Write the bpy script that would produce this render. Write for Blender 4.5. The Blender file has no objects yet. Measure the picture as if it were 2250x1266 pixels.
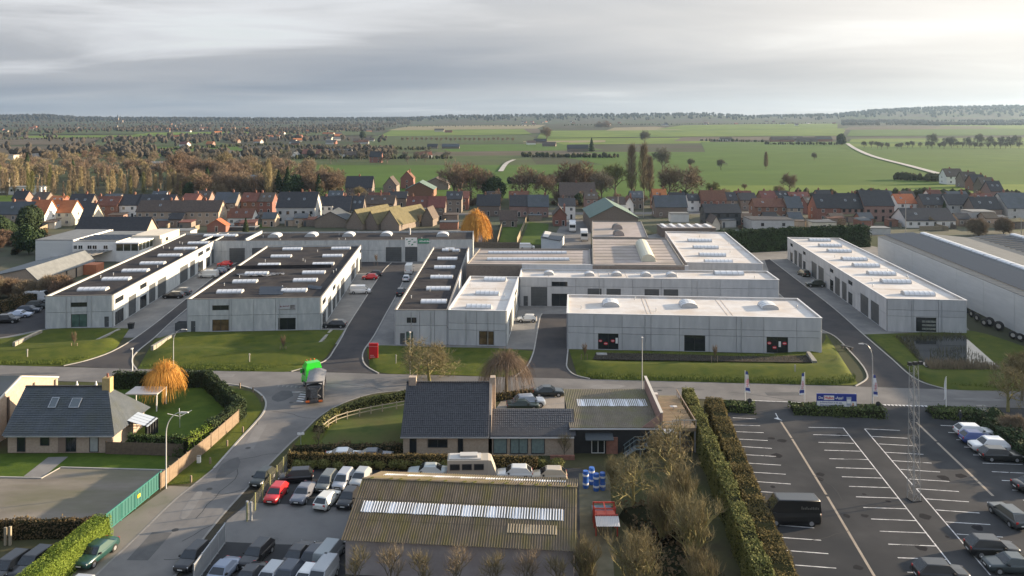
import bpy, bmesh, math, random
from mathutils import Vector, Matrix
R = math.radians
scn = bpy.context.scene
col = scn.collection
CAMZ, F, U0, V0 = 41.0, 1750.0, 1125.0, 262.0

# ---------------------------------------------------------------- camera
cam = bpy.data.cameras.new('camera')
camo = bpy.data.objects.new('camera', cam); col.objects.link(camo)
camo.location = (0, 0, CAMZ); camo.rotation_euler = (R(90), 0, 0)
cam.sensor_width = 36; cam.lens = 36 * F / 2250
cam.shift_y = -(633 - V0) / 2250
cam.clip_start = 0.5; cam.clip_end = 30000
scn.camera = camo

# ---------------------------------------------------------------- sky and sun
SUN_EL, SUN_AZ = R(11.0), R(16)          # azimuth from +X towards +Y
SUNV = Vector((math.cos(SUN_EL) * math.cos(SUN_AZ), math.cos(SUN_EL) * math.sin(SUN_AZ), math.sin(SUN_EL)))
sun = bpy.data.lights.new('sun', 'SUN'); sun.energy = 5.0; sun.angle = R(0.9); sun.color = (1.0, 0.78, 0.53)
suno = bpy.data.objects.new('sun', sun); col.objects.link(suno)
suno.rotation_euler = (-SUNV).to_track_quat('-Z', 'Y').to_euler()
W = bpy.data.worlds.new('World'); scn.world = W; W.use_nodes = True
nt = W.node_tree; nt.nodes.clear()
SKYLOC = (12.86, 0.6, 0)
def N(t, **k):
    n = nt.nodes.new(t)
    for a, b in k.items(): setattr(n, a, b)
    return n
def L(a, b): nt.links.new(a, b)
def MA(op, a, b=None, c=None, clamp=False):
    n = N('ShaderNodeMath', operation=op); n.use_clamp = clamp
    for i, x in enumerate((a, b, c)):
        if x is None: continue
        if isinstance(x, (int, float)): n.inputs[i].default_value = x
        else: L(x, n.inputs[i])
    return n.outputs[0]
def RAMP(x, pts):
    n = N('ShaderNodeValToRGB'); L(x, n.inputs[0]); e = n.color_ramp.elements
    while len(e) < len(pts): e.new(0.5)
    for q, (p, c) in zip(e, pts): q.position = p; q.color = (*c, 1) if len(c) == 3 else c
    return n.outputs[0]
def MIXC(f, a, b, mode='MIX'):
    n = N('ShaderNodeMix', data_type='RGBA', blend_type=mode)
    for s, x in ((0, f), (6, a), (7, b)):
        if isinstance(x, (int, float)): n.inputs[s].default_value = x
        elif isinstance(x, tuple): n.inputs[s].default_value = (*x, 1)
        else: L(x, n.inputs[s])
    return n.outputs[2]
tc = N('ShaderNodeTexCoord'); sep = N('ShaderNodeSeparateXYZ'); L(tc.outputs['Generated'], sep.inputs[0])
sky = N('ShaderNodeTexSky', sky_type='NISHITA'); sky.sun_disc = False
sky.sun_elevation = SUN_EL; sky.sun_rotation = R(90) - SUN_AZ
zz = MA('MAXIMUM', sep.outputs[2], 0.0)
den = MA('ADD', zz, 0.075)
comb = N('ShaderNodeCombineXYZ'); L(MA('DIVIDE', sep.outputs[0], den), comb.inputs[0]); L(MA('DIVIDE', sep.outputs[1], den), comb.inputs[1])
def cloudnoise(sc, loc, det, ro, dist):
    mp = N('ShaderNodeMapping'); L(comb.outputs[0], mp.inputs[0]); mp.inputs['Scale'].default_value = sc; mp.inputs['Location'].default_value = loc; mp.inputs['Rotation'].default_value = (0, 0, R(-14))
    n1 = N('ShaderNodeTexNoise'); L(mp.outputs[0], n1.inputs['Vector']); n1.inputs['Scale'].default_value = 1.0; n1.inputs['Detail'].default_value = det; n1.inputs['Roughness'].default_value = ro; n1.inputs['Distortion'].default_value = dist
    return n1.outputs[0]
big = cloudnoise((0.13, 0.20, 1), SKYLOC, 3, 0.5, 0.3); fine = cloudnoise((0.38, 0.62, 1), (7.7, 2.1, 0), 6, 0.55, 0.6)
mixn = MA('ADD', MA('MULTIPLY', big, 0.62), MA('MULTIPLY', fine, 0.38))
cl = RAMP(mixn, [(0.40, (0, 0, 0)), (0.62, (1, 1, 1))])
cloud = MIXC(cl, (0.37, 0.41, 0.475), (0.63, 0.64, 0.66))
gap = MA('MULTIPLY', RAMP(mixn, [(0.575, (0, 0, 0)), (0.67, (1, 1, 1))]), 0.8)
cloud = MIXC(gap, cloud, (1.0, 1.02, 1.05))
dot = N('ShaderNodeVectorMath', operation='DOT_PRODUCT'); L(tc.outputs['Generated'], dot.inputs[0]); dot.inputs[1].default_value = tuple(SUNV)
dp = MA('MAXIMUM', dot.outputs['Value'], 0.0)
glow = MA('MULTIPLY', MA('POWER', dp, 1.9), 1.25, clamp=True)
cloud = MIXC(glow, cloud, MIXC(cl, (1.2, 1.11, 0.99), (1.5, 1.41, 1.28)))
cloud = MIXC(1.0, cloud, RAMP(zz, [(0.0, (0.84, 0.85, 0.87)), (0.13, (1.06, 1.06, 1.06)), (0.5, (1.45, 1.6, 1.8)), (1.0, (1.6, 1.8, 2.1))]), 'MULTIPLY')
blue = MA('MULTIPLY', RAMP(mixn, [(0.64, (0, 0, 0)), (0.70, (1, 1, 1))]), 0.2)
bgc = N('ShaderNodeBackground'); L(cloud, bgc.inputs[0]); bgc.inputs[1].default_value = 0.30
bgs = N('ShaderNodeBackground'); L(sky.outputs[0], bgs.inputs[0]); bgs.inputs[1].default_value = 0.07
mx = N('ShaderNodeMixShader'); L(blue, mx.inputs[0]); L(bgc.outputs[0], mx.inputs[1]); L(bgs.outputs[0], mx.inputs[2])
wo = N('ShaderNodeOutputWorld'); L(mx.outputs[0], wo.inputs[0])
vs = scn.view_settings; vs.view_transform = 'Standard'; vs.look = 'None'; vs.gamma = 1; vs.exposure = 1.5; vs.use_curve_mapping = False
scn.render.engine = 'CYCLES'

# ---------------------------------------------------------------- helpers
def G(u, v, z=0.0):
    """direction of a pixel, met with the level ground (or a roof at height z)"""
    Y = F * (CAMZ - z) / (v - V0)
    return ((u - U0) * Y / F, Y)
def lerp(a, b, t): return a + (b - a) * t
def interp(pts, x):
    if x <= pts[0][0]: return pts[0][1]
    for (a, p), (b, q) in zip(pts, pts[1:]):
        if x <= b: return lerp(p, q, (x - a) / (b - a))
    return pts[-1][1]
def sstep(a, b, x):
    t = min(1, max(0, (x - a) / (b - a))); return t * t * (3 - 2 * t)

MATS = {}
def mat(name, c=None, c2=None, scale=1.0, rough=0.8, metal=0.0, bump=0.0, bscale=None, spec=0.4, stain=None, stscale=0.1, rnd=0.0, aniso=None, emit=None, trans=0.0, detail=5, thr=(0.35, 0.65), coat=0.0):
    if name in MATS: return MATS[name]
    m = bpy.data.materials.new(name); m.use_nodes = True; MATS[name] = m
    t = m.node_tree; b = t.nodes['Principled BSDF']
    b.inputs['Roughness'].default_value = rough; b.inputs['Metallic'].default_value = metal
    b.inputs['Specular IOR Level'].default_value = spec
    if coat: b.inputs['Coat Weight'].default_value = coat; b.inputs['Coat Roughness'].default_value = 0.06
    if trans: b.inputs['Transmission Weight'].default_value = trans
    def nn(k): return t.nodes.new(k)
    co = nn('ShaderNodeTexCoord'); src = co.outputs['Object']
    if aniso:
        mpn = nn('ShaderNodeMapping'); mpn.inputs['Scale'].default_value = aniso; t.links.new(src, mpn.inputs[0]); src = mpn.outputs[0]
    def noise(sc, det=detail):
        n = nn('ShaderNodeTexNoise'); n.inputs['Scale'].default_value = sc; n.inputs['Detail'].default_value = det; n.inputs['Roughness'].default_value = 0.6
        t.links.new(src, n.inputs['Vector']); return n.outputs[0]
    def ramp(x, lo, hi):
        r = nn('ShaderNodeMapRange'); r.inputs[1].default_value = lo; r.inputs[2].default_value = hi; t.links.new(x, r.inputs[0]); return r.outputs[0]
    def mix(f, a, bb):
        x = nn('ShaderNodeMix'); x.data_type = 'RGBA'
        for s, q in ((0, f), (6, a), (7, bb)):
            if isinstance(q, tuple): x.inputs[s].default_value = (*q, 1)
            else: t.links.new(q, x.inputs[s])
        return x.outputs[2]
    outc = None
    if c2: outc = mix(ramp(noise(scale), *thr), tuple(c), tuple(c2))
    if stain:
        outc = mix(ramp(noise(stscale, 4), 0.42, 0.68), outc if outc is not None else tuple(c), tuple(stain))
    if rnd:
        oi = nn('ShaderNodeObjectInfo'); h = nn('ShaderNodeHueSaturation')
        mr = nn('ShaderNodeMapRange'); mr.inputs[3].default_value = 1 - rnd; mr.inputs[4].default_value = 1 + rnd; t.links.new(oi.outputs['Random'], mr.inputs[0])
        t.links.new(mr.outputs[0], h.inputs['Value'])
        mr2 = nn('ShaderNodeMapRange'); mr2.inputs[3].default_value = 0.5 - rnd * 0.07; mr2.inputs[4].default_value = 0.5 + rnd * 0.07
        fr = nn('ShaderNodeMath'); fr.operation = 'FRACT'; ml = nn('ShaderNodeMath'); ml.operation = 'MULTIPLY'; ml.inputs[1].default_value = 7.3
        t.links.new(oi.outputs['Random'], ml.inputs[0]); t.links.new(ml.outputs[0], fr.inputs[0]); t.links.new(fr.outputs[0], mr2.inputs[0]); t.links.new(mr2.outputs[0], h.inputs['Hue'])
        if outc is None: h.inputs['Color'].default_value = (*c, 1)
        else: t.links.new(outc, h.inputs['Color'])
        outc = h.outputs[0]
    if outc is None: b.inputs['Base Color'].default_value = (*c, 1)
    else: t.links.new(outc, b.inputs['Base Color'])
    if bump:
        bp = nn('ShaderNodeBump'); bp.inputs['Strength'].default_value = bump; bp.inputs['Distance'].default_value = 0.1
        t.links.new(noise(bscale or scale * 3), bp.inputs['Height']); t.links.new(bp.outputs[0], b.inputs['Normal'])
    if emit: b.inputs['Emission Color'].default_value = (*c, 1); b.inputs['Emission Strength'].default_value = emit
    return m

class MB:
    def __init__(s): s.v = []; s.f = []; s.m = []
    def poly(s, pts, mi=0):
        i = len(s.v); s.v += [tuple(p) for p in pts]; s.f.append(tuple(range(i, i + len(pts)))); s.m.append(mi); return s
    def box(s, x0, x1, y0, y1, z0, z1, mi=0, skip=''):
        i = len(s.v)
        s.v += [(x0, y0, z0), (x1, y0, z0), (x1, y1, z0), (x0, y1, z0), (x0, y0, z1), (x1, y0, z1), (x1, y1, z1), (x0, y1, z1)]
        for k, f in (('b', (0, 3, 2, 1)), ('t', (4, 5, 6, 7)), ('f', (0, 1, 5, 4)), ('r', (1, 2, 6, 5)), ('k', (2, 3, 7, 6)), ('l', (3, 0, 4, 7))):
            if k not in skip: s.f.append(tuple(i + q for q in f)); s.m.append(mi)
        return s
    def hexa(s, P, mi=0):
        i = len(s.v); s.v += [tuple(p) for p in P]
        for f in ((0, 3, 2, 1), (4, 5, 6, 7), (0, 1, 5, 4), (1, 2, 6, 5), (2, 3, 7, 6), (3, 0, 4, 7)): s.f.append(tuple(i + q for q in f)); s.m.append(mi)
        return s
    def prism(s, pts, z0, z1, mi=0):
        n = len(pts); i = len(s.v)
        s.v += [(p[0], p[1], z0) for p in pts] + [(p[0], p[1], z1) for p in pts]
        s.f.append(tuple(range(i + n - 1, i - 1, -1))); s.m.append(mi); s.f.append(tuple(range(i + n, i + 2 * n))); s.m.append(mi)
        for k in range(n):
            q = (k + 1) % n; s.f.append((i + k, i + q, i + n + q, i + n + k)); s.m.append(mi)
        return s
    def tube(s, p0, p1, r0, r1=None, n=6, mi=0, caps=True):
        r1 = r0 if r1 is None else r1
        p0 = Vector(p0); p1 = Vector(p1); d = (p1 - p0)
        if d.length < 1e-6: return s
        d.normalize(); a = d.orthogonal().normalized(); b = d.cross(a); i = len(s.v)
        for p, r in ((p0, r0), (p1, r1)):
            for k in range(n):
                w = 2 * math.pi * k / n; s.v.append(tuple(p + (a * math.cos(w) + b * math.sin(w)) * r))
        for k in range(n):
            q = (k + 1) % n; s.f.append((i + k, i + q, i + n + q, i + n + k)); s.m.append(mi)
        if caps: s.f.append(tuple(range(i + n - 1, i - 1, -1))); s.m.append(mi); s.f.append(tuple(range(i + n, i + 2 * n))); s.m.append(mi)
        return s
    def path(s, pts, r, n=6, mi=0):
        for k in range(len(pts) - 1):
            ra = r[k] if isinstance(r, (list, tuple)) else r; rb = r[k + 1] if isinstance(r, (list, tuple)) else r
            s.tube(pts[k], pts[k + 1], ra, rb, n, mi)
        return s
    def mesh(s, name, mats, smooth=False):
        me = bpy.data.meshes.new(name); me.from_pydata(s.v, [], s.f)
        for m in (mats if isinstance(mats, (list, tuple)) else [mats]): me.materials.append(m)
        if len(set(s.m)) > 1: me.polygons.foreach_set('material_index', s.m)
        if smooth: me.polygons.foreach_set('use_smooth', [True] * len(s.f))
        me.update(); return me
    def build(s, name, mats, parent=None, loc=(0, 0, 0), rz=0.0, smooth=False, kind=None):
        return ob(name, s.mesh(name, mats, smooth), parent, loc, rz, kind)
def ob(name, me, parent=None, loc=(0, 0, 0), rz=0.0, kind=None, sc=None):
    o = bpy.data.objects.new(name, me); col.objects.link(o); o.location = loc; o.rotation_euler = (0, 0, rz)
    if parent: o.parent = parent
    if kind: o['kind'] = kind
    if sc: o.scale = sc if isinstance(sc, (tuple, list)) else (sc, sc, sc)
    return o
def tag(o, label, cat, group=None):
    o['label'] = label; o['category'] = cat
    if group: o['group'] = group
    return o
def thing(name, label, cat, loc=(0, 0, 0), rz=0.0, group=None):
    return tag(ob(name, None, None, loc, rz), label, cat, group)
def copy_tree(o, parent=None):
    c = o.copy(); col.objects.link(c); c.parent = parent
    for ch in o.children: copy_tree(ch, c)
    return c
def struct(name, mb, m, smooth=False): return mb.build(name, m, kind='structure', smooth=smooth)
def sheet(name, pix, m, z, kind='structure', parent=None):
    """flat sheet over the ground; pix = pixel outline (or ('m', x, y) metres)"""
    pts = [(p[1], p[2]) if p[0] == 'm' else G(*p) for p in pix]
    a = sum(p[0] * q[1] - q[0] * p[1] for p, q in zip(pts, pts[1:] + pts[:1]))
    if a < 0: pts.reverse()
    return MB().poly([(x, y, z) for x, y in pts]).build(name, m, parent, kind=kind if not parent else None)
def strip(name, pts, w, z0, z1, m, parent=None):
    """kerb or painted line along a polyline of ground points"""
    b = MB(); P = [Vector((p[0], p[1])) for p in pts]; n = len(P); Lf = []; Rt = []
    for i in range(n):
        d = (P[min(i + 1, n - 1)] - P[max(i - 1, 0)]).normalized(); nn = Vector((-d.y, d.x)) * w / 2
        Lf.append(P[i] + nn); Rt.append(P[i] - nn)
    for i in range(n - 1):
        b.hexa([(*Rt[i], z0), (*Rt[i + 1], z0), (*Lf[i + 1], z0), (*Lf[i], z0), (*Rt[i], z1), (*Rt[i + 1], z1), (*Lf[i + 1], z1), (*Lf[i], z1)])
    o = b.build(name, m, parent)
    if not parent: o['kind'] = 'structure'
    return o
def smooth_path(pts, n=6):
    out = []
    for i in range(len(pts) - 1):
        p0 = pts[max(i - 1, 0)]; p1 = pts[i]; p2 = pts[i + 1]; p3 = pts[min(i + 2, len(pts) - 1)]
        for k in range(n):
            t = k / n
            out.append(tuple(0.5 * (2 * b + (c - a) * t + (2 * a - 5 * b + 4 * c - d) * t * t + (3 * b - a - 3 * c + d) * t ** 3) for a, b, c, d in zip(p0, p1, p2, p3)))
    out.append(tuple(pts[-1])); return out
def text_mesh(txt, size, m, name='lettering', bold=0.0):
    cu = bpy.data.curves.new(name, 'FONT'); cu.body = txt; cu.size = size; cu.align_x = 'CENTER'; cu.align_y = 'CENTER'; cu.offset = bold; cu.resolution_u = 2
    t = bpy.data.objects.new('tmp', cu); me = bpy.data.meshes.new_from_object(t); bpy.data.objects.remove(t); bpy.data.curves.remove(cu)
    me.materials.clear(); me.materials.append(m); me.name = name; return me
def text(txt, size, m, parent, loc, rot=(R(90), 0, 0), bold=0.0, name='lettering'):
    o = ob(name, text_mesh(txt, size, m, name, bold), parent, loc); o.rotation_euler = rot; return o

# ---------------------------------------------------------------- materials
concrete = mat('concrete', (0.42, 0.43, 0.445), (0.48, 0.49, 0.50), 0.5, 0.85, bump=0.12, bscale=9, stain=(0.385, 0.395, 0.41), stscale=0.7, rnd=0.07, aniso=(1.3, 1, .28))
concrete_old = mat('concrete_old', (0.38, 0.40, 0.41), (0.50, 0.52, 0.52), 0.9, 0.9, bump=0.2, bscale=5, stain=(0.36, 0.385, 0.40), stscale=0.7, aniso=(1.5, 1, .45), rnd=0.05)
coping_m = mat('coping_metal', (0.21, 0.195, 0.175), rough=0.7)
coping_d = mat('coping_dark', (0.09, 0.09, 0.10), rough=0.5)
core_m = mat('joint_dark', (0.16, 0.16, 0.16), rough=0.9)
bitumen = mat('bitumen_roof', (0.028, 0.027, 0.030), (0.042, 0.040, 0.043), 0.6, 0.95, bump=0.15, stain=(0.062, 0.056, 0.052), stscale=0.2, spec=0.08)
whiteroof = mat('white_membrane', (0.50, 0.48, 0.465), (0.57, 0.555, 0.535), 0.5, 0.75, stain=(0.46, 0.41, 0.36), stscale=0.16)
roofbrown = mat('brown_roof_sheet', (0.29, 0.25, 0.235), (0.35, 0.31, 0.29), 0.5, 0.85, stain=(0.25, 0.22, 0.19), stscale=0.1)
poly_m = mat('polycarbonate', (0.62, 0.64, 0.66), (0.55, 0.57, 0.60), 1.5, 0.35, spec=0.5)
poly_y = mat('polycarbonate_aged', (0.60, 0.58, 0.46), (0.52, 0.50, 0.40), 1.0, 0.5)
white_m = mat('white_paint', (0.75, 0.75, 0.74), (0.66, 0.66, 0.65), 0.8, 0.6)
door_m = mat('door_anthracite', (0.06, 0.067, 0.074), (0.08, 0.088, 0.095), 0.7, 0.5)
frame_d = mat('frame_dark', (0.03, 0.032, 0.035), rough=0.45)
frame_w = mat('frame_white', (0.72, 0.72, 0.70), rough=0.5)
glass = mat('window_glass', (0.018, 0.022, 0.026), rough=0.06, spec=0.7)
glass_g = mat('window_glass_green', (0.10, 0.17, 0.15), (0.05, 0.09, 0.08), 0.6, 0.08, spec=0.7)
glass_b = mat('window_glass_brown', (0.06, 0.04, 0.025), (0.16, 0.11, 0.06), 0.8, 0.1, spec=0.6)
asphalt = mat('asphalt', (0.15, 0.145, 0.141), (0.18, 0.173, 0.167), 0.35, 0.9, bump=0.12, bscale=14, stain=(0.118, 0.115, 0.114), stscale=0.13, spec=0.12)
asphalt_new = mat('asphalt_new', (0.047, 0.046, 0.05), (0.060, 0.058, 0.06), 0.4, 0.9, bump=0.12, bscale=14, stain=(0.075, 0.07, 0.068), stscale=0.12, spec=0.08)
asphalt_lot = mat('asphalt_lot', (0.050, 0.0505, 0.053), (0.066, 0.066, 0.068), 0.3, 0.88, bump=0.1, bscale=14, stain=(0.026, 0.029, 0.033), stscale=0.045, spec=0.08)
paver = mat('concrete_pavers', (0.16, 0.155, 0.15), (0.205, 0.2, 0.19), 0.5, 0.9, bump=0.1, stain=(0.12, 0.12, 0.12), stscale=0.15)
kerb_m = mat('kerb_concrete', (0.27, 0.26, 0.245), (0.34, 0.33, 0.31), 0.6, 0.85)
paint_m = mat('road_paint', (0.62, 0.62, 0.62), (0.26, 0.26, 0.26), 1.6, 0.8, thr=(0.42, 0.72))
grass_m = mat('grass', (0.040, 0.062, 0.008), (0.085, 0.096, 0.013), 0.45, 0.95, bump=0.6, bscale=4, stain=(0.065, 0.078, 0.013), stscale=0.3, spec=0.15)
grass_y = mat('grass_mown', (0.042, 0.075, 0.010), (0.07, 0.105, 0.014), 0.5, 0.95, bump=0.4, bscale=5, stain=(0.04, 0.07, 0.01), stscale=0.08, spec=0.15)
soil_m = mat('soil', (0.055, 0.05, 0.03), (0.08, 0.075, 0.04), 0.4, 0.95, bump=0.5, bscale=3, stain=(0.05, 0.06, 0.022), stscale=0.1, spec=0.1)
gravel_m = mat('gravel', (0.16, 0.142, 0.12), (0.21, 0.188, 0.16), 0.5, 0.95, bump=0.3, bscale=9, stain=(0.13, 0.125, 0.085), stscale=0.12, aniso=(0.5, 1.6, 1), spec=0.15)
brick_b = mat('brick_buff', (0.34, 0.27, 0.21), (0.42, 0.34, 0.27), 3.5, 0.9, bump=0.2, rnd=0.1)
brick_r = mat('brick_red', (0.20, 0.095, 0.07), (0.27, 0.14, 0.10), 2.5, 0.9, bump=0.2, rnd=0.15)
brick_g = mat('brick_brown', (0.17, 0.14, 0.12), (0.23, 0.19, 0.16), 2.5, 0.9, bump=0.2, rnd=0.15)
render_w = mat('white_render', (0.66, 0.65, 0.62), (0.74, 0.73, 0.70), 0.5, 0.8, rnd=0.08)
metal_g = mat('galvanised', (0.36, 0.38, 0.40), (0.44, 0.46, 0.48), 1.0, 0.45, metal=0.5)
black_m = mat('black_rubber', (0.02, 0.02, 0.02), rough=0.8)
wood_m = mat('weathered_wood', (0.20, 0.15, 0.11), (0.27, 0.21, 0.15), 2.0, 0.85)
# ---------------------------------------------------------------- terrain
RIDGE = [(-2500, 262), (-800, 260), (0, 257), (90, 256), (190, 262), (600, 263), (900, 262), (990, 257), (1300, 255), (1560, 252), (1640, 257), (1830, 254), (1930, 244), (2060, 239), (2250, 236), (3200, 238), (5000, 250)]
def hz(x, y):
    if y < 1400: return 0.0
    u = U0 + F * x / y
    foot = interp([(-1000, 16), (900, 18), (1300, 22), (2250, 26), (4000, 24)], u)
    top = CAMZ + (V0 - interp(RIDGE, u)) * 5200 / F
    z = foot * sstep(1300, 3400, y) + (top - foot) * sstep(3300, 5200, y)
    z += 2.5 * math.sin(x * 0.0021 + 1) * math.sin(y * 0.0026) * sstep(1400, 2400, y)
    if y > 5200: z -= (y - 5200) * 0.02
    return z
def GT(u, v):
    if v > 300: 
        p = G(u, v)
        if p[1] < 1390: return (p[0], p[1], 0.0)
    lo, hi = 1000.0, 5100.0
    for _ in range(40):
        m = (lo + hi) / 2; x = (u - U0) * m / F
        if V0 + F * (CAMZ - hz(x, m)) / m > v: lo = m
        else: hi = m
    return ((u - U0) * lo / F, lo, hz((u - U0) * lo / F, lo))
b = MB(); xs = [-7000 + 140 * i for i in range(101)]; ys = [-600, 0, 400, 800, 1200] + [1400 + 110 * i for i in range(52)]
for y in ys:
    for x in xs: b.v.append((x, y, hz(x, y) - 0.02 - (0.25 if y > 1300 else 0)))
for j in range(len(ys) - 1):
    for i in range(100): b.f.append((j * 101 + i, j * 101 + i + 1, (j + 1) * 101 + i + 1, (j + 1) * 101 + i)); b.m.append(0)
field_base = mat('farmland', (0.044, 0.04, 0.03), (0.06, 0.053, 0.039), 0.012, 0.95, stain=(0.04, 0.062, 0.022), stscale=0.004, spec=0.1)
struct('ground', b, field_base, True)
FM = {
 'g': mat('pasture', (0.048, 0.095, 0.016), (0.066, 0.115, 0.02), 0.03, 0.95, stain=(0.055, 0.095, 0.016), stscale=0.008, spec=0.1),
 'y': mat('pasture_light', (0.10, 0.145, 0.024), (0.125, 0.165, 0.03), 0.03, 0.95, stain=(0.07, 0.115, 0.02), stscale=0.008, spec=0.1),
 'd': mat('pasture_dull', (0.05, 0.075, 0.028), (0.07, 0.09, 0.033), 0.03, 0.95, stain=(0.06, 0.07, 0.035), stscale=0.01, spec=0.1),
 'b': mat('ploughed', (0.085, 0.07, 0.052), (0.11, 0.09, 0.068), 0.03, 0.95, stain=(0.07, 0.062, 0.04), stscale=0.01, spec=0.1),
 's': mat('stubble', (0.17, 0.15, 0.09), (0.21, 0.18, 0.11), 0.03, 0.95, spec=0.1),
 'w': mat('scrub', (0.045, 0.045, 0.03), (0.065, 0.06, 0.04), 0.05, 0.95, spec=0.1)}
FIELDS = [  # u-left-near,v  u-right-near,v  u-right-far,v  u-left-far,v
 ('g', (560, 432), (1125, 432), (1125, 352), (640, 358)),
 ('g', (900, 436), (2700, 436), (2600, 396), (950, 398)),
 ('y', (1540, 430), (2700, 432), (2600, 404), (1560, 408)),
 ('g', (930, 399), (2700, 399), (2500, 362), (980, 362)),
 ('g', (1330, 363), (2700, 363), (2600, 334), (1180, 334)),
 ('d', (600, 363), (1180, 363), (1160, 338), (640, 338)),
 ('b', (940, 343), (1330, 340), (1240, 331), (960, 334)),
 ('g', (960, 334), (1330, 330), (1240, 316), (980, 318)),
 ('y', (1240, 318), (1560, 315), (1560, 303), (1180, 305)),
 ('s', (1150, 316), (1330, 313), (1330, 309), (1150, 311)),
 ('g', (1550, 335), (2700, 340), (2600, 311), (1540, 313)),
 ('y', (1860, 322), (2700, 330), (2600, 300), (1870, 306)),
 ('d', (700, 337), (980, 333), (960, 312), (760, 318)),
 ('d', (800, 318), (1200, 315), (1160, 297), (820, 300)),
 ('y', (1180, 304), (1520, 301), (1480, 286), (1190, 288)),
 ('b', (1480, 311), (1850, 308), (1840, 300), (1500, 302)),
 ('y', (1500, 301), (1850, 299), (1860, 283), (1480, 285)),
 ('g', (1860, 300), (2700, 296), (2600, 283), (1870, 286)),
 ('s', (1330, 288), (1500, 286), (1440, 279), (1350, 281)),
 ('b', (950, 297), (1200, 292), (1180, 283), (960, 286)),
 ('y', (1440, 285), (1840, 283), (1840, 272), (1500, 276)),
 ('s', (850, 287), (1180, 283), (1200, 275), (900, 278)),
 ('b', (1850, 286), (2200, 284), (2150, 277), (1870, 279)),
 ('y', (2050, 284), (2700, 284), (2600, 270), (2080, 272)),
 ('y', (830, 300), (1170, 296), (1150, 284), (860, 287)),
 ('y', (40, 304), (300, 302), (420, 296), (60, 299)),
 ('b', (-400, 322), (180, 318), (230, 303), (-300, 306)),
 ('g', (-100, 345), (560, 343), (520, 322), (90, 324)),
 ('b', (-300, 356), (120, 352), (180, 322), (-300, 324)),
 ('d', (200, 322), (520, 320), (440, 304), (220, 306)),
 ('d', (480, 300), (830, 298), (800, 283), (500, 286)),
 ('y', (290, 297), (600, 294), (560, 290), (330, 292)),
 ('d', (-300, 298), (320, 295), (300, 285), (-300, 288)),
 ('s', (560, 290), (760, 289), (750, 286), (570, 287)),
]
for k, (c, *q) in enumerate(FIELDS):
    P = [GT(*p) for p in q]; b = MB(); nx, ny = 16, 5
    for j in range(ny + 1):
        for i in range(nx + 1):
            s, t = i / nx, j / ny
            x = lerp(lerp(P[0][0], P[1][0], s), lerp(P[3][0], P[2][0], s), t); y = lerp(lerp(P[0][1], P[1][1], s), lerp(P[3][1], P[2][1], s), t)
            b.v.append((x, y, hz(x, y) + 0.02 + 0.012 * k + (0.5 if y > 1390 else 0)))
    for j in range(ny):
        for i in range(nx): b.f.append((j * 17 + i, j * 17 + i + 1, (j + 1) * 17 + i + 1, (j + 1) * 17 + i)); b.m.append(0)
    struct('field', b, FM[c], True)
lane_m = mat('farm_lane', (0.30, 0.29, 0.27), (0.36, 0.35, 0.33), 0.05, 0.9)
def lane(pix, w, m=lane_m, name='farm_lane'):
    pts = [GT(*p)[:2] for p in pix]; pts = smooth_path(pts, 4); b = MB()
    for (x0, y0), (x1, y1) in zip(pts, pts[1:]):
        d = Vector((x1 - x0, y1 - y0)).normalized(); n = Vector((-d.y, d.x)) * w / 2
        b.poly([(x0 - n.x, y0 - n.y, 0.62), (x1 - n.x, y1 - n.y, 0.62), (x1 + n.x, y1 + n.y, 0.62), (x0 + n.x, y0 + n.y, 0.62)])
    return struct(name, b, m)
lane([(2062, 383), (2000, 366), (1920, 345), (1880, 328), (1862, 316)], 6)
lane([(1100, 378), (1113, 360), (1130, 352)], 4)
# air
hb = MB().box(-6900, 6900, -590, 6900, -40, 190)
hm = bpy.data.materials.new('haze_air'); hm.use_nodes = True; ht = hm.node_tree; ht.nodes.clear()
hv = ht.nodes.new('ShaderNodeVolumePrincipled'); hv.inputs['Color'].default_value = (0.52, 0.74, 1.0, 1); hv.inputs['Density'].default_value = 0.00005; hv.inputs['Anisotropy'].default_value = 0.4
ho = ht.nodes.new('ShaderNodeOutputMaterial'); ht.links.new(hv.outputs[0], ho.inputs['Volume'])
hb.build('haze', hm, kind='stuff')
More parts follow.
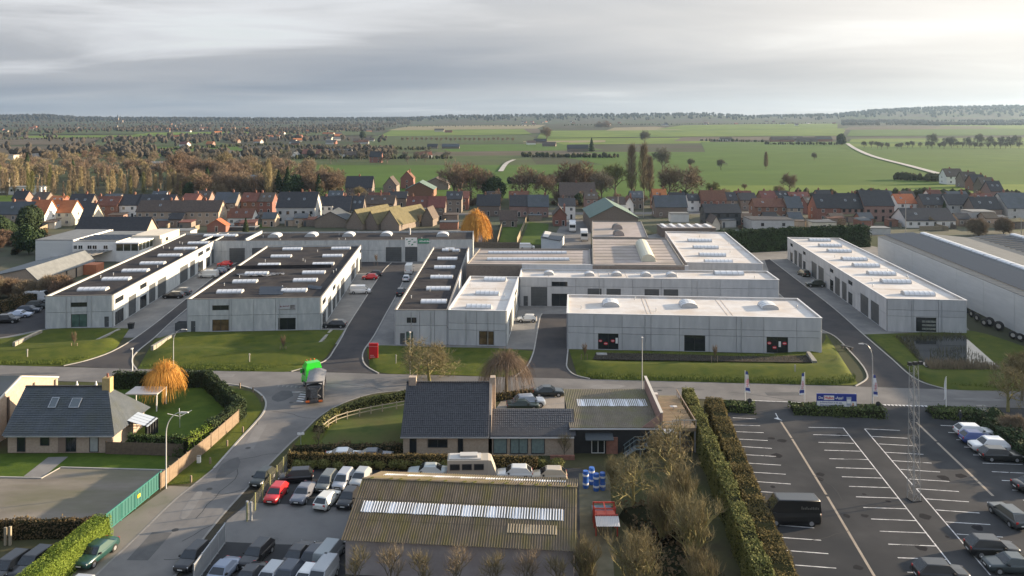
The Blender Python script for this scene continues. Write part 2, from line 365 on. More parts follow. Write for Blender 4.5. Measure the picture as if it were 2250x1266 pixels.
# ---------------------------------------------------------------- industrial units
def rect_minus(x0, x1, z0, z1, ops):
    xs = sorted({x0, x1, *[min(max(q, x0), x1) for o in ops for q in o[:2]]}); zs = sorted({z0, z1, *[min(max(q, z0), z1) for o in ops for q in o[2:4]]})
    out = []
    for a, c in zip(zs, zs[1:]):
        run = None
        for p, q in zip(xs, xs[1:]):
            cx, cz = (p + q) / 2, (a + c) / 2
            if any(o[0] < cx < o[1] and o[2] < cz < o[3] for o in ops):
                if run: out.append((*run, a, c)); run = None
            else: run = (run[0], q) if run else (p, q)
        if run: out.append((*run, a, c))
    return out
def sect_door(w, h, m):
    b = MB(); n = max(3, round(h / 0.6))
    for i in range(n): b.box(0, w, -0.03, 0.02, h * i / n + 0.008, h * (i + 1) / n - 0.008)
    b.box(0, w, 0.02, 0.05, 0, h)
    return b
def window_obj(w, h, fm, gm, parent, loc, rz, nx=2, nz=1, ft=0.07, name='window', pane='pane'):
    """frame with a pane in every opening of it; lies in the x-z plane, outside towards -y"""
    b = MB(); b.box(0, w, -0.05, 0.05, 0, ft); b.box(0, w, -0.05, 0.05, h - ft, h); b.box(0, ft, -0.05, 0.05, ft, h - ft); b.box(w - ft, w, -0.05, 0.05, ft, h - ft)
    for i in range(1, nx): b.box(w * i / nx - ft / 2, w * i / nx + ft / 2, -0.045, 0.045, ft, h - ft)
    for j in range(1, nz): b.box(ft, w - ft, -0.04, 0.04, h * j / nz - ft / 2, h * j / nz + ft / 2)
    o = b.build(name, fm, parent, loc, rz)
    me = None
    for i in range(nx):
        for j in range(nz):
            pw = w / nx - ft * 0.8; ph = h / nz - ft * 0.8
            if me is None: me = MB().box(-pw / 2, pw / 2, 0.0, 0.015, -ph / 2, ph / 2).mesh(pane, gm)
            ob(pane, me, o, (w * (i + 0.5) / nx, -0.012, h * (j + 0.5) / nz))
    return o
def wall(parent, p, d, Lw, h, xc, zc, ops=(), m=None, t=0.18, name='wall_panel', gap=0.06, doorm=None):
    """cladding panels along one side; p = start corner, d = angle of the run; outside is to the right of the run (-y)"""
    xc = sorted({0, Lw, *[x for x in xc if 0.3 < x < Lw - 0.3]}); zc = sorted({0, h, *zc})
    ops = [o for o in ((max(o[0], 0.1), min(o[1], Lw - 0.1), *o[2:]) for o in ops) if o[1] - o[0] > 0.3]
    for a, c in zip(xc, xc[1:]):
        for e, f in zip(zc, zc[1:]):
            b = MB()
            for r in rect_minus(a + gap / 2, c - gap / 2, e + (gap / 2 if e else 0), f - gap / 2, ops): b.box(r[0], r[1], -t, 0.0, r[2], r[3])
            if b.f: b.build(name, m, parent, p, d)
    ca, sa = math.cos(d), math.sin(d)
    for o in ops:
        x0, x1, z0, z1, k = o[:5]
        if x1 - x0 < 0.3: continue
        w, hh = x1 - x0, z1 - z0
        q = (p[0] + ca * x0 + sa * 0.06, p[1] + sa * x0 - ca * 0.06, (p[2] if len(p) > 2 else 0) + z0)
        if k == 'door': sect_door(w, hh, doorm or door_m).build('overhead_door', doorm or door_m, parent, q, d)
        elif k == 'entry': window_obj(w, hh, frame_d, glass, parent, q, d, 1 if w < 1.4 else 2, 1, name='entrance_door')
        elif k == 'steel': 
            dd = MB().box(0, w, -0.03, 0.03, 0, hh).build('door', door_m, parent, q, d); MB().box(w - 0.25, w - 0.1, -0.08, -0.03, 1.0, 1.06).build('handle', metal_g, dd)
        else: window_obj(w, hh, frame_d, {'win': glass, 'green': glass_g, 'brown': glass_b}[k], parent, q, d, max(1, round(w / 1.5)), 1)
def skylight(parent, cx, cy, z, lx, ly, hgt=0.42, axis='x', n=5, gm=None, cm=None, name='skylight'):
    gm = gm or poly_m; cm = cm or mat('skylight_frame', (.40, .41, .42), rough=.5)
    ln, wd = (lx, ly) if axis == 'x' else (ly, lx)
    b = MB(); c = 0.2
    b.box(-ln / 2, ln / 2, -wd / 2, wd / 2, 0, c)
    K = 8; prof = [(-wd / 2 * 0.97 * math.cos(math.pi * k / K), c + hgt * math.sin(math.pi * k / K) ** 0.9) for k in range(K + 1)]
    for s in (-1, 1):
        b.poly([(s * ln / 2 * 0.985, y, zz_) for y, zz_ in (prof if s < 0 else prof[::-1])])
    for i in range(n + 1):                      # ribs
        x = -ln / 2 * 0.985 + ln * 0.985 * i / n
        for (y0, z0), (y1, z1) in zip(prof, prof[1:]):
            b.poly([(x - 0.05, y0, z0 + 0.03), (x + 0.05, y0, z0 + 0.03), (x + 0.05, y1, z1 + 0.03), (x - 0.05, y1, z1 + 0.03)])
    o = b.build(name, cm, parent, (cx, cy, z), 0 if axis == 'x' else math.pi / 2)
    sw = ln * 0.985 / n - 0.1; g = MB()
    for (y0, z0), (y1, z1) in zip(prof, prof[1:]): g.poly([(-sw / 2, y0, z0), (sw / 2, y0, z0), (sw / 2, y1, z1), (-sw / 2, y1, z1)])
    me = g.mesh('glazing', gm, True)
    for i in range(n): ob('glazing', me, o, (-ln / 2 * 0.985 + ln * 0.985 * (i + 0.5) / n, 0, 0))
    return o
class Unit:
    """flat roofed unit: x along the front, y into the depth"""
    def __init__(s, name, label, fl, fr, D, h, roofm, wallm, coping=None, cat='warehouse', cw=0.24, up=0.35, sk=0.0):
        s.w = math.hypot(fr[0] - fl[0], fr[1] - fl[1]); s.a = math.atan2(fr[1] - fl[1], fr[0] - fl[0]); s.fl = fl; s.D = D; s.h = h; s.m = wallm
        s.o = thing(name, label, cat, (*fl, 0), s.a); s.zr = h - up
        t = 0.18
        MB().box(0.02, s.w - 0.02, 0.02, D - 0.02, 0.0, s.zr - 0.02).build('core_wall', core_m, s.o)
        MB().box(0.0, s.w, 0.0, D, s.zr - 0.02, s.zr).build('roof', roofm, s.o)
        cm = coping or coping_m; z0, z1 = h - 0.005, h + 0.06
        MB().box(-t - .04, s.w + t + .04, -t - .04, cw - t, z0, z1).build('coping', cm, s.o); MB().box(-t - .04, s.w + t + .04, D + t - cw, D + t + .04, z0, z1).build('coping', cm, s.o)
        MB().box(-t - .04, cw - t, cw - t, D + t - cw, z0, z1).build('coping', cm, s.o); MB().box(s.w + t - cw, s.w + t + .04, cw - t, D + t - cw, z0, z1).build('coping', cm, s.o)
        # inner face of the parapet
        MB().box(0, s.w, 0, 0.1, s.zr, h - 0.006).box(0, s.w, D - 0.1, D, s.zr, h - 0.006).box(0, 0.1, 0.1, D - 0.1, s.zr, h - 0.006).box(s.w - 0.1, s.w, 0.1, D - 0.1, s.zr, h - 0.006).build('parapet', roofm if roofm is whiteroof else wallm, s.o)
    def loc(s, X, Y):
        dx, dy = X - s.fl[0], Y - s.fl[1]; c, q = math.cos(s.a), math.sin(s.a); return (dx * c + dy * q, -dx * q + dy * c)
    def px(s, u, v, z=None): return s.loc(*G(u, v, s.zr if z is None else z))
    def along(s, side, u):
        """distance along a side where the vertical plane of pixel column u meets it"""
        k = (u - U0) / F                        # X = k Y
        if side == 'f': p, d = (0, 0), (1, 0)
        elif side == 'r': p, d = (s.w, 0), (0, 1)
        else: p, d = (0, 0), (0, 1)
        c, q = math.cos(s.a), math.sin(s.a)
        P = (s.fl[0] + p[0] * c - p[1] * q, s.fl[1] + p[0] * q + p[1] * c); Dv = (d[0] * c - d[1] * q, d[0] * q + d[1] * c)
        return (k * P[1] - P[0]) / (Dv[0] - k * Dv[1])
    def wall(s, side, xc=6.0, zc=(3.1,), ops=(), doorm=None, m=None):
        Lw = s.w if side in 'fk' else s.D
        o2 = []
        for o in ops:
            a = sorted((s.along(side, o[0]), s.along(side, o[1]))) if side in 'flr' else [o[0], o[1]]
            if side == 'l': a = [Lw - a[1], Lw - a[0]]
            o2.append((a[0], a[1], *o[2:]))
        if isinstance(xc, (int, float)):
            n = max(1, round(Lw / xc)); xc = [Lw * i / n for i in range(1, n)]
        elif side == 'f': xc = [s.along('f', u) for u in xc]
        p, d = {'f': ((0, 0, 0), 0), 'r': ((s.w, 0, 0), math.pi / 2), 'k': ((s.w, s.D, 0), math.pi), 'l': ((0, s.D, 0), -math.pi / 2)}[side]
        wall(s.o, p, d, Lw, s.h, xc, zc, o2, m or s.m, doorm=doorm)
    def plain(s, sides, **k):
        for q in sides: s.wall(q, **k)
def z2(x, y, ox=0): return (ox + x / 2.877, 420 + y / 2.877)

H0 = 6.3
A = Unit('warehouse', 'long grey concrete unit row at the left with seven rooflights along its black roof', G(101, 721.7), G(247.5, 718.4), 86, H0, bitumen, concrete_old)
A.wall('f', [157, 192], (3.1,), [(156, 192, 4.1, 5.0, 'win'), (157, 192, 0.15, 2.7, 'green'), (230, 240, 0.02, 2.1, 'steel')])
q = []
for a, c in ((807, 855), (937, 978), (993, 1045), (1133, 1183), (1197, 1228), (1333, 1362), (1372, 1405)): q.append((a / 2.877, c / 2.877, 0.02, 4.1, 'door'))
for a, c in ((722, 776), (880, 922), (1248, 1280), (1298, 1323)): q.append((a / 2.877, c / 2.877, 4.3, 5.3, 'win')); q.append((a / 2.877, c / 2.877, 0.02, 2.7, 'entry'))
concrete_alt = concrete_old  # same aged concrete under a second name
A.wall('r', 6.0, (3.3,), q, m=concrete_alt); A.plain('lk')
for x, y in ((590, 620), (738, 555), (858, 502), (967, 455), (1075, 405), (1175, 362), (1257, 327)):
    p = A.px(*z2(x, y + 6)); skylight(A.o, p[0], p[1], A.zr, 5.6, 2.3)
B = Unit('warehouse', 'deep concrete unit with two rows of rooflights on its black roof', G(413, 729.3), G(704.5, 724), 64.5, H0, bitumen, concrete_old)
B.wall('f', [460, 510, 558, 606, 655], (3.1,), [(467, 503.5, 4.1, 5.05, 'win'), (467, 504, 0.1, 2.3, 'brown'), (420, 430, 0.02, 2.1, 'steel'), (612, 650, 0.1, 2.4, 'win')])
q = []
U = lambda x: 400 + x / 2.877
for a, c in ((917, 938), (972, 990), (998, 1022), (1065, 1087), (1095, 1110), (1143, 1155)): q.append((U(a), U(c), 0.02, 4.1, 'door'))
for a, c in ((882, 903), (947, 965), (1118, 1133)): q.append((U(a), U(c), 4.3, 5.3, 'win')); q.append((U(a), U(c), 0.02, 2.7, 'entry'))
B.wall('r', 6.0, (3.3,), q, m=concrete_alt); B.plain('lk')
for x, y in ((305, 635), (400, 571), (473, 520), (551, 465), (628, 411), (698, 365), (710, 628), (780, 563), (834, 514), (894, 460), (953, 408), (1005, 361)):
    p = B.px(*z2(x, y + 6, 400)); skylight(B.o, p[0], p[1], B.zr, 5.0, 2.2)
p = B.px(*z2(330, 492, 400)); MB().box(0.1, B.w - 3, p[1], p[1] + 0.3, B.zr, B.zr + 0.75).build('fire_wall', bitumen, B.o)
pv = mat('solar_glass', (0.022, 0.03, 0.045), (0.03, 0.04, 0.055), 1, 0.45, spec=0.25)
for i in range(5):
    for j in range(3):
        p = B.px(*z2(505 + 30 * i, 622 + 15 * j, 400)); o = MB().box(-0.5, 0.5, -0.8, 0.8, 0, 0.04).build('solar_panel', pv, B.o, (p[0], p[1], B.zr + 0.25)); o.rotation_euler = (R(12), 0, 0)
for i in range(3):
    p = B.px(*z2(810 + 28 * i, 612 + 4 * i, 400)); o = MB().box(-0.5, 0.5, -0.8, 0.8, 0, 0.04).build('solar_panel', pv, B.o, (p[0], p[1], B.zr + 0.25)); o.rotation_euler = (R(12), 0, 0)
for dx, dy, w_, d_ in ((-2.5, 0.4, 4.5, 1.4), (1.2, -0.9, 5.5, 0.9), (4.3, 0.7, 3.2, 1.3)):   # crumpled membrane by the third rooflight
    p = B.px(*z2(473, 535, 400)); bm_ = MB(); rr = random.Random(int(dx * 10)); n = 8
    for i in range(n + 1):
        for j in range(3): bm_.v.append((w_ * (i / n - .5), d_ * (j / 2 - .5) + rr.uniform(-.2, .2), rr.uniform(0.05, 0.45)))
    for i in range(n):
        for j in range(2): bm_.f.append((i * 3 + j, (i + 1) * 3 + j, (i + 1) * 3 + j + 1, i * 3 + j + 1)); bm_.m.append(0)
    bm_.build('membrane_roll', mat('membrane_grey', (0.07, 0.075, 0.085), (0.13, 0.135, 0.15), 1.2, 0.45), B.o, (p[0] + dx, p[1] + dy, B.zr))
sg = MB().box(-1.65, 1.65, -0.06, 0, 0, 1.0).build('sign_board', mat('sign_pale', (.42, .43, .45), rough=.6), B.o, (B.along('f', 631), -0.19, 4.05))
MB().box(0.62, 1.5, -0.02, 0, 0.12, 0.88).build('sign_picture', mat('sign_grey', (0.12, 0.11, 0.11), (0.25, 0.24, 0.24), 1.5, 0.6), sg, (0, -0.061, 0))
rr = random.Random(2); sr = mat('sign_red', (0.20, 0.10, 0.11), rough=0.6)
for k in range(7): MB().box(-1.3 + .26 * k, -1.3 + .26 * k + rr.uniform(.12, .2), -.01, 0, .45 + .02 * k, .45 + .02 * k + rr.uniform(.16, .3)).build('sign_print', sr, sg, (0, -0.061, 0))
MB().box(-1.63, 1.63, -.012, 0, .02, .1).build('sign_line', MATS['sign_grey'], sg, (0, -0.061, 0))
# rear row
Fb = Unit('warehouse', 'rear concrete unit row closing the yard, with big arched domes on its roof', G(440, 578), G(1038, 574), 17, H0, bitumen, concrete_old)
U = lambda x: 400 + x / 2.877
Fb.wall('f', 6.0, (3.3,), [(U(a), U(c), 0.02, 4.2, 'door') for a, c in ((300, 398), (443, 521), (565, 640), (1288, 1388), (1410, 1488))]); Fb.plain('lrk')
for x, y, lx in ((588, 280, 3.4), (820, 276, 3.4), (1055, 274, 3.4), (1292, 272, 3.4), (1648, 274, 3.6)):
    p = Fb.px(*z2(x, y + 8, 400)); skylight(Fb.o, p[0], p[1], Fb.zr, lx, 4.4, 0.85, 'y', 3)
p = Fb.px(*z2(245, 285, 400)); skylight(Fb.o, p[0], p[1], Fb.zr, 9.6, 2.6, n=8)
p = Fb.px(*z2(470, 285, 400)); MB().box(p[0] - 0.2, p[0] + 0.2, 0.2, 16.8, Fb.zr, H0 + 0.5).build('fire_wall', concrete_alt, Fb.o)
p = Fb.px(*z2(1440, 275, 400)); MB().tube((p[0], p[1], Fb.zr), (p[0], p[1], Fb.zr + 1.9), 0.3, n=10).build('roof_vent', metal_g, Fb.o)
sgn = mat('sign_green', (0.05, 0.22, 0.13), rough=0.6)
for u0, u1, z0, z1, nm in ((1410, 1485, 4.35, 6.9, 'a'), (1491, 1562, 5.2, 6.6, 'b')):
    x0, x1 = Fb.along('f', U(u0)), Fb.along('f', U(u1)); s_ = MB().box(x0, x1, -0.3, -0.2, z0, z1).build('sign_board', white_m if nm == 'a' else sgn, Fb.o)
    if nm == 'a':
        rr = random.Random(3)
        for k in range(9):
            x = rr.uniform(x0 + .2, x1 - .7); z = rr.uniform(z0 + .2, z1 - .4); MB().prism([(x, z), (x + .5, z + .1), (x + .6, z + .35), (x + .1, z + .25)], 0, 0.02).build('leaf_print', sgn, s_, (0, -0.301, 0)).rotation_euler = (R(90), 0, 0)
    else:
        rr = random.Random(9)
        for k in range(9): MB().box(x0 + .5 + .36 * k, x0 + .5 + .36 * k + rr.uniform(.16, .27), -.315, -.3, z0 + .45, z0 + .45 + rr.uniform(.3, .6)).build('sign_print', white_m, s_)
# column with a black roof, and the white roofed unit leaning against it
C = Unit('warehouse', 'narrow unit with black roof and six rooflights, right of the red totem sign', G(869, 757), G(982, 757), 71, H0, bitumen, concrete)
U = lambda x: 840 + x / 2.877
C.wall('f', [U(237), U(330)], (3.5,), [(U(155), U(217), 3.95, 4.95, 'win'), (U(113), U(143), 0.02, 2.1, 'steel'), (U(152), U(195), 0.1, 2.4, 'green')]); C.plain('lrk')
for x, y, w_ in ((327, 698, 4.9), (355, 615, 4.9), (376, 543, 4.9), (395, 481, 4.9), (412, 426, 4.9), (400, 372, 1.8), (428, 366, 2.4), (466, 374, 1.8)):
    p = C.px(U(x), 420 + (y + 6) / 2.877); skylight(C.o, p[0], p[1], C.zr, w_, 2.2 if w_ > 3 else 1.6, n=5 if w_ > 3 else 2)
C2 = Unit('warehouse', 'white roofed concrete unit with four rooflights beside the narrow black roofed one', G(985.5, 757), G(1112, 757), 31, H0, whiteroof, concrete, coping=mat('coping_white', (0.62, 0.62, 0.62), rough=0.5))
cw_m = MATS['coping_white']
C2.o.rotation_euler.z = C2.a = R(-4.5)
C2.wall('f', [U(598), U(707)], (2.75, 3.95), [(U(612), U(705), 0.1, 2.6, 'brown')])
C2.wall('r', 6, (3.3,), [(1117, 1124, 0.02, 4.1, 'door'), (1127.5, 1132.5, 0.02, 4.1, 'door'), (1129, 1133.5, 4.4, 5.3, 'win'), (1135.5, 1138.5, 0.02, 2.7, 'entry')], m=concrete_alt); C2.plain('lk')
for x, y in ((612, 732), (665, 647), (712, 560), (735, 519)):
    p = C2.px(U(x), 420 + (y + 6) / 2.877); skylight(C2.o, p[0], min(p[1], 29), C2.zr, 4.7, 2.0, 0.5)
# middle wing
E_ = Unit('warehouse', 'long middle concrete wing with a row of small domes behind the front showroom', G(1143, 672), G(1710, 679), 9.5, H0, whiteroof, concrete, coping=cw_m)
E_.wall('f', [1202, 1265, 1327, 1390, 1453, 1520, 1582, 1645], (4.35,), [(1150.4, 1159.8, 0.02, 2.2, 'steel'), (1166.7, 1202.5, 0.02, 4.2, 'door'), (1212, 1247, 4.4, 5.4, 'win'), (1212, 1248, 0.05, 2.8, 'entry')] + [(a, c, 0.02, 4.0, 'door') for a, c in ((1291, 1321.7), (1332.5, 1364), (1416, 1448), (1458, 1490))]); E_.plain('lrk')
for u, v in ((1206, 601), (1295, 603), (1355, 603), (1419, 604), (1475, 604.5)):
    p = E_.px(u, v + 2); skylight(E_.o, p[0], p[1], E_.zr, 2.2, 2.2, 0.6, 'y', 2)
p = E_.px(1601, 603); skylight(E_.o, p[0], p[1], E_.zr, 6.5, 2.3, 0.6)
MB().box(0, 38.2, E_.D + .2, E_.D + .45, 0, 7.35).build('parapet_wall', concrete, E_.o); MB().box(-.05, 38.25, E_.D + .15, E_.D + .5, 7.35, 7.42).build('coping', cw_m, E_.o)
# tall unit behind its right end
Gu = Unit('warehouse', 'white roofed unit with four long rooflights behind the middle wing, by the dark hedge', G(1509, 640), G(1671, 640), 52, 6.9, whiteroof, concrete, coping=cw_m)
Gu.a = Gu.a; Gu.o.rotation_euler.z = R(-5.5); Gu.a = R(-5.5)
Gu.plain('flrk')
for x, y in ((855, 316), (893, 359), (935, 407), (985, 463)):
    p = Gu.px(1240 + x / 2.877, 420 + (y + 3) / 2.877); skylight(Gu.o, p[0], max(2, p[1]), Gu.zr, 6.6, 2.2, 0.6, n=7)
# front showroom
D_ = Unit('warehouse', 'front showroom unit with three shop windows facing the road, white roof with three domes', G(1247.6, 765.8), G(1803.8, 778.2), 15, H0, whiteroof, concrete, coping=cw_m)
U = lambda x: 1240 + x / 2.877
D_.wall('f', [U(x) for x in (187, 365, 547, 728, 914, 1086, 1260, 1468)], (2.85, 4.0), [(U(a), U(c), 0.05, 2.85, 'win') for a, c in ((213, 342), (757, 890), (1277, 1413))])
D_.plain('lrk', zc=(2.85, 4.0))
for x, y in ((293, 716), (783, 722), (1288, 732)):
    p = D_.px(U(x), 420 + (y + 4) / 2.877); skylight(D_.o, p[0], p[1], D_.zr, 3.1, 3.6, 0.72, 'y', 3)
red_p = mat('poster_red', (0.55, 0.03, 0.05), rough=0.6)
for x, z, wd_ in ((228, 1.5, .65), (262, 1.05, .75), (306, 1.55, .7), (1295, 1.75, .7), (1328, 1.0, .75), (1392, 1.75, .75)):
    xx = D_.along('f', U(x)); n = 14; pts = [(wd_ / 2 * math.cos(2 * math.pi * k / n), wd_ * .36 * math.sin(2 * math.pi * k / n)) for k in range(n)]
    o = MB().prism(pts, 0, 0.01).build('poster', red_p, D_.o, (xx, -0.085, z)); o.rotation_euler = (R(90), 0, 0)
    MB().box(-wd_ * .3, wd_ * .3, -0.004, 0.0, -0.06, 0.05).build('poster_text', white_m, o, (0, 0, 0.012)).rotation_euler = (R(-90), 0, 0)
for x, z in ((331, 1.6), (1361, 1.6)):
    xx = D_.along('f', U(x)); MB().box(-0.2, 0.2, -0.01, 0.0, -0.5, 0.5).build('poster', white_m, D_.o, (xx, -0.082, z))
# right row
Rr = Unit('warehouse', 'right unit row with white roof and eight rooflights beside the big hall', G(1949.6, 727.6), G(2120, 731), 80, H0, whiteroof, concrete, coping=cw_m)
Rr.o.rotation_euler.z = Rr.a = R(-6.0)
U = lambda x: 1650 + x / 2.877
Rr.wall('f', [U(1027), U(1183)], (3.0, 4.2), [(U(1041), U(1170), 0.1, 2.85, 'win')])
q = [(U(a), U(c), 0.02, 4.1, 'door') for a, c in ((278, 297), (305, 327), (387, 420), (430, 465), (535, 567), (580, 610), (697, 748), (763, 815))]
for a, c in ((253, 268), (333, 350), (503, 526), (620, 647)): q += [(U(a), U(c), 4.4, 5.3, 'win'), (U(a), U(c), 0.02, 2.7, 'entry')]
Rr.wall('l', 6.0, (3.3,), q); Rr.plain('rk')
for x, y in ((433, 313), (500, 348), (557, 382), (652, 434), (726, 474), (823, 525), (914, 577), (1056, 654)):
    p = Rr.px(U(x), 420 + (y + 3) / 2.877); skylight(Rr.o, p[0], p[1], Rr.zr, 5.9, 2.2, 0.6, n=6)
# shelves seen through the shop window of the right row
for k in range(3): MB().box(0.6, 3.4, 0.0, 0.02, 0.35 + .7 * k, 0.75 + .7 * k).build('window_display', mat('display', (0.10, 0.13, 0.13), (0.28, 0.28, 0.24), 3, 0.6), Rr.o, (Rr.along('f', U(1060)), -0.095, 0.1))
# welded seams with rust-brown dirt on the white membranes
seam_m = mat('roof_seam_dirt', (0.34, 0.26, 0.19), (0.55, 0.49, 0.43), 1.2, 0.85)
for un, ys_ in ((C2, (9.5, 10.3, 20)), (Gu, (10, 22, 35)), (Rr, (10.5, 22, 34, 46, 58, 69))):
    for y in ys_: MB().box(.4, un.w - .4, y, y + .13, un.zr, un.zr + .025).build('roof_seam', seam_m, un.o)
for x in (14.2, 14.9, 28.4, 29.3): MB().box(x, x + .13, .5, D_.D - .5, D_.zr, D_.zr + .025).build('roof_seam', seam_m, D_.o)
for x in (6.2, 17.4, 23.5, 34.6): MB().box(x, x + .13, .4, E_.D - .4, E_.zr, E_.zr + .025).build('roof_seam', seam_m, E_.o)
for un in (A, B, C, C2, E_, D_, Rr):     # rain pipes on the fronts
    for t in (.31, .69): MB().tube((un.w * t, -.26, .1), (un.w * t, -.26, un.h - .3), .05, n=6).build('rain_pipe', metal_g, un.o)
rr = random.Random(14)
for un, n_ in ((A, 9), (B, 12), (Fb, 8), (C, 6), (C2, 3), (E_, 5), (D_, 4), (Rr, 8), (Gu, 5)):     # small pipes and cowls on the roofs
    for k in range(n_):
        x, y = rr.uniform(1, un.w - 1), rr.uniform(1, un.D - 1); v_ = MB().tube((x, y, un.zr), (x, y, un.zr + .5), .08, n=6).tube((x, y, un.zr + .5), (x, y, un.zr + .62), .16, .05, 6).build('roof_pipe', metal_g, un.o)
for un in (A, B, C, Fb):       # lapped membrane strips
    for k in range(int(un.D // 6)): MB().box(.2, un.w - .2, 3 + 6 * k, 3.09 + 6 * k, un.zr, un.zr + .012).build('membrane_lap', bitumen, un.o)
# old halls behind the wing
def hall(name, label, pts, h, roofm, wallm, cat='warehouse', ribs=0.0):
    """hall over a ground outline (metres, counter-clockwise) with a trapezoidal sheet roof"""
    o = thing(name, label, cat, (*pts[0], 0)); q = [(x - pts[0][0], y - pts[0][1]) for x, y in pts]
    MB().prism(q, 0, h - 0.05).build('wall', wallm, o); MB().prism(q, h - 0.05, h).build('roof', roofm, o)
    n = len(q)
    for (x0, y0), (x1, y1) in zip(q, q[1:] + q[:1]):
        d = Vector((x1 - x0, y1 - y0)).normalized(); nn = Vector((-d.y, d.x)) * 0.25
        MB().prism([(x0, y0), (x1, y1), (x1 + nn.x, y1 + nn.y), (x0 + nn.x, y0 + nn.y)], h, h + 0.3).build('parapet', coping_m, o)
    return o
def ribs(parent, x0, x1, y0, y1, z, step, m, along='y', name='roof_rib'):
    b = MB()
    if along == 'y':
        x = x0
        while x < x1: b.box(x, x + step * .35, y0, y1, z, z + 0.06); x += step
    else:
        y = y0
        while y < y1: b.box(x0, x1, y, y + step * .35, z, z + 0.06); y += step
    o = b.build(name, m, parent); o['kind'] = 'stuff'; return o
h1 = hall('workshop_hall', 'low workshop hall with two long ridge lights on a brown sheet roof', [(-10.6, 185.5), (18.2, 184), (20.2, 207), (-8.5, 208)], 7.0, roofbrown, brick_g)
for yy in (192.0, 201.5):
    skylight(h1, 14.5, yy - 185.5, 7.0, 20, 1.5, 0.45, n=16, name='ridge_light')
for k in range(5): MB().box(0.5, 28, 0, 0.12, 7.0, 7.07).build('roof_seam', MATS['brown_roof_sheet'], h1, (0.2 * k, 3.5 + 4.2 * k, 0))
h2 = hall('workshop_hall', 'brown roofed hall with one long barrel rooflight in the middle of the block', [(18.6, 183.8), (39.6, 182.6), (43.6, 224), (22.6, 225)], 7.2, roofbrown, brick_g)
sk = skylight(h2, 15.0, 17.5, 7.2, 3.4, 25, 1.5, 'y', 12, poly_y, MATS['polycarbonate_aged'], 'barrel_rooflight'); sk.rotation_euler.z = math.pi / 2 - R(5.5)
for k in range(8): MB().box(0.5, 20, 0, 0.1, 7.2, 7.28).build('roof_seam', roofbrown, h2, (0.45 * k, 3 + 4.6 * k, 0))
h3 = hall('workshop_hall', 'rear brown roofed hall with two small arched vents in front of the green roof', [(22.6, 225.4), (38.4, 224.4), (42.2, 260), (26.2, 261)], 7.4, roofbrown, brick_g)
for x, y in ((1356, 500), (1359, 514)):
    X, Y = G(x, y + 3, 7.4); skylight(h3, X - 22.6, Y - 225.4, 7.4, 3.0, 3.2, 1.3, 'y', 2, mat('vent_dark', (0.08, 0.075, 0.07), rough=0.5), roofbrown, 'roof_vent')
# ---------------------------------------------------------------- roads, yards, verges
def line_at(tab, u): return interp(tab, u)
UP = [(-900, 779), (0, 803), (400, 813.5), (700, 818), (1000, 826), (1300, 833.5), (1840, 848), (2080, 856), (2250, 860), (3300, 886)]
LO = [(-900, 810), (140, 838), (900, 859), (1255, 867), (1650, 880.5), (1935, 889), (2250, 897), (3300, 928)]
us = [-900, -400, 0, 140, 400, 700, 900, 1000, 1300, 1650, 1840, 1935, 2080, 2250, 2700, 3300]
road = sheet('main_road', [(u, interp(LO, u)) for u in us] + [(u, interp(UP, u)) for u in reversed(us)], asphalt, 0.012)
# paved base of the estate
sheet('estate_paving', [(-150, 745), (-60, 720), (440, 512), (1060, 505), (1060, 600), (1480, 505), (1760, 505), (2000, 560), (2130, 726), (1960, 736), (1700, 730), (1400, 770), (850, 765), (560, 742), (250, 742)], paver, 0.004)
L1 = [(140, 804.5), (200, 790), (260, 766), (330, 720), (412, 655), (490, 594), (520, 578)]
R1 = [(300, 812), (290, 795), (300, 775), (340, 742), (380, 705), (440, 655), (510, 600), (560, 568)]
sheet('service_road', [(300, 812)] + R1[1:] + list(reversed(L1)), asphalt_new, 0.016)
L2 = [(640, 817), (712, 795), (735, 768), (752, 740), (765, 715), (795, 668), (822, 625), (845, 592), (860, 578)]
R2 = [(832, 821), (806, 806), (797, 790), (800, 770), (822, 738), (848, 690), (873, 645), (892, 605), (905, 578)]
sheet('service_road', R2 + list(reversed(L2)), asphalt_new, 0.016)
L3 = [(1130, 829.5), (1158, 806), (1172, 775), (1178, 745), (1186, 700), (1191, 690)]
R3 = [(1296, 833), (1262, 824), (1246, 808), (1246, 790), (1249, 755), (1251, 700), (1252, 690)]
sheet('service_road', R3 + list(reversed(L3)), asphalt_new, 0.016)
L4 = [(1880, 849), (1903, 835), (1905, 822), (1892, 800), (1865, 770), (1835, 740), (1800, 722), (1760, 690), (1705, 640), (1680, 571)]
R4 = [(2080, 856), (2030, 842), (1998, 824), (1960, 790), (1900, 738), (1830, 676), (1760, 622), (1692, 570)]
sheet('service_road', R4 + list(reversed(L4)), asphalt_new, 0.016)
sheet('service_road', [(520, 580), (560, 566), (880, 578), (905, 590), (850, 600), (560, 600)], asphalt_new, 0.02)
for P in (L1, R1, L2, R2, L3, R3, L4[:-1], R4):
    strip('kerb', smooth_path([G(*p) for p in P], 4), 0.22, 0.0, 0.11, kerb_m)
gutter_m = mat('gutter_stone', (.17, .165, .155), (.23, .22, .21), .8, .9)
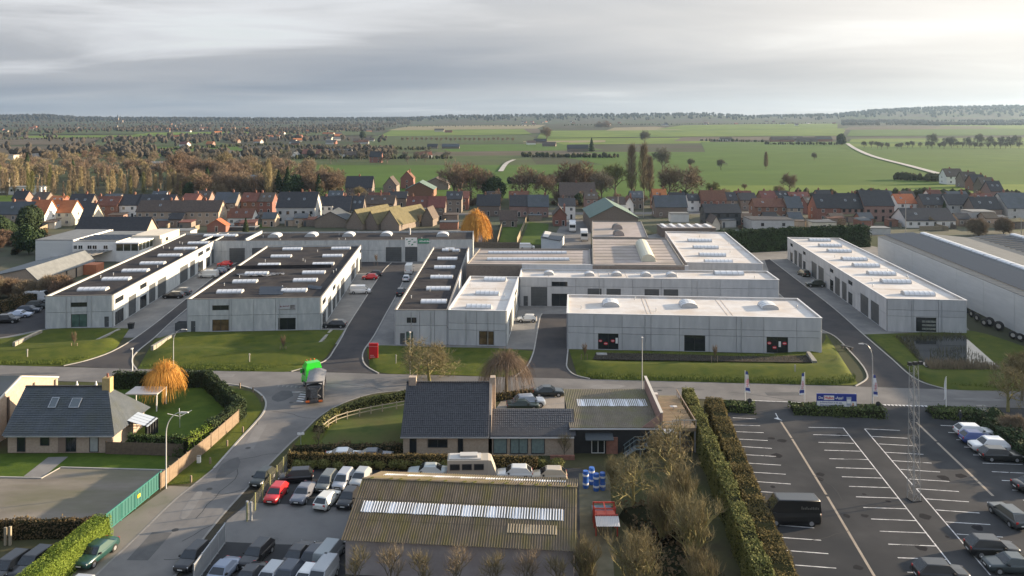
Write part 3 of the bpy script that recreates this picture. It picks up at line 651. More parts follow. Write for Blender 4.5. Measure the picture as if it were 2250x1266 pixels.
# side road in front
SL = [(470, 842), (522, 847), (560, 858), (583, 880), (580, 905), (556, 935), (527, 966), (470, 1030), (420, 1070), (376, 1106), (290, 1190), (209, 1266), (120, 1360)]
SR = [(880, 859), (835, 863), (800, 870), (759, 884), (720, 903), (690, 925), (660, 955), (637, 975), (578, 1035), (482, 1140), (384, 1266), (330, 1340)]
sheet('side_road', SR + list(reversed(SL)), asphalt, 0.017)
strip('kerb', smooth_path([G(*p) for p in SL[:8]], 4), 0.25, 0, 0.10, kerb_m)
strip('gutter', smooth_path([G(*p) for p in SL[7:]], 4), 0.2, 0.018, 0.03, gutter_m)
strip('gutter', smooth_path([G(*p) for p in SR[5:]], 4), 0.25, 0.018, 0.03, gutter_m)
strip('gutter', smooth_path([G(*p) for p in SR[:6]], 4), 0.25, 0.018, 0.04, gutter_m)
# painted yield teeth and crossing marks near the junction
for i in range(6):
    x, y = G(612 + 9.5 * i, 848 + 0.6 * i); o = MB().prism([(-0.25, 0.5), (0, -0.5), (0.25, 0.5)], 0.021, 0.024).build('yield_tooth', gutter_m, road, (x, y, 0))
for i in range(5):
    x, y = G(668 - 2.2 * i, 862 + 5 * i); MB().box(-0.55, 0.55, -0.2, 0.2, 0.021, 0.024).build('zebra_stripe', paint_m, road, (x, y, 0), R(-20))
strip('edge_line', [G(640, 862), G(678, 861.5)], 0.25, 0.021, 0.024, paint_m, road)
strip('edge_line', [G(1650, 880.5), G(1760, 884.5)], 0.18, 0.02, 0.023, paint_m, road)
for i in range(13):
    x, y = G(1937 + 8.2 * i, 890.5 + 0.25 * i); MB().prism([(-0.24, 0.3), (0, -0.35), (0.24, 0.3)], 0.03, 0.033).build('yield_tooth', paint_m, road, (x, y, 0))
# pavement along the side road and dealer forecourt strip
sheet('pavement', [(376, 1106), (290, 1190), (209, 1266), (120, 1360), (0, 1360), (80, 1266), (236, 1166), (372, 1068), (420, 1070)], mat('pavement_slabs', (0.16, 0.145, 0.125), (0.21, 0.19, 0.165), 0.6, 0.95, stain=(0.12, 0.12, 0.09), stscale=0.3), 0.013)
# grass verges: gently mounded meshes
def verge(name, front, back, prof, m=grass_m, nx=26, seed=1):
    """strip of grass between a near and a far ground line; prof = height across (0 near .. 1 far)"""
    rr = random.Random(seed); fp = smooth_path(front, 8); bp = smooth_path(back, 8); b = MB(); ny = 12
    def at(P, s):
        k = s * (len(P) - 1); i = min(int(k), len(P) - 2); return (lerp(P[i][0], P[i + 1][0], k - i), lerp(P[i][1], P[i + 1][1], k - i))
    for j in range(ny + 1):
        for i in range(nx + 1):
            p, q = at(fp, i / nx), at(bp, i / nx); t = j / ny; e = min(1, i / 2.5, (nx - i) / 2.5)
            b.v.append((lerp(p[0], q[0], t), lerp(p[1], q[1], t), 0.03 + interp(prof, t) * e + (rr.uniform(-.04, .04) if 0 < j < ny and e == 1 else 0)))
    w = nx + 1
    for j in range(ny):
        for i in range(nx): b.f.append((j * w + i, j * w + i + 1, (j + 1) * w + i + 1, (j + 1) * w + i)); b.m.append(0)
    o = b.build(name, m, smooth=True); o['kind'] = 'structure'; return o
PR = [(0, 0), (0.12, 0.25), (0.3, 0.75), (0.42, 0.85), (0.55, 0.25), (0.62, 0.1), (0.75, 0.5), (0.9, 0.35), (1, 0.05)]
def gp(*l): return [G(*p) for p in l]
verge('grass_verge', gp((-500, 790), (-200, 798), (0, 803), (130, 804), (205, 788), (255, 766)), gp((-500, 765), (-200, 752), (0, 745), (110, 724), (200, 722), (285, 722)), PR)
verge('grass_verge', gp((302, 811), (420, 814), (560, 816.5), (650, 815.5), (706, 794), (726, 772)), gp((340, 746), (400, 731), (480, 730), (590, 728), (700, 726), (756, 726)), PR, seed=2)
verge('grass_verge', gp((812, 806), (840, 820), (920, 823), (1010, 825), (1110, 828), (1150, 810)), gp((806, 768), (830, 760), (900, 762), (980, 764), (1090, 766), (1172, 772)), [(0, 0), (0.2, 0.3), (0.5, 0.35), (1, 0.05)], seed=3)
verge('grass_verge', gp((1268, 825), (1330, 834), (1500, 838.5), (1700, 843.5), (1840, 847), (1886, 845)), gp((1250, 768), (1320, 770), (1500, 773), (1700, 777.5), (1800, 760), (1815, 734)), [(0, 0), (0.12, 0.25), (0.3, 0.85), (0.42, 0.9), (0.52, 0.2), (0.75, 0.2), (0.85, 0.5), (0.93, 0.35), (1, 0.05)], seed=4)
verge('grass_verge', gp((2010, 826), (2080, 855), (2250, 859.5), (2500, 867), (2900, 877)), gp((1905, 735), (2000, 732), (2140, 728), (2400, 800), (2900, 840)), [(0, 0), (0.1, 0.55), (0.18, 0.75), (0.28, 0.1), (0.6, 0.0), (0.85, 0.1), (1, 0.0)], seed=5)
verge('grass_verge', gp((372, 1066), (430, 1058), (480, 1015), (532, 957), (575, 900), (556, 862)), gp((365, 1062), (400, 1025), (440, 990), (527, 905), (500, 870), (470, 846)), [(0, 0), (0.5, 0.12), (1, 0)], seed=6)
verge('grass_verge', gp((640, 985), (672, 950), (705, 920), (760, 890), (820, 870), (896, 861)), gp((700, 985), (730, 935), (760, 905), (800, 890), (850, 878), (900, 872)), [(0, 0), (0.5, 0.15), (1, 0)], seed=7)
# gardens, yards
sheet('soil', [(-300, 840), (250, 840), (600, 845), (900, 860), (1650, 884), (1500, 900), (1700, 1280), (1000, 1290), (640, 1010), (380, 1120), (-300, 1500), (-500, 1000)], soil_m, 0.003)
sheet('lawn', [(230, 985), (235, 838), (445, 836), (522, 900), (455, 945), (405, 985)], grass_y, 0.022)
sheet('lawn', [(-120, 998), (236, 996), (372, 1003), (362, 1033), (133, 1026), (92, 1050), (-120, 1044)], grass_y, 0.022)
sheet('garden_path', [(106, 1005), (150, 1004), (94, 1050), (52, 1047)], paver, 0.03)
sheet('gravel_yard', [(-150, 1046), (92, 1051), (133, 1028), (362, 1034), (352, 1055), (232, 1148), (-150, 1146)], gravel_m, 0.02)
strip('kerb', [G(-150, 1046.5), G(92, 1051.5), G(134, 1028), G(364, 1034.5)], 0.2, 0, 0.12, kerb_m)
sheet('lawn', [(655, 985), (690, 935), (735, 905), (800, 890), (900, 882), (895, 960), (880, 1000), (640, 998)], mat('lawn_rough', (0.05, 0.07, 0.02), (0.10, 0.115, 0.03), 0.3, 0.95, bump=0.4, stain=(0.075, 0.07, 0.03), stscale=0.15, spec=0.1), 0.022)
sheet('drive', [(1085, 905), (1260, 905), (1262, 872), (1110, 868)], mat('drive_gravel', (0.20, 0.175, 0.15), (0.26, 0.23, 0.20), 0.5, 0.95), 0.024)
sheet('dealer_yard', [(636, 1012), (960, 1018), (1280, 1030), (1320, 1290), (1200, 1400), (330, 1400), (400, 1266), (500, 1140), (548, 1100)], asphalt_lot, 0.014)
sheet('forecourt', [(548, 1105), (700, 1112), (790, 1120), (740, 1200), (600, 1196), (470, 1190), (500, 1143)], mat('worn_concrete', (0.13, 0.13, 0.13), (0.19, 0.185, 0.18), 0.25, 0.9, stain=(0.10, 0.10, 0.10), stscale=0.25, bump=0.1), 0.019)
sheet('slab_yard', [(1272, 1040), (1340, 1042), (1350, 1290), (1276, 1280)], mat('mossy_slabs', (0.085, 0.08, 0.05), (0.13, 0.12, 0.08), 0.6, 0.95), 0.018)
# car park
park = sheet('car_park', [(1590, 895), (1652, 882), (1745, 885), (1935, 890), (2045, 892), (2250, 899), (2900, 915), (3300, 1400), (1850, 1400), (1740, 1266), (1665, 1090)], asphalt_lot, 0.015)
def pline(a, c, w=0.12, m=None, name='parking_line'): return strip(name, [G(*a), G(*c)], w, 0.019, 0.0225, m or paint_m, park)
Z = lambda x, y: (1610 + x / 2.605, 780 + y / 2.605)
for a in ((0, 360, 132, 367), (-20, 401, 157, 406), (-10, 439, 178, 446), (0, 481, 200, 491), (15, 523, 224, 536), (40, 570, 248, 582), (55, 618, 276, 632), (80, 670, 303, 684), (110, 724, 332, 740), (130, 781, 364, 798), (160, 840, 400, 858), (220, 972, 466, 991), (250, 1044, 506, 1062), (275, 1118, 547, 1139), (320, 1201, 592, 1222), (360, 1290, 640, 1312),
          (434, 415, 632, 419), (461, 457, 660, 462), (490, 501, 694, 507), (524, 546, 732, 552), (553, 595, 772, 600), (590, 646, 812, 653), (625, 698, 852, 706), (666, 753, 898, 761), (706, 813, 948, 821), (748, 874, 998, 882), (792, 940, 1050, 950), (842, 1010, 1105, 1020), (890, 1084, 1162, 1095), (945, 1162, 1225, 1172), (1000, 1245, 1300, 1256),
          (757, 424, 957, 433), (795, 467, 1002, 478), (836, 510, 1045, 522), (870, 558, 1092, 570), (915, 606, 1138, 620), (960, 656, 1187, 671), (1010, 711, 1240, 725), (1055, 767, 1295, 783), (1108, 825, 1352, 842), (1162, 888, 1412, 906), (1220, 957, 1474, 972), (1282, 1026, 1546, 1044), (1350, 1100, 1620, 1120), (1420, 1182, 1700, 1200),
          (1190, 404, 1300, 409), (1233, 444, 1330, 450), (1280, 486, 1400, 492), (1325, 528, 1440, 534), (1376, 573, 1500, 579), (1430, 620, 1660, 628), (1484, 669, 1720, 680), (1540, 719, 1780, 730), (1600, 774, 1840, 786), (1662, 832, 1900, 846)):
    pline(Z(a[0], a[1]), Z(a[2], a[3]))
pline(Z(632, 418), Z(1255, 1208)); pline(Z(755, 424), Z(1030, 745)); pline(Z(1050, 765), Z(1475, 1262)); pline(Z(245, 334), Z(262, 366)); pline(Z(1255, 1208), Z(1330, 1300))
gut = mat('drain_channel', (0.25, 0.21, 0.17), (0.31, 0.27, 0.22), 0.8, 0.9)
pline(Z(275, 382), Z(338, 478), 0.25, gut, 'drain_channel'); pline(Z(340, 482), Z(535, 800), 0.25, gut, 'drain_channel'); pline(Z(542, 812), Z(830, 1300), 0.25, gut, 'drain_channel')
pline(Z(1050, 385), Z(1165, 495), 0.3, gut, 'drain_channel'); pline(Z(1172, 503), Z(1490, 808), 0.3, gut, 'drain_channel')
x, y = G(*Z(262, 368)); MB().prism([(-0.35, 0.5), (0, -0.7), (0.35, 0.5)], 0.02, 0.024).build('arrow_head', paint_m, park, (x, y, 0), R(30))
# repairs, cracks and covers in the tarmac
rr = random.Random(6)
dark_p = mat('tar_patch', (.09, .09, .092), (.11, .11, .11), .8, .9, spec=.1); pale_p = mat('worn_patch', (.17, .165, .16), (.20, .195, .19), .6, .9, spec=.1)
for k, (u, v, w_, d_) in enumerate(((480, 826, 5, 1.6), (960, 843, 7, 1.2), (1330, 850, 6, 2.2), (1720, 866, 5, 1.4), (760, 848, 6, 2.0), (620, 870, 3, 5), (560, 960, 1.4, 8), (500, 1030, 2.2, 6), (420, 1110, 1.2, 7), (330, 1200, 2, 5), (2150, 878, 8, 1.3), (60, 822, 9, 1.2))):
    x, y = G(u, v); n = 9; pts = [(w_ / 2 * math.cos(6.283 * j / n) * rr.uniform(.8, 1.15), d_ / 2 * math.sin(6.283 * j / n) * rr.uniform(.8, 1.15)) for j in range(n)] if k % 3 else [(-w_ / 2, -d_ / 2), (w_ / 2, -d_ / 2), (w_ / 2, d_ / 2), (-w_ / 2, d_ / 2)]
    MB().poly([(a, c, .0225 + .0005 * k) for a, c in pts]).build('tar_patch', dark_p if k % 2 else pale_p, road, (x, y, 0), rr.uniform(-.1, .1))
def crack(par, u, v, ang_, ln, z=.0245):
    x, y = G(u, v); pts = []; a = ang_
    for j in range(9): pts.append((x, y)); a += rr.uniform(-.35, .35); x += math.cos(a) * ln / 8; y += math.sin(a) * ln / 8
    strip('crack', pts, .07, z - .003, z, mat('crack_tar', (.025, .025, .026), rough=.8), par)
for u, v, a, l in ((430, 1140, 1.4, 12), (470, 1090, .4, 9), (400, 1190, 1.2, 10), (520, 1010, .3, 6), (600, 905, .2, 9), (700, 842, .1, 12), (880, 840, .05, 16), (1350, 858, .02, 14), (1600, 862, -.05, 20), (560, 940, 1.5, 9), (360, 1230, .3, 6), (2000, 880, 0, 14)): crack(road, u, v, a, l)
for u, v, a, l in ((1780, 1000, .1, 16), (1700, 1190, .3, 9), (1850, 1100, 1.2, 14), (2080, 960, .1, 10), (2150, 1100, 1.5, 20), (1950, 1200, .2, 12), (1650, 960, .05, 8)): crack(park, u, v, a, l)
for u, v in ((640, 885), (545, 985), (460, 1075), (1150, 850), (1450, 858), (300, 828), (385, 1165)):
    x, y = G(u, v); MB().tube((x, y, .012), (x, y, .031), .33, n=14).build('manhole_cover', mat('cast_iron', (.06, .058, .055), rough=.6, metal=.4), road)
for k in range(26):     # oil marks in the bays
    x, y = G(rr.uniform(1680, 2230), rr.uniform(930, 1250)); r_ = rr.uniform(.25, .8); MB().poly([(x + r_ * math.cos(6.283 * j / 9) * rr.uniform(.6, 1.1), y + r_ * math.sin(6.283 * j / 9) * rr.uniform(.6, 1.1), .0182 + .0001 * k) for j in range(9)]).build('oil_stain', mat('oil_stain', (.024, .024, .026), rough=.95, spec=.03), park)
# leaf litter strip in the showroom ditch, ditch shade painted into its dark brown
MB().poly([(*G(1302, 795), .42), (*G(1500, 798), .42), (*G(1785, 802), .42), (*G(1780, 787), .42), (*G(1500, 783.5), .42), (*G(1310, 780), .42)]).build('ditch_shade_litter', mat('litter_painted_shade', (.016, .013, .009), (.03, .023, .015), 1.2, .95, bump=.5), kind='structure')
# ground round the village gardens and behind the estate
sheet('village_ground', [(-900, 560), (-900, 452), (500, 452), (1000, 452), (1600, 450), (3200, 450), (3200, 560), (2100, 560), (1960, 520), (1060, 505), (440, 512), (-60, 720), (-500, 800)], mat('village_soil', (0.045, 0.048, 0.028), (0.075, 0.07, 0.05), 0.12, 0.95, stain=(0.05, 0.065, 0.025), stscale=0.05), 0.002)
sheet('village_street', [(-900, 468), (1000, 468), (1700, 465), (3000, 466), (3000, 471), (1700, 470), (1000, 473), (-900, 473)], asphalt, 0.01)
sheet('lot_beside', [(-250, 760), (-60, 716), (60, 668), (105, 651), (102, 722), (0, 742)], asphalt_new, 0.012)
# ---------------------------------------------------------------- houses
def slab(parent, q, t, m, name='roof', extra=None):
    """roof plane with thickness; q = eave-left, eave-right, ridge-right, ridge-left (any polygon, counter-clockwise from above)"""
    n = Vector((0, 0, 0)); Q = [Vector(p) for p in q]
    n = (Q[1] - Q[0]).cross(Q[-1] - Q[0]).normalized() * t
    b = MB(); k = len(Q); b.v = [tuple(p) for p in Q] + [tuple(p - n) for p in Q]
    b.f = [tuple(range(k)), tuple(range(2 * k - 1, k - 1, -1))] + [(i, i + k, (i + 1) % k + k, (i + 1) % k) for i in range(k)]; b.m = [0] * len(b.f)
    return b.build(name, m, parent)
def courses(parent, q, nc, nt, m, lift=0.05, wob=0.03, name='tiles', seed=1, cut=None):
    """overlapping roof tiles, each with its own edges, joined; q as in slab (quad)"""
    Q = [Vector(p) for p in q]; nrm = (Q[1] - Q[0]).cross(Q[3] - Q[0]).normalized(); b = MB(); rr = random.Random(seed)
    def P(s, t): return Q[0].lerp(Q[1], s).lerp(Q[3].lerp(Q[2], s), t)
    for j in range(nc):
        for i in range(nt):
            s0, s1, t0, t1 = (i + .03) / nt, (i + .97) / nt, (j - .15) / nc, (j + 1) / nc
            h = lift * (1 + rr.uniform(-.3, .3)); a, c, d, e = P(s0, t0) + nrm * h, P(s1, t0) + nrm * h, P(s1, t1) + nrm * .008, P(s0, t1) + nrm * .008
            mid0 = (a + c) / 2 + nrm * wob; mid1 = (d + e) / 2 + nrm * wob
            if wob > 0.001:
                k = len(b.v); b.v += [tuple(x) for x in (a, mid0, c, d, mid1, e)]; b.f += [(k, k + 1, k + 4, k + 5), (k + 1, k + 2, k + 3, k + 4)]; b.m += [0, 0]
            else:
                b.poly([a, c, d, e])
            b.poly([a - nrm * lift, c - nrm * lift, c, a])
    o = b.build(name, m, parent); o['kind'] = 'stuff'; return o
def corrugated(parent, q, per, m, amp=0.05, name='roof_sheet', rows=1):
    Q = [Vector(p) for p in q]; nrm = (Q[1] - Q[0]).cross(Q[3] - Q[0]).normalized(); n = int((Q[1] - Q[0]).length / per) * 6; b = MB()
    for j in range(rows):
        k0 = len(b.v)
        for i in range(n + 1):
            off = nrm * (amp * math.sin(i * math.pi / 3) + 0.05 + (0.02 if rows > 1 else 0))
            for t, dz in ((j / rows - (0.01 if j else 0), 0.02), ((j + 1) / rows, 0.0)):
                b.v.append(tuple(Q[0].lerp(Q[1], i / n).lerp(Q[3].lerp(Q[2], i / n), t) + off + nrm * dz))
        for i in range(n): b.f.append((k0 + 2 * i, k0 + 2 * i + 2, k0 + 2 * i + 3, k0 + 2 * i + 1)); b.m.append(0)
    return b.build(name, m, parent, smooth=True)
RT = {
 'black': mat('tile_black', (0.028, 0.029, 0.034), (0.042, 0.043, 0.048), 1.5, 0.75, bump=0.3, bscale=8, rnd=0.2),
 'slate': mat('slate_blue', (0.055, 0.065, 0.078), (0.075, 0.085, 0.098), 1.2, 0.7, stain=(0.05, 0.06, 0.06), stscale=0.3, rnd=0.1),
 'brown': mat('tile_brown', (0.07, 0.055, 0.046), (0.10, 0.078, 0.062), 1.5, 0.85, bump=0.3, bscale=8, rnd=0.2),
 'red': mat('tile_red', (0.12, 0.05, 0.036), (0.17, 0.07, 0.048), 1.2, 0.85, bump=0.3, bscale=8, rnd=0.2),
 'orange': mat('tile_orange', (0.32, 0.105, 0.04), (0.40, 0.145, 0.06), 1.0, 0.85, bump=0.3, bscale=8, rnd=0.1),
 'grey': mat('roof_grey', (0.13, 0.14, 0.145), (0.17, 0.18, 0.185), 0.6, 0.85, rnd=0.1),
 'green': mat('roof_green', (0.09, 0.14, 0.12), (0.12, 0.17, 0.15), 0.5, 0.8),
 'moss': mat('roof_moss', (0.10, 0.09, 0.048), (0.15, 0.13, 0.07), 0.8, 0.95, bump=0.3),
}
WM = {'w': render_w, 'b': brick_b, 'r': brick_r, 'g': brick_g, 's': mat('slate_wall', (0.05, 0.055, 0.06), (0.07, 0.075, 0.08), 2, 0.8), 'c': mat('cream_render', (0.52, 0.47, 0.38), (0.60, 0.55, 0.45), 0.6, 0.85, rnd=0.08), 'm': mat('brick_mauve', (0.24, 0.15, 0.13), (0.30, 0.2, 0.17), 2, 0.9), 'n': mat('light_grey_wall', (0.40, 0.40, 0.39), (0.47, 0.47, 0.46), 0.7, 0.85)}
def win(parent, side, W, D, x, z, w=1.2, h=1.3, fm=None, gm=None, nx=2, nz=1, door=False, out=0.03):
    p, a = {'f': ((x, -out), 0), 'r': ((W + out, x), math.pi / 2), 'l': ((-out, x + w), -math.pi / 2), 'k': ((x + w, D + out), math.pi)}[side]
    return window_obj(w, h, fm or frame_w, gm or glass, parent, (*p, z), a, nx, nz, name='door' if door else 'window')
def gable(name, label, p, a, w, d, e, r, wm, rm, ridge='x', ov=0.35, chim=(), cat='house', asym=0.5, rt=0.18, group=None):
    """gabled building: x along the front (w), y in depth (d); returns its empty"""
    o = thing(name, label, cat, (p[0], p[1], 0), a, group)
    b = MB()
    if ridge == 'x':
        ym = d * asym; P = [(0, 0), (d, 0), (d, e), (ym, r), (0, e)]; i = 0
        b.v = [(0, y, z) for y, z in P] + [(w, y, z) for y, z in P]
        b.f = [(4, 3, 2, 1, 0), (5, 6, 7, 8, 9), (0, 5, 9, 4), (1, 2, 7, 6), (0, 1, 6, 5)]; b.m = [0] * 5
        b.build('wall', wm, o)
        s1, s2 = (r - e) / ym, (r - e) / (d - ym); up = 0.04
        slab(o, [(-ov, -ov, e - ov * s1 + rt), (w + ov, -ov, e - ov * s1 + rt), (w + ov, ym, r + rt + up), (-ov, ym, r + rt + up)], rt, rm)
        slab(o, [(w + ov, d + ov, e - ov * s2 + rt), (-ov, d + ov, e - ov * s2 + rt), (-ov, ym + .01, r + rt + up), (w + ov, ym + .01, r + rt + up)], rt, rm)
    else:
        xm = w * asym; P = [(0, 0), (w, 0), (w, e), (xm, r), (0, e)]
        b.v = [(x, 0, z) for x, z in P] + [(x, d, z) for x, z in P]
        b.f = [(0, 1, 2, 3, 4), (9, 8, 7, 6, 5), (0, 4, 9, 5), (1, 6, 7, 2), (5, 6, 1, 0)]; b.m = [0] * 5
        b.build('wall', wm, o)
        s1, s2 = (r - e) / xm, (r - e) / (w - xm); up = 0.04
        slab(o, [(-ov, d + ov, e - ov * s1 + rt), (-ov, -ov, e - ov * s1 + rt), (xm, -ov, r + rt + up), (xm, d + ov, r + rt + up)], rt, rm)
        slab(o, [(w + ov, -ov, e - ov * s2 + rt), (w + ov, d + ov, e - ov * s2 + rt), (xm + .01, d + ov, r + rt + up), (xm + .01, -ov, r + rt + up)], rt, rm)
    for c in chim:
        x, y, top = c[:3]; cm = c[3] if len(c) > 3 else brick_r
        ch = MB().box(x - .35, x + .35, y - .3, y + .3, e, top).box(x - .42, x + .42, y - .37, y + .37, top, top + .12).build('chimney', cm, o)
        MB().tube((x, y, top + .12), (x, y, top + .5), .12, n=8).build('chimney_pot', brick_r, ch)
    return o
# --- hip roofed house at the left edge, slate courses
xl, yf = G(17, 995); xr = G(246, 995)[0]
o = thing('house', 'buff brick house with slate hip roof and two roof windows beside the gravel yard', 'house', (xl, yf, 0))
w, d, e, r = xr - xl, 8.6, 2.35, 6.7
MB().prism([(0, 0), (w, 0), (w, d), (0, d)], 0, e).build('wall', brick_b, o)
MB().prism([(0, 0), (d, 0), (d / 2, r - e - .1)], 0, 0.3).build('gable_wall', brick_b, o, (0.3, 0, e)).rotation_euler = (R(90), 0, R(90))
rl, rr_ = (-.4, d / 2, r), (w - 2.7, d / 2, r); ov = .55; ez = e - .05
front = [(-.4, -ov, ez), (w + ov, -ov, ez), rr_, rl]; back = [(w + ov, d + ov, ez), (-.4, d + ov, ez), rl, rr_]; right = [(w + ov, -ov, ez), (w + ov, d + ov, ez), rr_]
slab(o, front, .15, RT['slate']); slab(o, back, .15, RT['slate']); slab(o, right, .15, RT['slate'])
slate_t = mat('slate_courses', (0.055, 0.066, 0.078), (0.075, 0.088, 0.10), 1.0, 0.6, stain=(0.06, 0.068, 0.062), stscale=0.35)
courses(o, front, 22, 34, slate_t, 0.06, 0.0, seed=2)
courses(o, right + [tuple(Vector(rr_) + Vector((0, .01, 0)))], 22, 22, slate_t, 0.05, 0.0, seed=3)
courses(o, back, 14, 20, slate_t, 0.05, 0.0, seed=4)
MB().box(-.4, w - 2.7, d / 2 - .14, d / 2 + .14, r - .02, r + .12).build('ridge_tiles', RT['black'], o)
ch = MB().box(w - 3.2, w - 2.2, d / 2 - .45, d / 2 + .45, 5.6, 7.9).build('chimney', mat('brick_yellow', (0.36, 0.27, 0.12), (0.43, 0.33, 0.16), 3, 0.9), o)
MB().tube((w - 2.7, d / 2, 7.9), (w - 2.7, d / 2, 8.4), .15, n=8).build('chimney_pot', brick_r, ch)
for px, py, ww, hh in ((115, 917, .95, 1.4), (163, 909, 1.25, 1.3)):   # roof windows
    Y = yf + 2.2; X = (px - U0) * Y / F - xl; t = (2.2 + ov) / (d / 2 + ov); zz_ = ez + (r - ez) * t
    rw = window_obj(ww, hh, metal_g, mat('roof_glass', (0.10, 0.12, 0.13), rough=0.08, spec=0.7), o, (X - ww / 2, 2.0, zz_ + .02), 0, 1, 1, name='roof_window'); rw.rotation_euler = (-math.atan2(d / 2 + ov, r - ez) , 0, 0)
sl = lambda u: (u - U0) * yf / F - xl
curt = mat('window_curtain', (0.34, 0.36, 0.35), (0.28, 0.30, 0.30), 2, 0.5)
win(o, 'f', w, d, sl(38), 0.15, 1.0, 2.1, frame_d, glass, 1, door=True); win(o, 'f', w, d, sl(89), .9, 1.1, 1.2, frame_d, glass, 1)
win(o, 'f', w, d, sl(145), 0.15, 1.25, 2.1, frame_d, glass, 2, door=True); win(o, 'f', w, d, sl(197), 0.1, 1.1, 2.1, frame_d, curt, 1)
MB().box(sl(128), sl(145), -.06, 0, 0.1, 2.2).build('porch_panel', mat('porch_brown', (0.2, 0.15, 0.12), rough=.9), o)
MB().box(-.1, w + .55, -ov - .12, -ov, ez - .14, ez).build('gutter', metal_g, o)
# glazed lean-to on its right side
cons = MB()
for i in range(5): cons.box(w + .1, w + 2.7, 3.2 + .75 * i, 3.26 + .75 * i, 2.0, 2.1)
cons.box(w + 2.6, w + 2.7, 3.2, 6.3, 0, 2.1).build('conservatory_frame', frame_d, o)
pm = mat('conservatory_glass', (0.35, 0.40, 0.46), rough=.12, spec=.7)
for i in range(4): slab(o, [(w + 2.9, 3.24 + .75 * i, 1.95), (w + 2.9, 3.92 + .75 * i, 1.95), (w + .3, 3.92 + .75 * i, 2.75), (w + .3, 3.24 + .75 * i, 2.75)], .05, pm, 'conservatory_pane')
for i in range(5): MB().box(w + 2.6, w + 2.9, 3.2 + .75 * i, 3.25 + .75 * i, 0, 1.95).build('conservatory_post', frame_d, o)
# pergola canopy behind it
X, Y = G(345, 905); o = thing('canopy', 'pale flat canopy on thin white posts behind the slate roofed house', 'canopy', (X, Y, 0))
MB().box(-4.5, 0, 0, 3.2, 2.35, 2.5).build('canopy_roof', mat('canopy_sheet', (0.5, 0.46, 0.43), rough=.7), o)
for px, py in ((-.1, .1), (-.1, 3.1), (-4.4, .1), (-4.4, 3.1)): MB().box(px - .06, px + .06, py - .06, py + .06, 0, 2.35).build('post', frame_w, o)
# --- brick neighbour whose lit gable shows over the slate roof
o = gable('workshop_building', 'beige brick building with dark sheet roof and bright lit gable at the left edge', (-86, 96.5), 0, 21, 17.5, 4.0, 6.9, brick_b, RT['slate'], 'x', 0.0, cat='building')
for y0, y1, z0, z1 in ((0, 8.75, 4.0, 6.9), (8.75, 17.5, 6.9, 4.0)):
    q = [(20.7, y0, z0 + .2), (21.2, y0, z0 + .2), (21.2, y1, z1 + .2), (20.7, y1, z1 + .2)]; slab(o, q, .2, mat('coping_stone', (.5, .47, .42), rough=.8), 'gable_coping')
for y in (6.0, 11.5, 16.5): MB().box(21.0, 21.14, y, y + .35, 0, 4.0 if y > 14 else 5.2).build('drain_pipe', mat('pipe_brown', (.09, .07, .06), rough=.6), o)
# --- tiled house in the middle foreground and its low wing
xl, yf = G(886, 1002); xr = G(1073, 1002)[0]; w, d, e, r = xr - xl, 11.0, 2.5, 6.9
o = gable('house', 'buff brick house with steep dark tiled roof behind the car yard', (xl, yf), 0, w, d, e, r, brick_b, RT['black'], 'x', .3)
tile_k = mat('tile_dark_glazed', (0.034, 0.036, 0.044), (0.052, 0.055, 0.064), 2.5, 0.5, rnd=0)
courses(o, [(-.3, -.3, e - .06), (w + .1, -.3, e - .06), (w + .1, d / 2, r + .22), (-.3, d / 2, r + .22)], 24, 44, tile_k, .055, .035, seed=5)
courses(o, [(w + .1, d + .3, e - .06), (-.3, d + .3, e - .06), (-.3, d / 2, r + .22), (w + .1, d / 2, r + .22)], 16, 24, tile_k, .055, .035, seed=6)
b = MB()
for i in range(46): b.box(-.3 + i * w / 45, -.3 + i * w / 45 + .18, d / 2 - .12, d / 2 + .12, r + .2, r + .38)
b.build('ridge_tiles', RT['black'], o)['kind'] = 'stuff'
MB().prism([(-.2, e - .3), (d + .2, e - .3), (d / 2, r + .75)], 0, .35).build('gable_wall', brick_b, o, (w, 0, 0)).rotation_euler = (R(90), 0, R(90))
MB().box(w + .1, w + .75, d / 2 - .5, d / 2 + .5, 2.0, r + 1.0).build('chimney', brick_b, o)
c_ = MB().box(.0, .95, d / 2 - .4, d / 2 + .4, 5.8, 7.9).build('chimney', brick_b, o)
MB().box(-.06, 1.0, d / 2 - .46, d / 2 + .46, 5.75, 6.7).build('chimney_flashing', mat('lead', (.3, .33, .36), rough=.6), c_)
sl = lambda u: (u - U0) * yf / F - xl
win(o, 'f', w, d, sl(900), .05, .85, 2.1, frame_d, glass, 1, door=True); win(o, 'f', w, d, sl(940), 1.05, 2.4, 1.0, frame_d, glass, 2); win(o, 'f', w, d, sl(1006), .05, .65, 2.1, frame_d, glass, 1, door=True)
MB().box(-.3, w + .1, -.45, -.3, e - .2, e - .06).build('gutter', metal_g, o)
x2 = G(1253, 1002)[0] - xr
o = gable('house_wing', 'low wing with dark roof and tall curtained windows joining the tiled house', (xr + .45, yf + .1), 0, x2, 8.6, 2.45, 3.9, brick_b, RT['black'], 'x', .25, cat='house')
courses(o, [(-.2, -.3, 2.45), (x2, -.3, 2.45), (x2, 4.3, 4.12), (-.2, 4.3, 4.12)], 12, 40, tile_k, .05, .03, seed=7)
sl = lambda u: (u - U0) * yf / F - xr - .45
curt2 = mat('curtain_green', (0.20, 0.26, 0.25), (0.15, 0.2, 0.2), 3, 0.25)
for a, c, n_ in ((1084, 1114, 1), (1121, 1160, 2), (1167, 1197, 1)): win(o, 'f', x2, 8.6, sl(a), .25, sl(c) - sl(a), 1.95, frame_d, curt2, n_)
MB().box(-.2, x2, -.45, -.3, 2.25, 2.4).build('gutter', mat('gutter_pale', (.5, .5, .5), rough=.6), o)
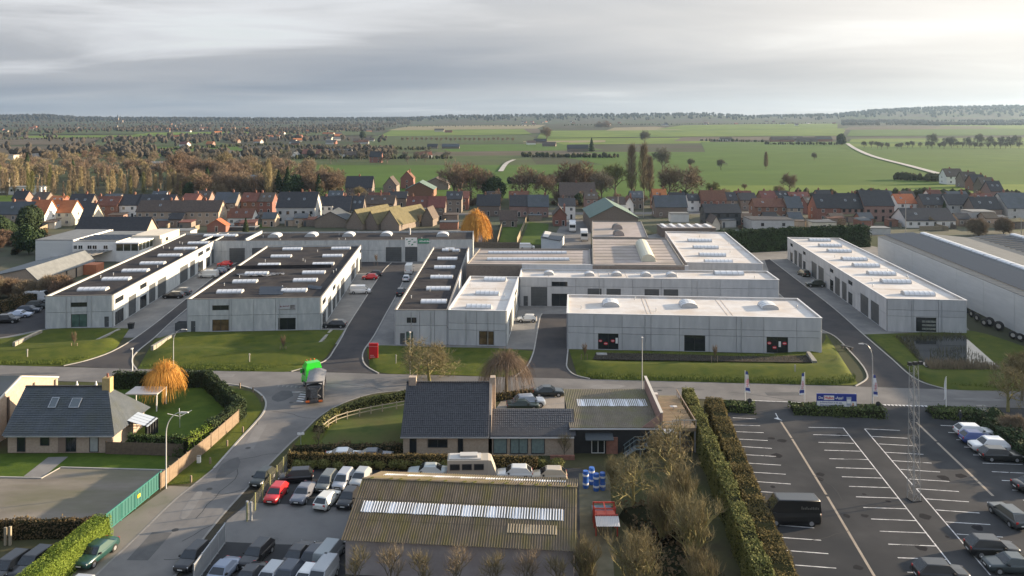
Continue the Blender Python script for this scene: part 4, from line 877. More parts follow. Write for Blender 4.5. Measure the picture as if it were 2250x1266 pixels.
MB().box(sl(1208), x2, -1.3, -1.05, 0, .55).build('planter_wall', brick_r, o)
# --- black workshop with corrugated roof, terrace and outside stair
x0, yb = G(1254, 996); x1 = G(1452, 996)[0]; w = x1 - x0; dd = 11.5
o = thing('workshop_building', 'black clad workshop with corrugated roof and white light strip next to the roof terrace', 'workshop', (x0, yb, 0))
blk = mat('cladding_black', (0.018, 0.019, 0.022), (0.026, 0.027, 0.03), 1.2, 0.7)
b = MB(); b.v = [(0, 0, 0), (w, 0, 0), (w, dd, 0), (0, dd, 0), (0, 0, 3.1), (w, 0, 3.1), (w, dd, 3.9), (0, dd, 3.9)]; b.f = [(0, 3, 2, 1), (4, 5, 6, 7), (0, 1, 5, 4), (1, 2, 6, 5), (2, 3, 7, 6), (3, 0, 4, 7)]; b.m = [0] * 6
b.build('wall', blk, o)
cor_g = mat('corrugated_fibre', (0.13, 0.112, 0.085), (0.175, 0.15, 0.115), 0.9, 0.95, stain=(0.15, 0.14, 0.075), stscale=0.4)
corrugated(o, [(-.15, -.2, 3.12), (w - .1, -.2, 3.12), (w - .1, dd, 3.93), (-.15, dd, 3.93)], .23, cor_g, .04)
lp = lambda u, v: ((u - U0) * (yb + 7.6) / F - x0)
tl = mat('translucent_strip', (0.62, 0.64, 0.67), (0.72, 0.73, 0.76), 1.2, 0.4)
for i in range(7):
    a, c = lerp(lp(1268, 0), lp(1421, 0), i / 7), lerp(lp(1268, 0), lp(1421, 0), (i + 1) / 7)
    corrugated(o, [(a, 6.0, 3.56), (c - .03, 6.0, 3.56), (c - .03, 8.2, 3.71), (a, 8.2, 3.71)], .23, tl, .04, 'roof_light')
MB().box(-.15, w, -.35, -.2, 3.0, 3.12).build('gutter', MATS['gutter_pale'], o)
b = MB(); b.v = [(w - .05, -.2, 3.0), (w + .2, -.2, 3.0), (w + .2, dd + .3, 3.6), (w - .05, dd + .3, 3.6), (w - .05, -.2, 5.0), (w + .2, -.2, 5.0), (w + .2, dd + .3, 5.6), (w - .05, dd + .3, 5.6)]
b.f = [(0, 3, 2, 1), (4, 5, 6, 7), (0, 1, 5, 4), (1, 2, 6, 5), (2, 3, 7, 6), (3, 0, 4, 7)]; b.m = [0] * 6; b.build('parapet_wall', WM['m'], o)
slab(o, [(w - .1, -.25, 5.08), (w + .25, -.25, 5.08), (w + .25, dd + .35, 5.68), (w - .1, dd + .35, 5.68)], .1, MATS['coping_stone'], 'coping')
slab(o, [(w - 2.4, -.15, 3.2), (w - .06, -.15, 3.2), (w - .06, -.1, 4.9)], .08, WM['m'], 'parapet_return')
X = lp(1277, 0) - .2; MB().hexa([(X, -1.2, 2.0), (X + 3.4, -1.2, 2.0), (X + 3.4, 0, 2.0), (X, 0, 2.0), (X, -1.2, 2.08), (X + 3.4, -1.2, 2.08), (X + 3.4, 0, 2.5), (X, 0, 2.5)]).build('porch_canopy', RT['slate'], o)
window_obj(1.6, 1.95, frame_w, glass, o, (X + .8, -.04, .03), 0, 2, 1, name='door'); MB().box(X + 2.6, X + 4.0, -.25, -.02, 0, 2.0).build('brick_pier', brick_r, o)
# terrace
xt0, xt1 = w + .25, G(1535, 950, 3)[0] - x0
MB().box(xt0, xt1, .2, 11.8, 2.6, 3.0).build('terrace_deck', mat('terrace_wood', (0.17, 0.125, 0.08), (0.24, 0.18, 0.115), 1.4, 0.85, stain=(.14, .12, .07), stscale=.4, aniso=(1, 6, 1)), o)
for k in range(24): MB().box(xt0 + .05, xt1 - .05, .3 + .47 * k, .7 + .47 * k, 3.0, 3.03).build('deck_plank', MATS['terrace_wood'], o)
MB().box(xt0, xt1, .3, 11.0, 0, .05).box(xt0, xt0 + .2, 3, 11, 0, 2.6).build('undercroft', blk, o)
for x in (xt1 - .2, (xt0 + xt1) / 2): MB().box(x, x + .18, .25, .43, 0, 2.6).build('terrace_post', metal_g, o)
b = MB()
for k in range(5): x = lerp(xt0 + 1.2, xt1, k / 4); b.box(x - .03, x + .03, .2, .26, 3.0, 4.0)
b.box(xt0 + 1.2, xt1, .2, .25, 3.95, 4.0).build('railing', metal_g, o)
b = MB()
for k in range(12): b.box(xt1 - .08, xt1 - .02, .3 + k, .36 + k, 3.0, 3.9)
b.box(xt1 - .12, xt1, .2, 11.7, 3.82, 3.95).build('railing', wood_m, o)
MB().box(xt0 + .6, xt0 + 1.3, 10.2, 11, 3.03, 3.7).build('terrace_box', mat('box_grey', (.45, .44, .42), rough=.7), o); MB().box(xt1 - 2, xt1 - 1.1, 6, 6.6, 3.45, 3.5).box(xt1 - 1.6, xt1 - 1.5, 6.25, 6.35, 3.03, 3.45).build('terrace_table', MATS['box_grey'], o)
st = MB().box(xt0, xt0 + 1.5, -1.2, .2, 2.85, 2.95).build('stair_landing', metal_g, o)
for k in range(14):
    x = xt0 - .0 - .27 * (k + 1) - (1.0 if k >= 9 else 0); z = 2.85 - .2 * (k + 1); MB().box(x, x + .3, -1.15, -.25, z, z + .04).build('stair_tread', metal_g, o)
for y in (-1.2, -.22):
    b = MB(); b.path([(xt0 + 1.5, y, 3.95), (xt0, y, 3.95), (xt0 - 2.5, y, 2.1), (xt0 - 3.5, y, 2.1), (xt0 - 4.9, y, 1.05)], .035, 5); b.path([(xt0, y, 2.8), (xt0 - 2.5, y, .95), (xt0 - 3.5, y, .95), (xt0 - 4.9, y, .0)], .08, 5)
    for t in range(9): x = xt0 - .3 - .55 * t; z = interp([(-4.9, 0.1), (-3.5, 1.0), (-2.5, 1.0), (0, 2.85)], x - xt0); b.box(x - .02, x + .02, y - .02, y + .02, z, z + 1.05)
    b.build('stair_rail', mat('rail_green_grey', (.16, .21, .22), rough=.5), o)
for x in (xt0 + .9, xt0 - 3.0): MB().box(x, x + .12, -1.15, -1.03, 0, 2.85 if x > xt0 else .95).build('stair_post', metal_g, o)
# --- big mossy shed at the bottom
pl, pr = G(749, 1189, 3.2), G(1268, 1214, 3.2)
a = math.atan2(pr[1] - pl[1], pr[0] - pl[0]); w = math.hypot(pr[0] - pl[0], pr[1] - pl[1]); d, e, r = 14.0, 3.2, 5.6
o = thing('shed', 'large mossy corrugated shed roof with long translucent strips in the bottom foreground', 'shed', (*pl, 0), a)
b = MB(); ym = d / 2; P = [(.4, 0), (d - .4, 0), (d - .4, e), (ym, r - .15), (.4, e)]; b.v = [(.3, y, z) for y, z in P] + [(w - .3, y, z) for y, z in P]; b.f = [(4, 3, 2, 1, 0), (5, 6, 7, 8, 9), (0, 5, 9, 4), (1, 2, 7, 6), (0, 1, 6, 5)]; b.m = [0] * 5; b.build('wall', mat('shed_wall', (.30, .26, .25), (.37, .33, .32), .8, .9), o)
cor_m = mat('corrugated_mossy', (0.105, 0.084, 0.06), (0.15, 0.12, 0.086), 0.8, 0.95, stain=(0.125, 0.105, 0.042), stscale=0.55, aniso=(1.6, .5, 1), bump=.2)
corrugated(o, [(0, 0, e), (w, 0, e), (w, ym, r), (0, ym, r)], .235, cor_m, .055, rows=3); corrugated(o, [(w, d, e), (0, d, e), (0, ym, r), (w, ym, r)], .235, cor_m, .055, rows=3)
def shed_strip(t0, t1, x0, x1, n, m, name='roof_light', back=False):
    for i in range(n):
        a_, c_ = lerp(x0, x1, i / n), lerp(x0, x1, (i + 1) / n) - .03
        if back: q = [(c_, lerp(d, ym, t0), lerp(e, r, t0) + .05), (a_, lerp(d, ym, t0), lerp(e, r, t0) + .05), (a_, lerp(d, ym, t1), lerp(e, r, t1) + .05), (c_, lerp(d, ym, t1), lerp(e, r, t1) + .05)]
        else: q = [(a_, lerp(0, ym, t0), lerp(e, r, t0) + .05), (c_, lerp(0, ym, t0), lerp(e, r, t0) + .05), (c_, lerp(0, ym, t1), lerp(e, r, t1) + .05), (a_, lerp(0, ym, t1), lerp(e, r, t1) + .05)]
        corrugated(o, q, .235, m, .055, name)
shed_strip(.44, .62, .9, w - 1.2, 18, tl); shed_strip(.35, .52, 1.2, w - 1.2, 18, tl, back=True)
shed_strip(.22, .36, w - 6.3, w - 1.7, 6, mat('aged_strip', (.33, .26, .17), (.40, .33, .23), .8, .8), 'patched_sheet')
rr = random.Random(8)
for k in range(14): MB().tube((1 + w * k / 14.5, ym, r + .05), (1 + w * k / 14.5 + .3, ym + .1, r + .2), .16, .06, 6).build('moss_tuft', mat('moss', (.16, .15, .03), (.22, .2, .05), 4, .95), o, (rr.uniform(-.3, .3), 0, 0))
MB().box(0, w, ym - .14, ym + .14, r + .03, r + .13).build('ridge_cap', cor_m, o)
# --- white building with a glazed corner and its neighbours at the left edge
o = thing('warehouse', 'low white industrial building with solar panels and a glass corner lounge, left edge', 'warehouse', (*G(78, 573), 0))
bx = G(78, 573)[0]; by = G(78, 573)[1]; k_ = by / F
panel_w = mat('sandwich_panel', (.55, .56, .56), (.60, .61, .61), .4, .6, aniso=(.2, .2, 4))
W1 = 87 * k_; W2 = 95 * k_; h_ = CAMZ - (528 - V0) * by / F
MB().box(0, W1, 0, 22, 0, h_).build('hall_wall', panel_w, o); MB().box(-.1, W1, -.1, 22, h_, h_ + .15).build('hall_roof', RT['grey'], o)
for k in range(4): MB().box(0, W1, -.03, 0, .2 + h_ * k / 4, h_ * (k + 1) / 4 - .05).build('cladding_panel', panel_w, o)
for k in range(2): MB().box(W1 * .42 + k * 1.1, W1 * .42 + k * 1.1 + .8, -1, -.2, .3, 1.4).build('air_unit', MATS['box_grey'], o)
MB().box(W1, W1 + W2, -1.2, 20, 0, h_ - .3).build('office_wall', render_w, o); MB().box(W1, W1 + W2, -1.2, 20, h_ - .3, h_ - .15).build('office_roof', RT['grey'], o); MB().box(W1 - .1, W1 + .3, -1.3, 20, 0, h_ + .3).build('parapet', white_m, o)
for u in (165, 177, 197, 208, 232): 
    x = (u - 78) * k_; window_obj(1.3, 1.15, frame_w, glass, o, (x, -1.24, h_ - 2.4), 0, 2, 1)
for i in range(8):
    for j in range(4): MB().box(-.75, .75, -.5, .5, 0, .04).build('solar_panel', pv, o, (W1 + 1.4 + 1.62 * i, 1 + 2.6 * j, h_ + .15)).rotation_euler = (R(14), 0, 0)
x = W1 + W2
MB().box(x, x + 8.5, 8, 22, 0, h_ + .2).build('tall_wall', WM['c'], o)
MB().box(x, x + 6.5, -1.5, 8, 0, h_ - 2.9).build('lounge_base', render_w, o); MB().box(x - .2, x + 6.8, -1.8, 8, h_ - .75, h_ - .45).build('lounge_roof', white_m, o)
for k in range(3): window_obj(2.1, 2.1, frame_w, mat('lounge_glass', (.06, .075, .05), (.02, .025, .02), 1, .08, spec=.7), o, (x + .1 + 2.15 * k, -1.5, h_ - 2.9), 0, 1, 1)
for k in range(4): window_obj(2.2, 2.1, frame_w, MATS['lounge_glass'], o, (x + 6.5, -1.4 + 2.3 * k, h_ - 2.9), math.pi / 2, 1, 1)
win(o, 'r', x + 8.5, 0, 12, h_ - 2, 1.6, 1, frame_d)
# steel canopy before it
X, Y = G(150, 576); o = thing('carport', 'steel carport with pale slatted roof before the white building', 'carport', (X, Y - 2, 0))
MB().hexa([(0, -3, 2.6), (9.5, -3, 2.6), (12, 3, 3.1), (3, 3, 3.1), (0, -3, 2.7), (9.5, -3, 2.7), (12, 3, 3.2), (3, 3, 3.2)]).build('carport_roof', RT['grey'], o)
for i in range(8): x = 1 + 1.2 * i; MB().hexa([(x, -3, 2.71), (x + .2, -3, 2.71), (x + 2.8, 3, 3.21), (x + 2.6, 3, 3.21), (x, -3, 2.8), (x + .2, -3, 2.8), (x + 2.8, 3, 3.3), (x + 2.6, 3, 3.3)]).build('roof_batten', coping_m, o)
for i in range(4): MB().box(.2 + 3 * i, .3 + 3 * i, -2.9, -2.8, 0, 2.6).build('post', metal_g, o)
o = gable('workshop_building', 'long grey sheet roofed workshop with lit brown gable left of the long unit row', G(-60, 640), 0.0, 15.5, 26, 2.6, 5.2, WM['b'], RT['grey'], 'y', .2, cat='workshop', asym=.82)
for k in range(5): MB().box(15.51, 15.6, 3 + 4.5 * k, 3.5 + 4.5 * k, 0, 2.7).build('steel_post', frame_d, o)
MB().box(15.6, 19, 20, 24, 0, 2.6).build('annex', mat('annex_orange', (.40, .14, .07), (.46, .18, .09), 1, .85), o)
o = gable('house', 'black roofed house with timber gable just behind the white building', G(165, 536), 0, 23, 9, 4.0, 8.2, brick_b, RT['black'], 'x', .5)
# --- halls at the right edge
ang = R(-5.9); P0 = Vector(G(2250, 739)) ; dv = Vector((math.sin(-ang), math.cos(ang))); P0 = P0 - dv * 34
o = thing('warehouse', 'huge white hall with solar rows and glowing ridge light at the right edge', 'warehouse', (P0.x, P0.y, 0), ang)
LL = 112; sheet_w = mat('hall_cladding', (.44, .46, .47), (.50, .52, .53), .5, .6, aniso=(.3, .3, 3))
n = 9
for k in range(n): MB().box(0, .25, LL * k / n + .04, LL * (k + 1) / n - .04, 0, 7.4).build('wall_panel', sheet_w, o)
MB().box(.05, 48, .1, LL - .1, 0, 7.3).build('core_wall', core_m, o); MB().box(0, 48, -.2, .0, 0, 7.4).build('wall_panel', sheet_w, o)
def roofz(x): return interp([(0, 7.5), (12, 8.6), (24, 7.5), (36, 8.6), (48, 7.5)], x)
for i, x in enumerate((0, 12, 24, 36)):
    x1_ = x + 12; q = [(x, LL + .2, roofz(x)), (x, -.3, roofz(x)), (x1_, -.3, roofz(x1_)), (x1_, LL + .2, roofz(x1_))]; slab(o, q, .15, mat('hall_roof', (.085, .095, .10), (.11, .12, .125), .4, .8))
for x in (12, 36):
    for k in range(18): skylight(o, x, 3.2 + 6.15 * k, 8.5, 2.0, 6.0, .35, 'y', 3, name='ridge_light')
sol = MB().box(-4.1, 4.1, -.42, .42, 0, .04).mesh('solar_row', pv)
for k in range(82):
    for xc in (5.9, 29.9):
        if xc > 20 and k % 2: continue
        s_ = ob('solar_row', sol, o, (xc, 2 + 1.36 * k, roofz(xc) + .22)); s_.rotation_euler = (R(10), -math.atan(1.1 / 12), 0)
# ---------------------------------------------------------------- village houses
# u0, u1 = front corners, vr = ridge, ve = eave (pixels); ze = eave height in metres; that fixes the distance
def vhouse(u0, u1, vr, ve, ze, wall_, roof_, label, ridge='x', d=9.0, n=3, fl=2, chim=1, name='house', rg=True, ang=0.0, cat='house', fm=None):
    Y = F * (CAMZ - ze) / (ve - V0); p = ((u0 - U0) * Y / F, Y); w = (u1 - u0) * Y / F
    zr = max(ze + 1.2, min(ze + 5.5, CAMZ - (vr - V0) * (Y + d / 2) / F)) if ridge == 'x' else CAMZ - (vr - V0) * Y / F
    rr = random.Random(int(u0 * 7 + ve))
    ch = [(lerp(.1, .9, rr.random()) * w, d * .5, zr + .9) for _ in range(chim)]
    o = gable(name, label, p, ang, w, d, ze, zr, WM[wall_], RT[roof_], ridge, .3, ch, cat=cat)
    for k in range(n):
        for f in range(fl):
            x = w * (k + .5) / n; z = .9 + f * 2.7
            if z + 1.2 > ze: continue
            if f == 0 and k == n // 2: win(o, 'f', w, d, x - .5, .1, 1.0, 2.1, fm or frame_w, glass, 1, door=True)
            else: win(o, 'f', w, d, x - .55, z, 1.1, 1.25, fm or frame_w, glass, 2)
    if rg:
        side = 'r' if p[0] + w / 2 < 20 else 'l'
        for f in range(fl):
            if .9 + 2.7 * f + 1.2 < ze: win(o, side, w, d, d * .55, .9 + 2.7 * f, 1.0, 1.2, fm or frame_w, glass, 2)
    for k in range(rr.choice((0, 1, 2))):
        if ridge == 'x' and d > 6:
            t = .45; y = d / 2 * t; z = lerp(ze, zr, t) + .2; x = w * (.25 + .4 * k)
            q = window_obj(.8, 1.0, metal_g, MATS['roof_glass'], o, (x, y, z), 0, 1, 1, name='roof_window'); q.rotation_euler = (-math.atan2(d / 2, zr - ze), 0, 0)
    return o
V = [
 (-70, 62, 444, 471, 5.5, 'b', 'slate', 'dark roofed buff brick terrace at the far left with two roof windows', dict(n=6)),
 (57, 98, 440, 471, 5.4, 'w', 'orange', 'white house with bright orange roof and tall white gable', dict(n=2)),
 (105, 155, 441, 467, 5.2, 'c', 'orange', 'cream house with orange roof next to the tall white gable', dict(n=3)),
 (103, 134, 431, 446, 5.0, 'r', 'orange', 'small orange roof peeping behind the two orange roofed houses', dict(n=2, rg=False)),
 (146, 195, 427, 455, 5.5, 'g', 'black', 'black roofed brick house behind the sunlit timber gable', dict()),
 (176, 199, 440, 482, 3.2, 'c', 'black', 'steep black roof with sunlit cream gable turned to the right', dict(n=1, fl=1, d=10)),
 (199, 256, 432, 452, 5.5, 'r', 'red', 'red brick house with rusty red roof left of the long black roof', dict()),
 (262, 300, 428, 451, 5.5, 'w', 'black', 'white walled house under the left end of the long black roof', dict(n=2)),
 (300, 377, 428, 451, 5.5, 'm', 'black', 'dark brick house under the right end of the long black roof', dict(n=4)),
 (299, 480, 441, 465, 5.5, 'b', 'brown', 'long buff terrace with brown roof and a row of eleven upper windows', dict(n=11, chim=3)),
 (399, 430, 426, 440, 5.5, 'r', 'red', 'small red roofed house far behind the long buff terrace', dict(n=2)),
 (469, 517, 423, 446, 5.5, 'g', 'slate', 'grey roofed brick house with steep gable behind the end of the buff terrace', dict()),
 (529, 566, 424, 443, 5.5, 'r', 'red', 'red brick terrace house with red roof and two white windows', dict(n=2)),
 (566, 598, 424, 443, 5.5, 'r', 'brown', 'brown roofed half of the red brick terrace with a pale gable', dict(n=2)),
 (500, 553, 459, 478.7, 2.9, 'w', 'red', 'white bungalow with red brown roof beside the dark cypress', dict(n=3, fl=1, d=8)),
 (607, 692, 421, 456, 6.3, 'n', 'black', 'large pale house with steep black roof and balconies', dict(n=5, d=11, fm=frame_d)),
 (701, 731, 432, 452, 5.5, 'w', 'black', 'narrow white house with black roof right of the balconied one', dict(n=2)),
 (732, 768, 431, 462, 5.0, 's', 'black', 'black slate clad house with roof light in the village row', dict(n=2, fm=frame_d)),
 (768, 796, 431, 461, 5.0, 'g', 'black', 'brick house with black roof beside the slate clad house', dict(n=2)),
 (797, 865, 430, 448, 5.6, 'g', 'brown', 'wide brown brick house with dark roof and white framed windows', dict(n=5)),
 (893, 941, 432, 455, 5.5, 'w', 'red', 'white rear wall under a rusty orange roof near the golden willow', dict(n=3)),
 (941, 977, 432, 456, 5.4, 'g', 'red', 'brown brick neighbour sharing the rusty orange roof', dict(n=2)),
 (981, 1014, 421, 438, 6.0, 'g', 'black', 'tall dark brick house with sharp gable left of the bare trees', dict(n=2)),
 (1048, 1098, 428, 452, 4.5, 'g', 'black', 'grey brick house with black roof and white chimney behind the golden willow', dict(n=3)),
 (1121, 1160, 429, 453, 4.6, 'm', 'black', 'left half of a low mauve brick pair with black roof', dict(n=3)),
 (1161, 1205, 429, 454, 4.5, 'm', 'slate', 'right half of a low mauve brick pair with grey roof', dict(n=3)),
 (1231, 1309, 395, 430, 5.0, 'g', 'brown', 'big farmhouse with huge dark brown roof under the tall bare trees', dict(n=6, d=14)),
 (1229, 1264, 436, 453, 5.5, 'w', 'black', 'white house with black roof behind the red brick gable', dict(n=2)),
 (1337, 1374, 433, 449, 4.0, 'w', 'brown', 'white cottage with brown roof left of the small white gable', dict(n=2, fl=1)),
 (1437, 1466, 416, 438, 5.0, 'r', 'orange', 'orange roofed brick house near the two tall poplars', dict(n=2)),
 (1441, 1510, 430, 455, 4.5, 'g', 'slate', 'grey brick house with broad hipped slate roof behind the white box', dict(n=3)),
 (1543, 1596, 419, 441, 5.2, 'r', 'red', 'red roofed brick house in the right village row near the poplars', dict(n=4)),
 (1550, 1628, 449, 468, 5.2, 's', 'black', 'dark slate clad house with wide rear windows in the right village row', dict(n=4, fm=frame_d)),
 (1620, 1655, 420, 438, 4.8, 'g', 'red', 'brown roofed cottage between the red roof and the brick terrace', dict(n=2)),
 (1675, 1708, 420, 436, 4.8, 'r', 'red', 'far red roof peeping over the red brown brick terrace', dict(n=2)),
 (1709, 1738, 420, 436, 4.8, 'g', 'black', 'far black roof peeping over the pale rear extension', dict(n=2)),
 (1660, 1731, 437, 455, 5.2, 'r', 'red', 'red brick terrace with white windows and dull red roof', dict(n=4)),
 (1731, 1764, 432, 457, 5.0, 'b', 'slate', 'buff house with grey green roof next to the red brick terrace', dict(n=2)),
 (1773, 1793, 433, 446, 5.0, 'r', 'brown', 'narrow brick house with small brown roof before the long black roof', dict(n=1)),
 (1796, 1847, 427, 457, 5.4, 'r', 'black', 'brick house with steep black roof and one white window', dict(n=2, d=10)),
 (1848, 1900, 425, 458, 5.2, 'm', 'black', 'mauve brick apartment house with long dark roof and terraces', dict(n=4, d=10, fm=frame_d)),
 (1900, 1965, 412, 452, 6.4, 'm', 'black', 'taller dark roofed apartment house with white dormer', dict(n=4, d=12, fm=frame_d)),
 (1973, 2014, 427, 447, 5.2, 'w', 'orange', 'white house with pinkish orange roof on the right', dict(n=2)),
 (2030, 2084, 427, 450, 5.2, 'g', 'black', 'dark roofed house behind the white bungalow and the fir', dict(n=3)),
 (2085, 2138, 427, 450, 5.4, 'n', 'black', 'pale house with dark roof and a grid of white windows', dict(n=3)),
 (1992, 2100, 458, 485, 2.7, 'w', 'black', 'white bungalow with low black roof at the right of the village', dict(n=6, fl=1, d=12)),
 (2143, 2202, 433, 460, 4.5, 'g', 'black', 'brown brick house with black roof beside the big grey gable', dict(n=3)),
 (2215, 2330, 414, 458, 5.0, 'n', 'slate', 'big grey house with slate roof cut by the right edge', dict(n=4, d=14)),
 (759, 817, 387, 412, 5.0, 'g', 'black', 'dark roofed house standing alone at the edge of the green field', dict(n=3)),
 (2080, 2118, 371, 388, 5.0, 'w', 'brown', 'white gabled cottage at the end of the pale farm lane', dict(n=2)),
 (2118, 2150, 378, 396, 4.6, 'g', 'brown', 'first brown roof of the cottage row along the field', dict(n=2)),
 (2140, 2168, 384, 402, 4.6, 'r', 'black', 'second cottage of the row along the field with black roof', dict(n=2)),
 (2160, 2190, 390, 410, 4.6, 'g', 'brown', 'third cottage of the row along the field', dict(n=2)),
 (2178, 2206, 398, 420, 4.6, 'm', 'black', 'fourth cottage of the row along the field nearest the village', dict(n=2)),
 (1099, 1136, 463, 484, 2.6, 'g', 'brown', 'brick garden house with ribbed dark roof on the lawn strip', dict(n=2, fl=1, chim=0, d=6)),
 (812, 838, 333, 345, 5.5, 'r', 'black', 'tall dark house in the hamlet beyond the green field', dict(n=2)),
 (540, 585, 385, 396, 3.5, 'g', 'grey', 'pale roofed farm shed among the trees left of centre', dict(n=2, fl=1, chim=0)),
]
for u0, u1, vr, ve, ze, wl, rf, lb, kw in V: vhouse(u0, u1, vr, ve, ze, wl, rf, lb, **kw)
# rear village rows
rr = random.Random(31); ORD = 'first second third fourth fifth sixth seventh eighth ninth tenth eleventh twelfth thirteenth fourteenth fifteenth sixteenth'.split()
us_ = sorted([40, 85, 240, 345, 440, 620, 672, 735, 830, 872, 1010, 1085, 1140, 1300, 1400, 1490] ); vs_ = [1530, 1600, 1645, 1700, 1760, 1815, 1880, 1945, 2000, 2060, 2110, 2165, 2225]
for part_, L_ in (('left', us_), ('right', vs_)):
    for i, u in enumerate(L_):
        rf, wl = rr.choice(('black', 'brown', 'red', 'slate', 'black', 'red')), rr.choice('rgwmg'); w_ = rr.uniform(26, 44); ve = rr.uniform(434, 441)
        vhouse(u - w_ / 2, u + w_ / 2, ve - rr.uniform(14, 18), ve, rr.uniform(4.2, 5.4), wl, rf, {'black': 'black', 'brown': 'brown', 'red': 'red', 'slate': 'grey'}[rf] + ' roof in the rear village row, ' + ORD[i] + ' in its ' + part_ + ' half', n=2, d=rr.uniform(7, 9.5), rg=False)
for i, u in enumerate((385, 590, 660, 845, 905, 1640, 1695, 1750, 1842, 1905, 2120, 2180)):
    vhouse(u - 14, u + 14, 468 + rr.uniform(-2, 2), 480 + rr.uniform(-2, 3), rr.uniform(2.6, 3.2), rr.choice('rgmb'), rr.choice(('black', 'brown', 'slate')), 'low rear extension behind the village row, ' + ORD[i] + ' from the left', n=2, fl=1, d=6, rg=False, chim=0, name='extension', cat='extension')
# gables turned to us, barns and flat roofs
for u0, u1, vr, ve, ze, wl, rf, lb, kw in [
 (1216, 1245, 457, 473, 4.2, 'r', 'brown', 'small red brick gable with white windows by the truck yard', dict(n=2, chim=1, d=8)),
 (1374, 1392, 433, 447, 4.2, 'w', 'red', 'small white gable house facing us beside the brown roof', dict(n=1, chim=1, d=7)),
 (842, 871, 390, 408, 5.0, 'g', 'brown', 'brown brick barn gable at the edge of the green field', dict(n=1, chim=0, d=12, name='barn', cat='barn')),
 (880, 908, 377, 392, 6.0, 'r', 'red', 'red brick gable house standing alone before the green field', dict(n=1, chim=1, d=9)),
 (762, 804, 461, 489, 2.4, 'g', 'moss', 'leftmost of three mossy sawtooth barns with light strips', dict(n=0, chim=0, d=22, name='barn', cat='barn', ang=R(-24))),
 (800, 834, 463, 490, 2.4, 'g', 'moss', 'middle one of three mossy sawtooth barns', dict(n=0, chim=0, d=20, name='barn', cat='barn', ang=R(-24))),
 (836, 884, 461, 491, 2.4, 'g', 'moss', 'rightmost of three mossy sawtooth barns', dict(n=0, chim=0, d=22, name='barn', cat='barn', ang=R(-24))),
 (692, 760, 466, 483, 3.0, 'g', 'slate', 'dark low barn with open bays behind the rear unit row', dict(n=0, chim=0, d=14, name='barn', cat='barn')),
 (890, 953, 401, 417, 4.0, 'r', 'green', 'green roofed barn behind the rusty orange roof', dict(n=0, chim=0, d=16, name='barn', cat='barn')),
 (930, 985, 392, 404, 3.5, 'g', 'brown', 'brown farm shed behind the green roofed barn', dict(n=0, chim=0, d=14, name='barn', cat='barn')),
 (1297, 1402, 453, 479, 5.0, 'g', 'green', 'wide green roofed hall behind the brown workshop roofs', dict(n=0, chim=0, d=30, name='barn', cat='hall')),
 (455, 496, 483, 496, 2.4, 'r', 'orange', 'little orange brick outhouse by the white bungalow', dict(n=1, chim=0, d=4, fl=1, name='outhouse', cat='shed')),
 (926, 952, 457, 480, 3.0, 'g', 'brown', 'brown garden barn near the golden willow', dict(n=0, chim=0, d=8, name='barn', cat='barn', ang=R(-10))),
 (1565, 1582, 476, 490, 2.6, 'c', 'brown', 'small sunlit gable of a shed behind the flat garages', dict(n=0, chim=0, d=9, name='barn', cat='shed')),
]: vhouse(u0, u1, vr, ve, ze, wl, rf, lb, ridge='y', rg=False, **kw)
def flat(u0, u1, vt, vb, wm, label, d=8.0, name='garage_row', cat='garage', rm=None, n=0, ang=0.0, vents=0):
    Y = G(0, vb)[1]; x0 = (u0 - U0) * Y / F; w = (u1 - u0) * Y / F; h = CAMZ - (vt - V0) * Y / F
    o = thing(name, label, cat, (x0, Y, 0), ang); MB().box(0, w, 0, d, 0, h).build('wall', wm, o); MB().box(-.15, w + .15, -.15, d + .15, h, h + .18).build('roof', rm or RT['grey'], o)
    for k in range(n): window_obj(1.1, 1.2, frame_d, glass, o, (w * (k + .5) / n - .5, -.03, max(.3, h - 2.2)), 0, 2, 1)
    for k in range(vents): MB().box(w * (k + .5) / vents - .6, w * (k + .5) / vents + .5, 1, d - 1, h + .18, h + .5).build('roof_light', tl, o)
    return o
flat(1455, 1573, 502, 522, WM['g'], 'flat grey garage row with white roof lights behind the white roofed unit', 10, n=5, rm=roofbrown, vents=6)
flat(1474, 1514, 470, 489, WM['w'], 'white flat box extension before the hipped slate roof', 5, 'extension', 'extension')
flat(1652, 1745, 484, 507, WM['n'], 'flat roofed grey bungalow with dark roof terrace behind the tall hedge', 11, 'house', 'house', RT['black'], 2)
flat(1785, 1838, 489, 507, WM['c'], 'pale shed with a grey door behind the right unit row', 7, 'shed', 'shed', RT['slate'], 1)
flat(2136, 2188, 466, 494, WM['n'], 'modern grey cube house with flat roof at the right', 8, 'house', 'house', RT['grey'], 2)
flat(1894, 1957, 502, 516, WM['n'], 'long pale heap of covered pallets behind the big white hall', 5, 'store', 'store')
flat(300, 418, 508, 522, WM['n'], 'low white garage row behind the white industrial building', 6, 'garage_row', 'garage', RT['grey'])
flat(500, 560, 500, 507, WM['s'], 'dark garden shed in front of the pale balconied house', 5, 'shed', 'shed')
flat(966, 1006, 489, 505, WM['r'], 'red brick shed with flat roof between gardens', 6, 'shed', 'shed', RT['slate'])
flat(1162, 1190, 474, 486, WM['g'], 'grey garden shed at the end of the lawn strip', 5, 'shed', 'shed', RT['slate'])
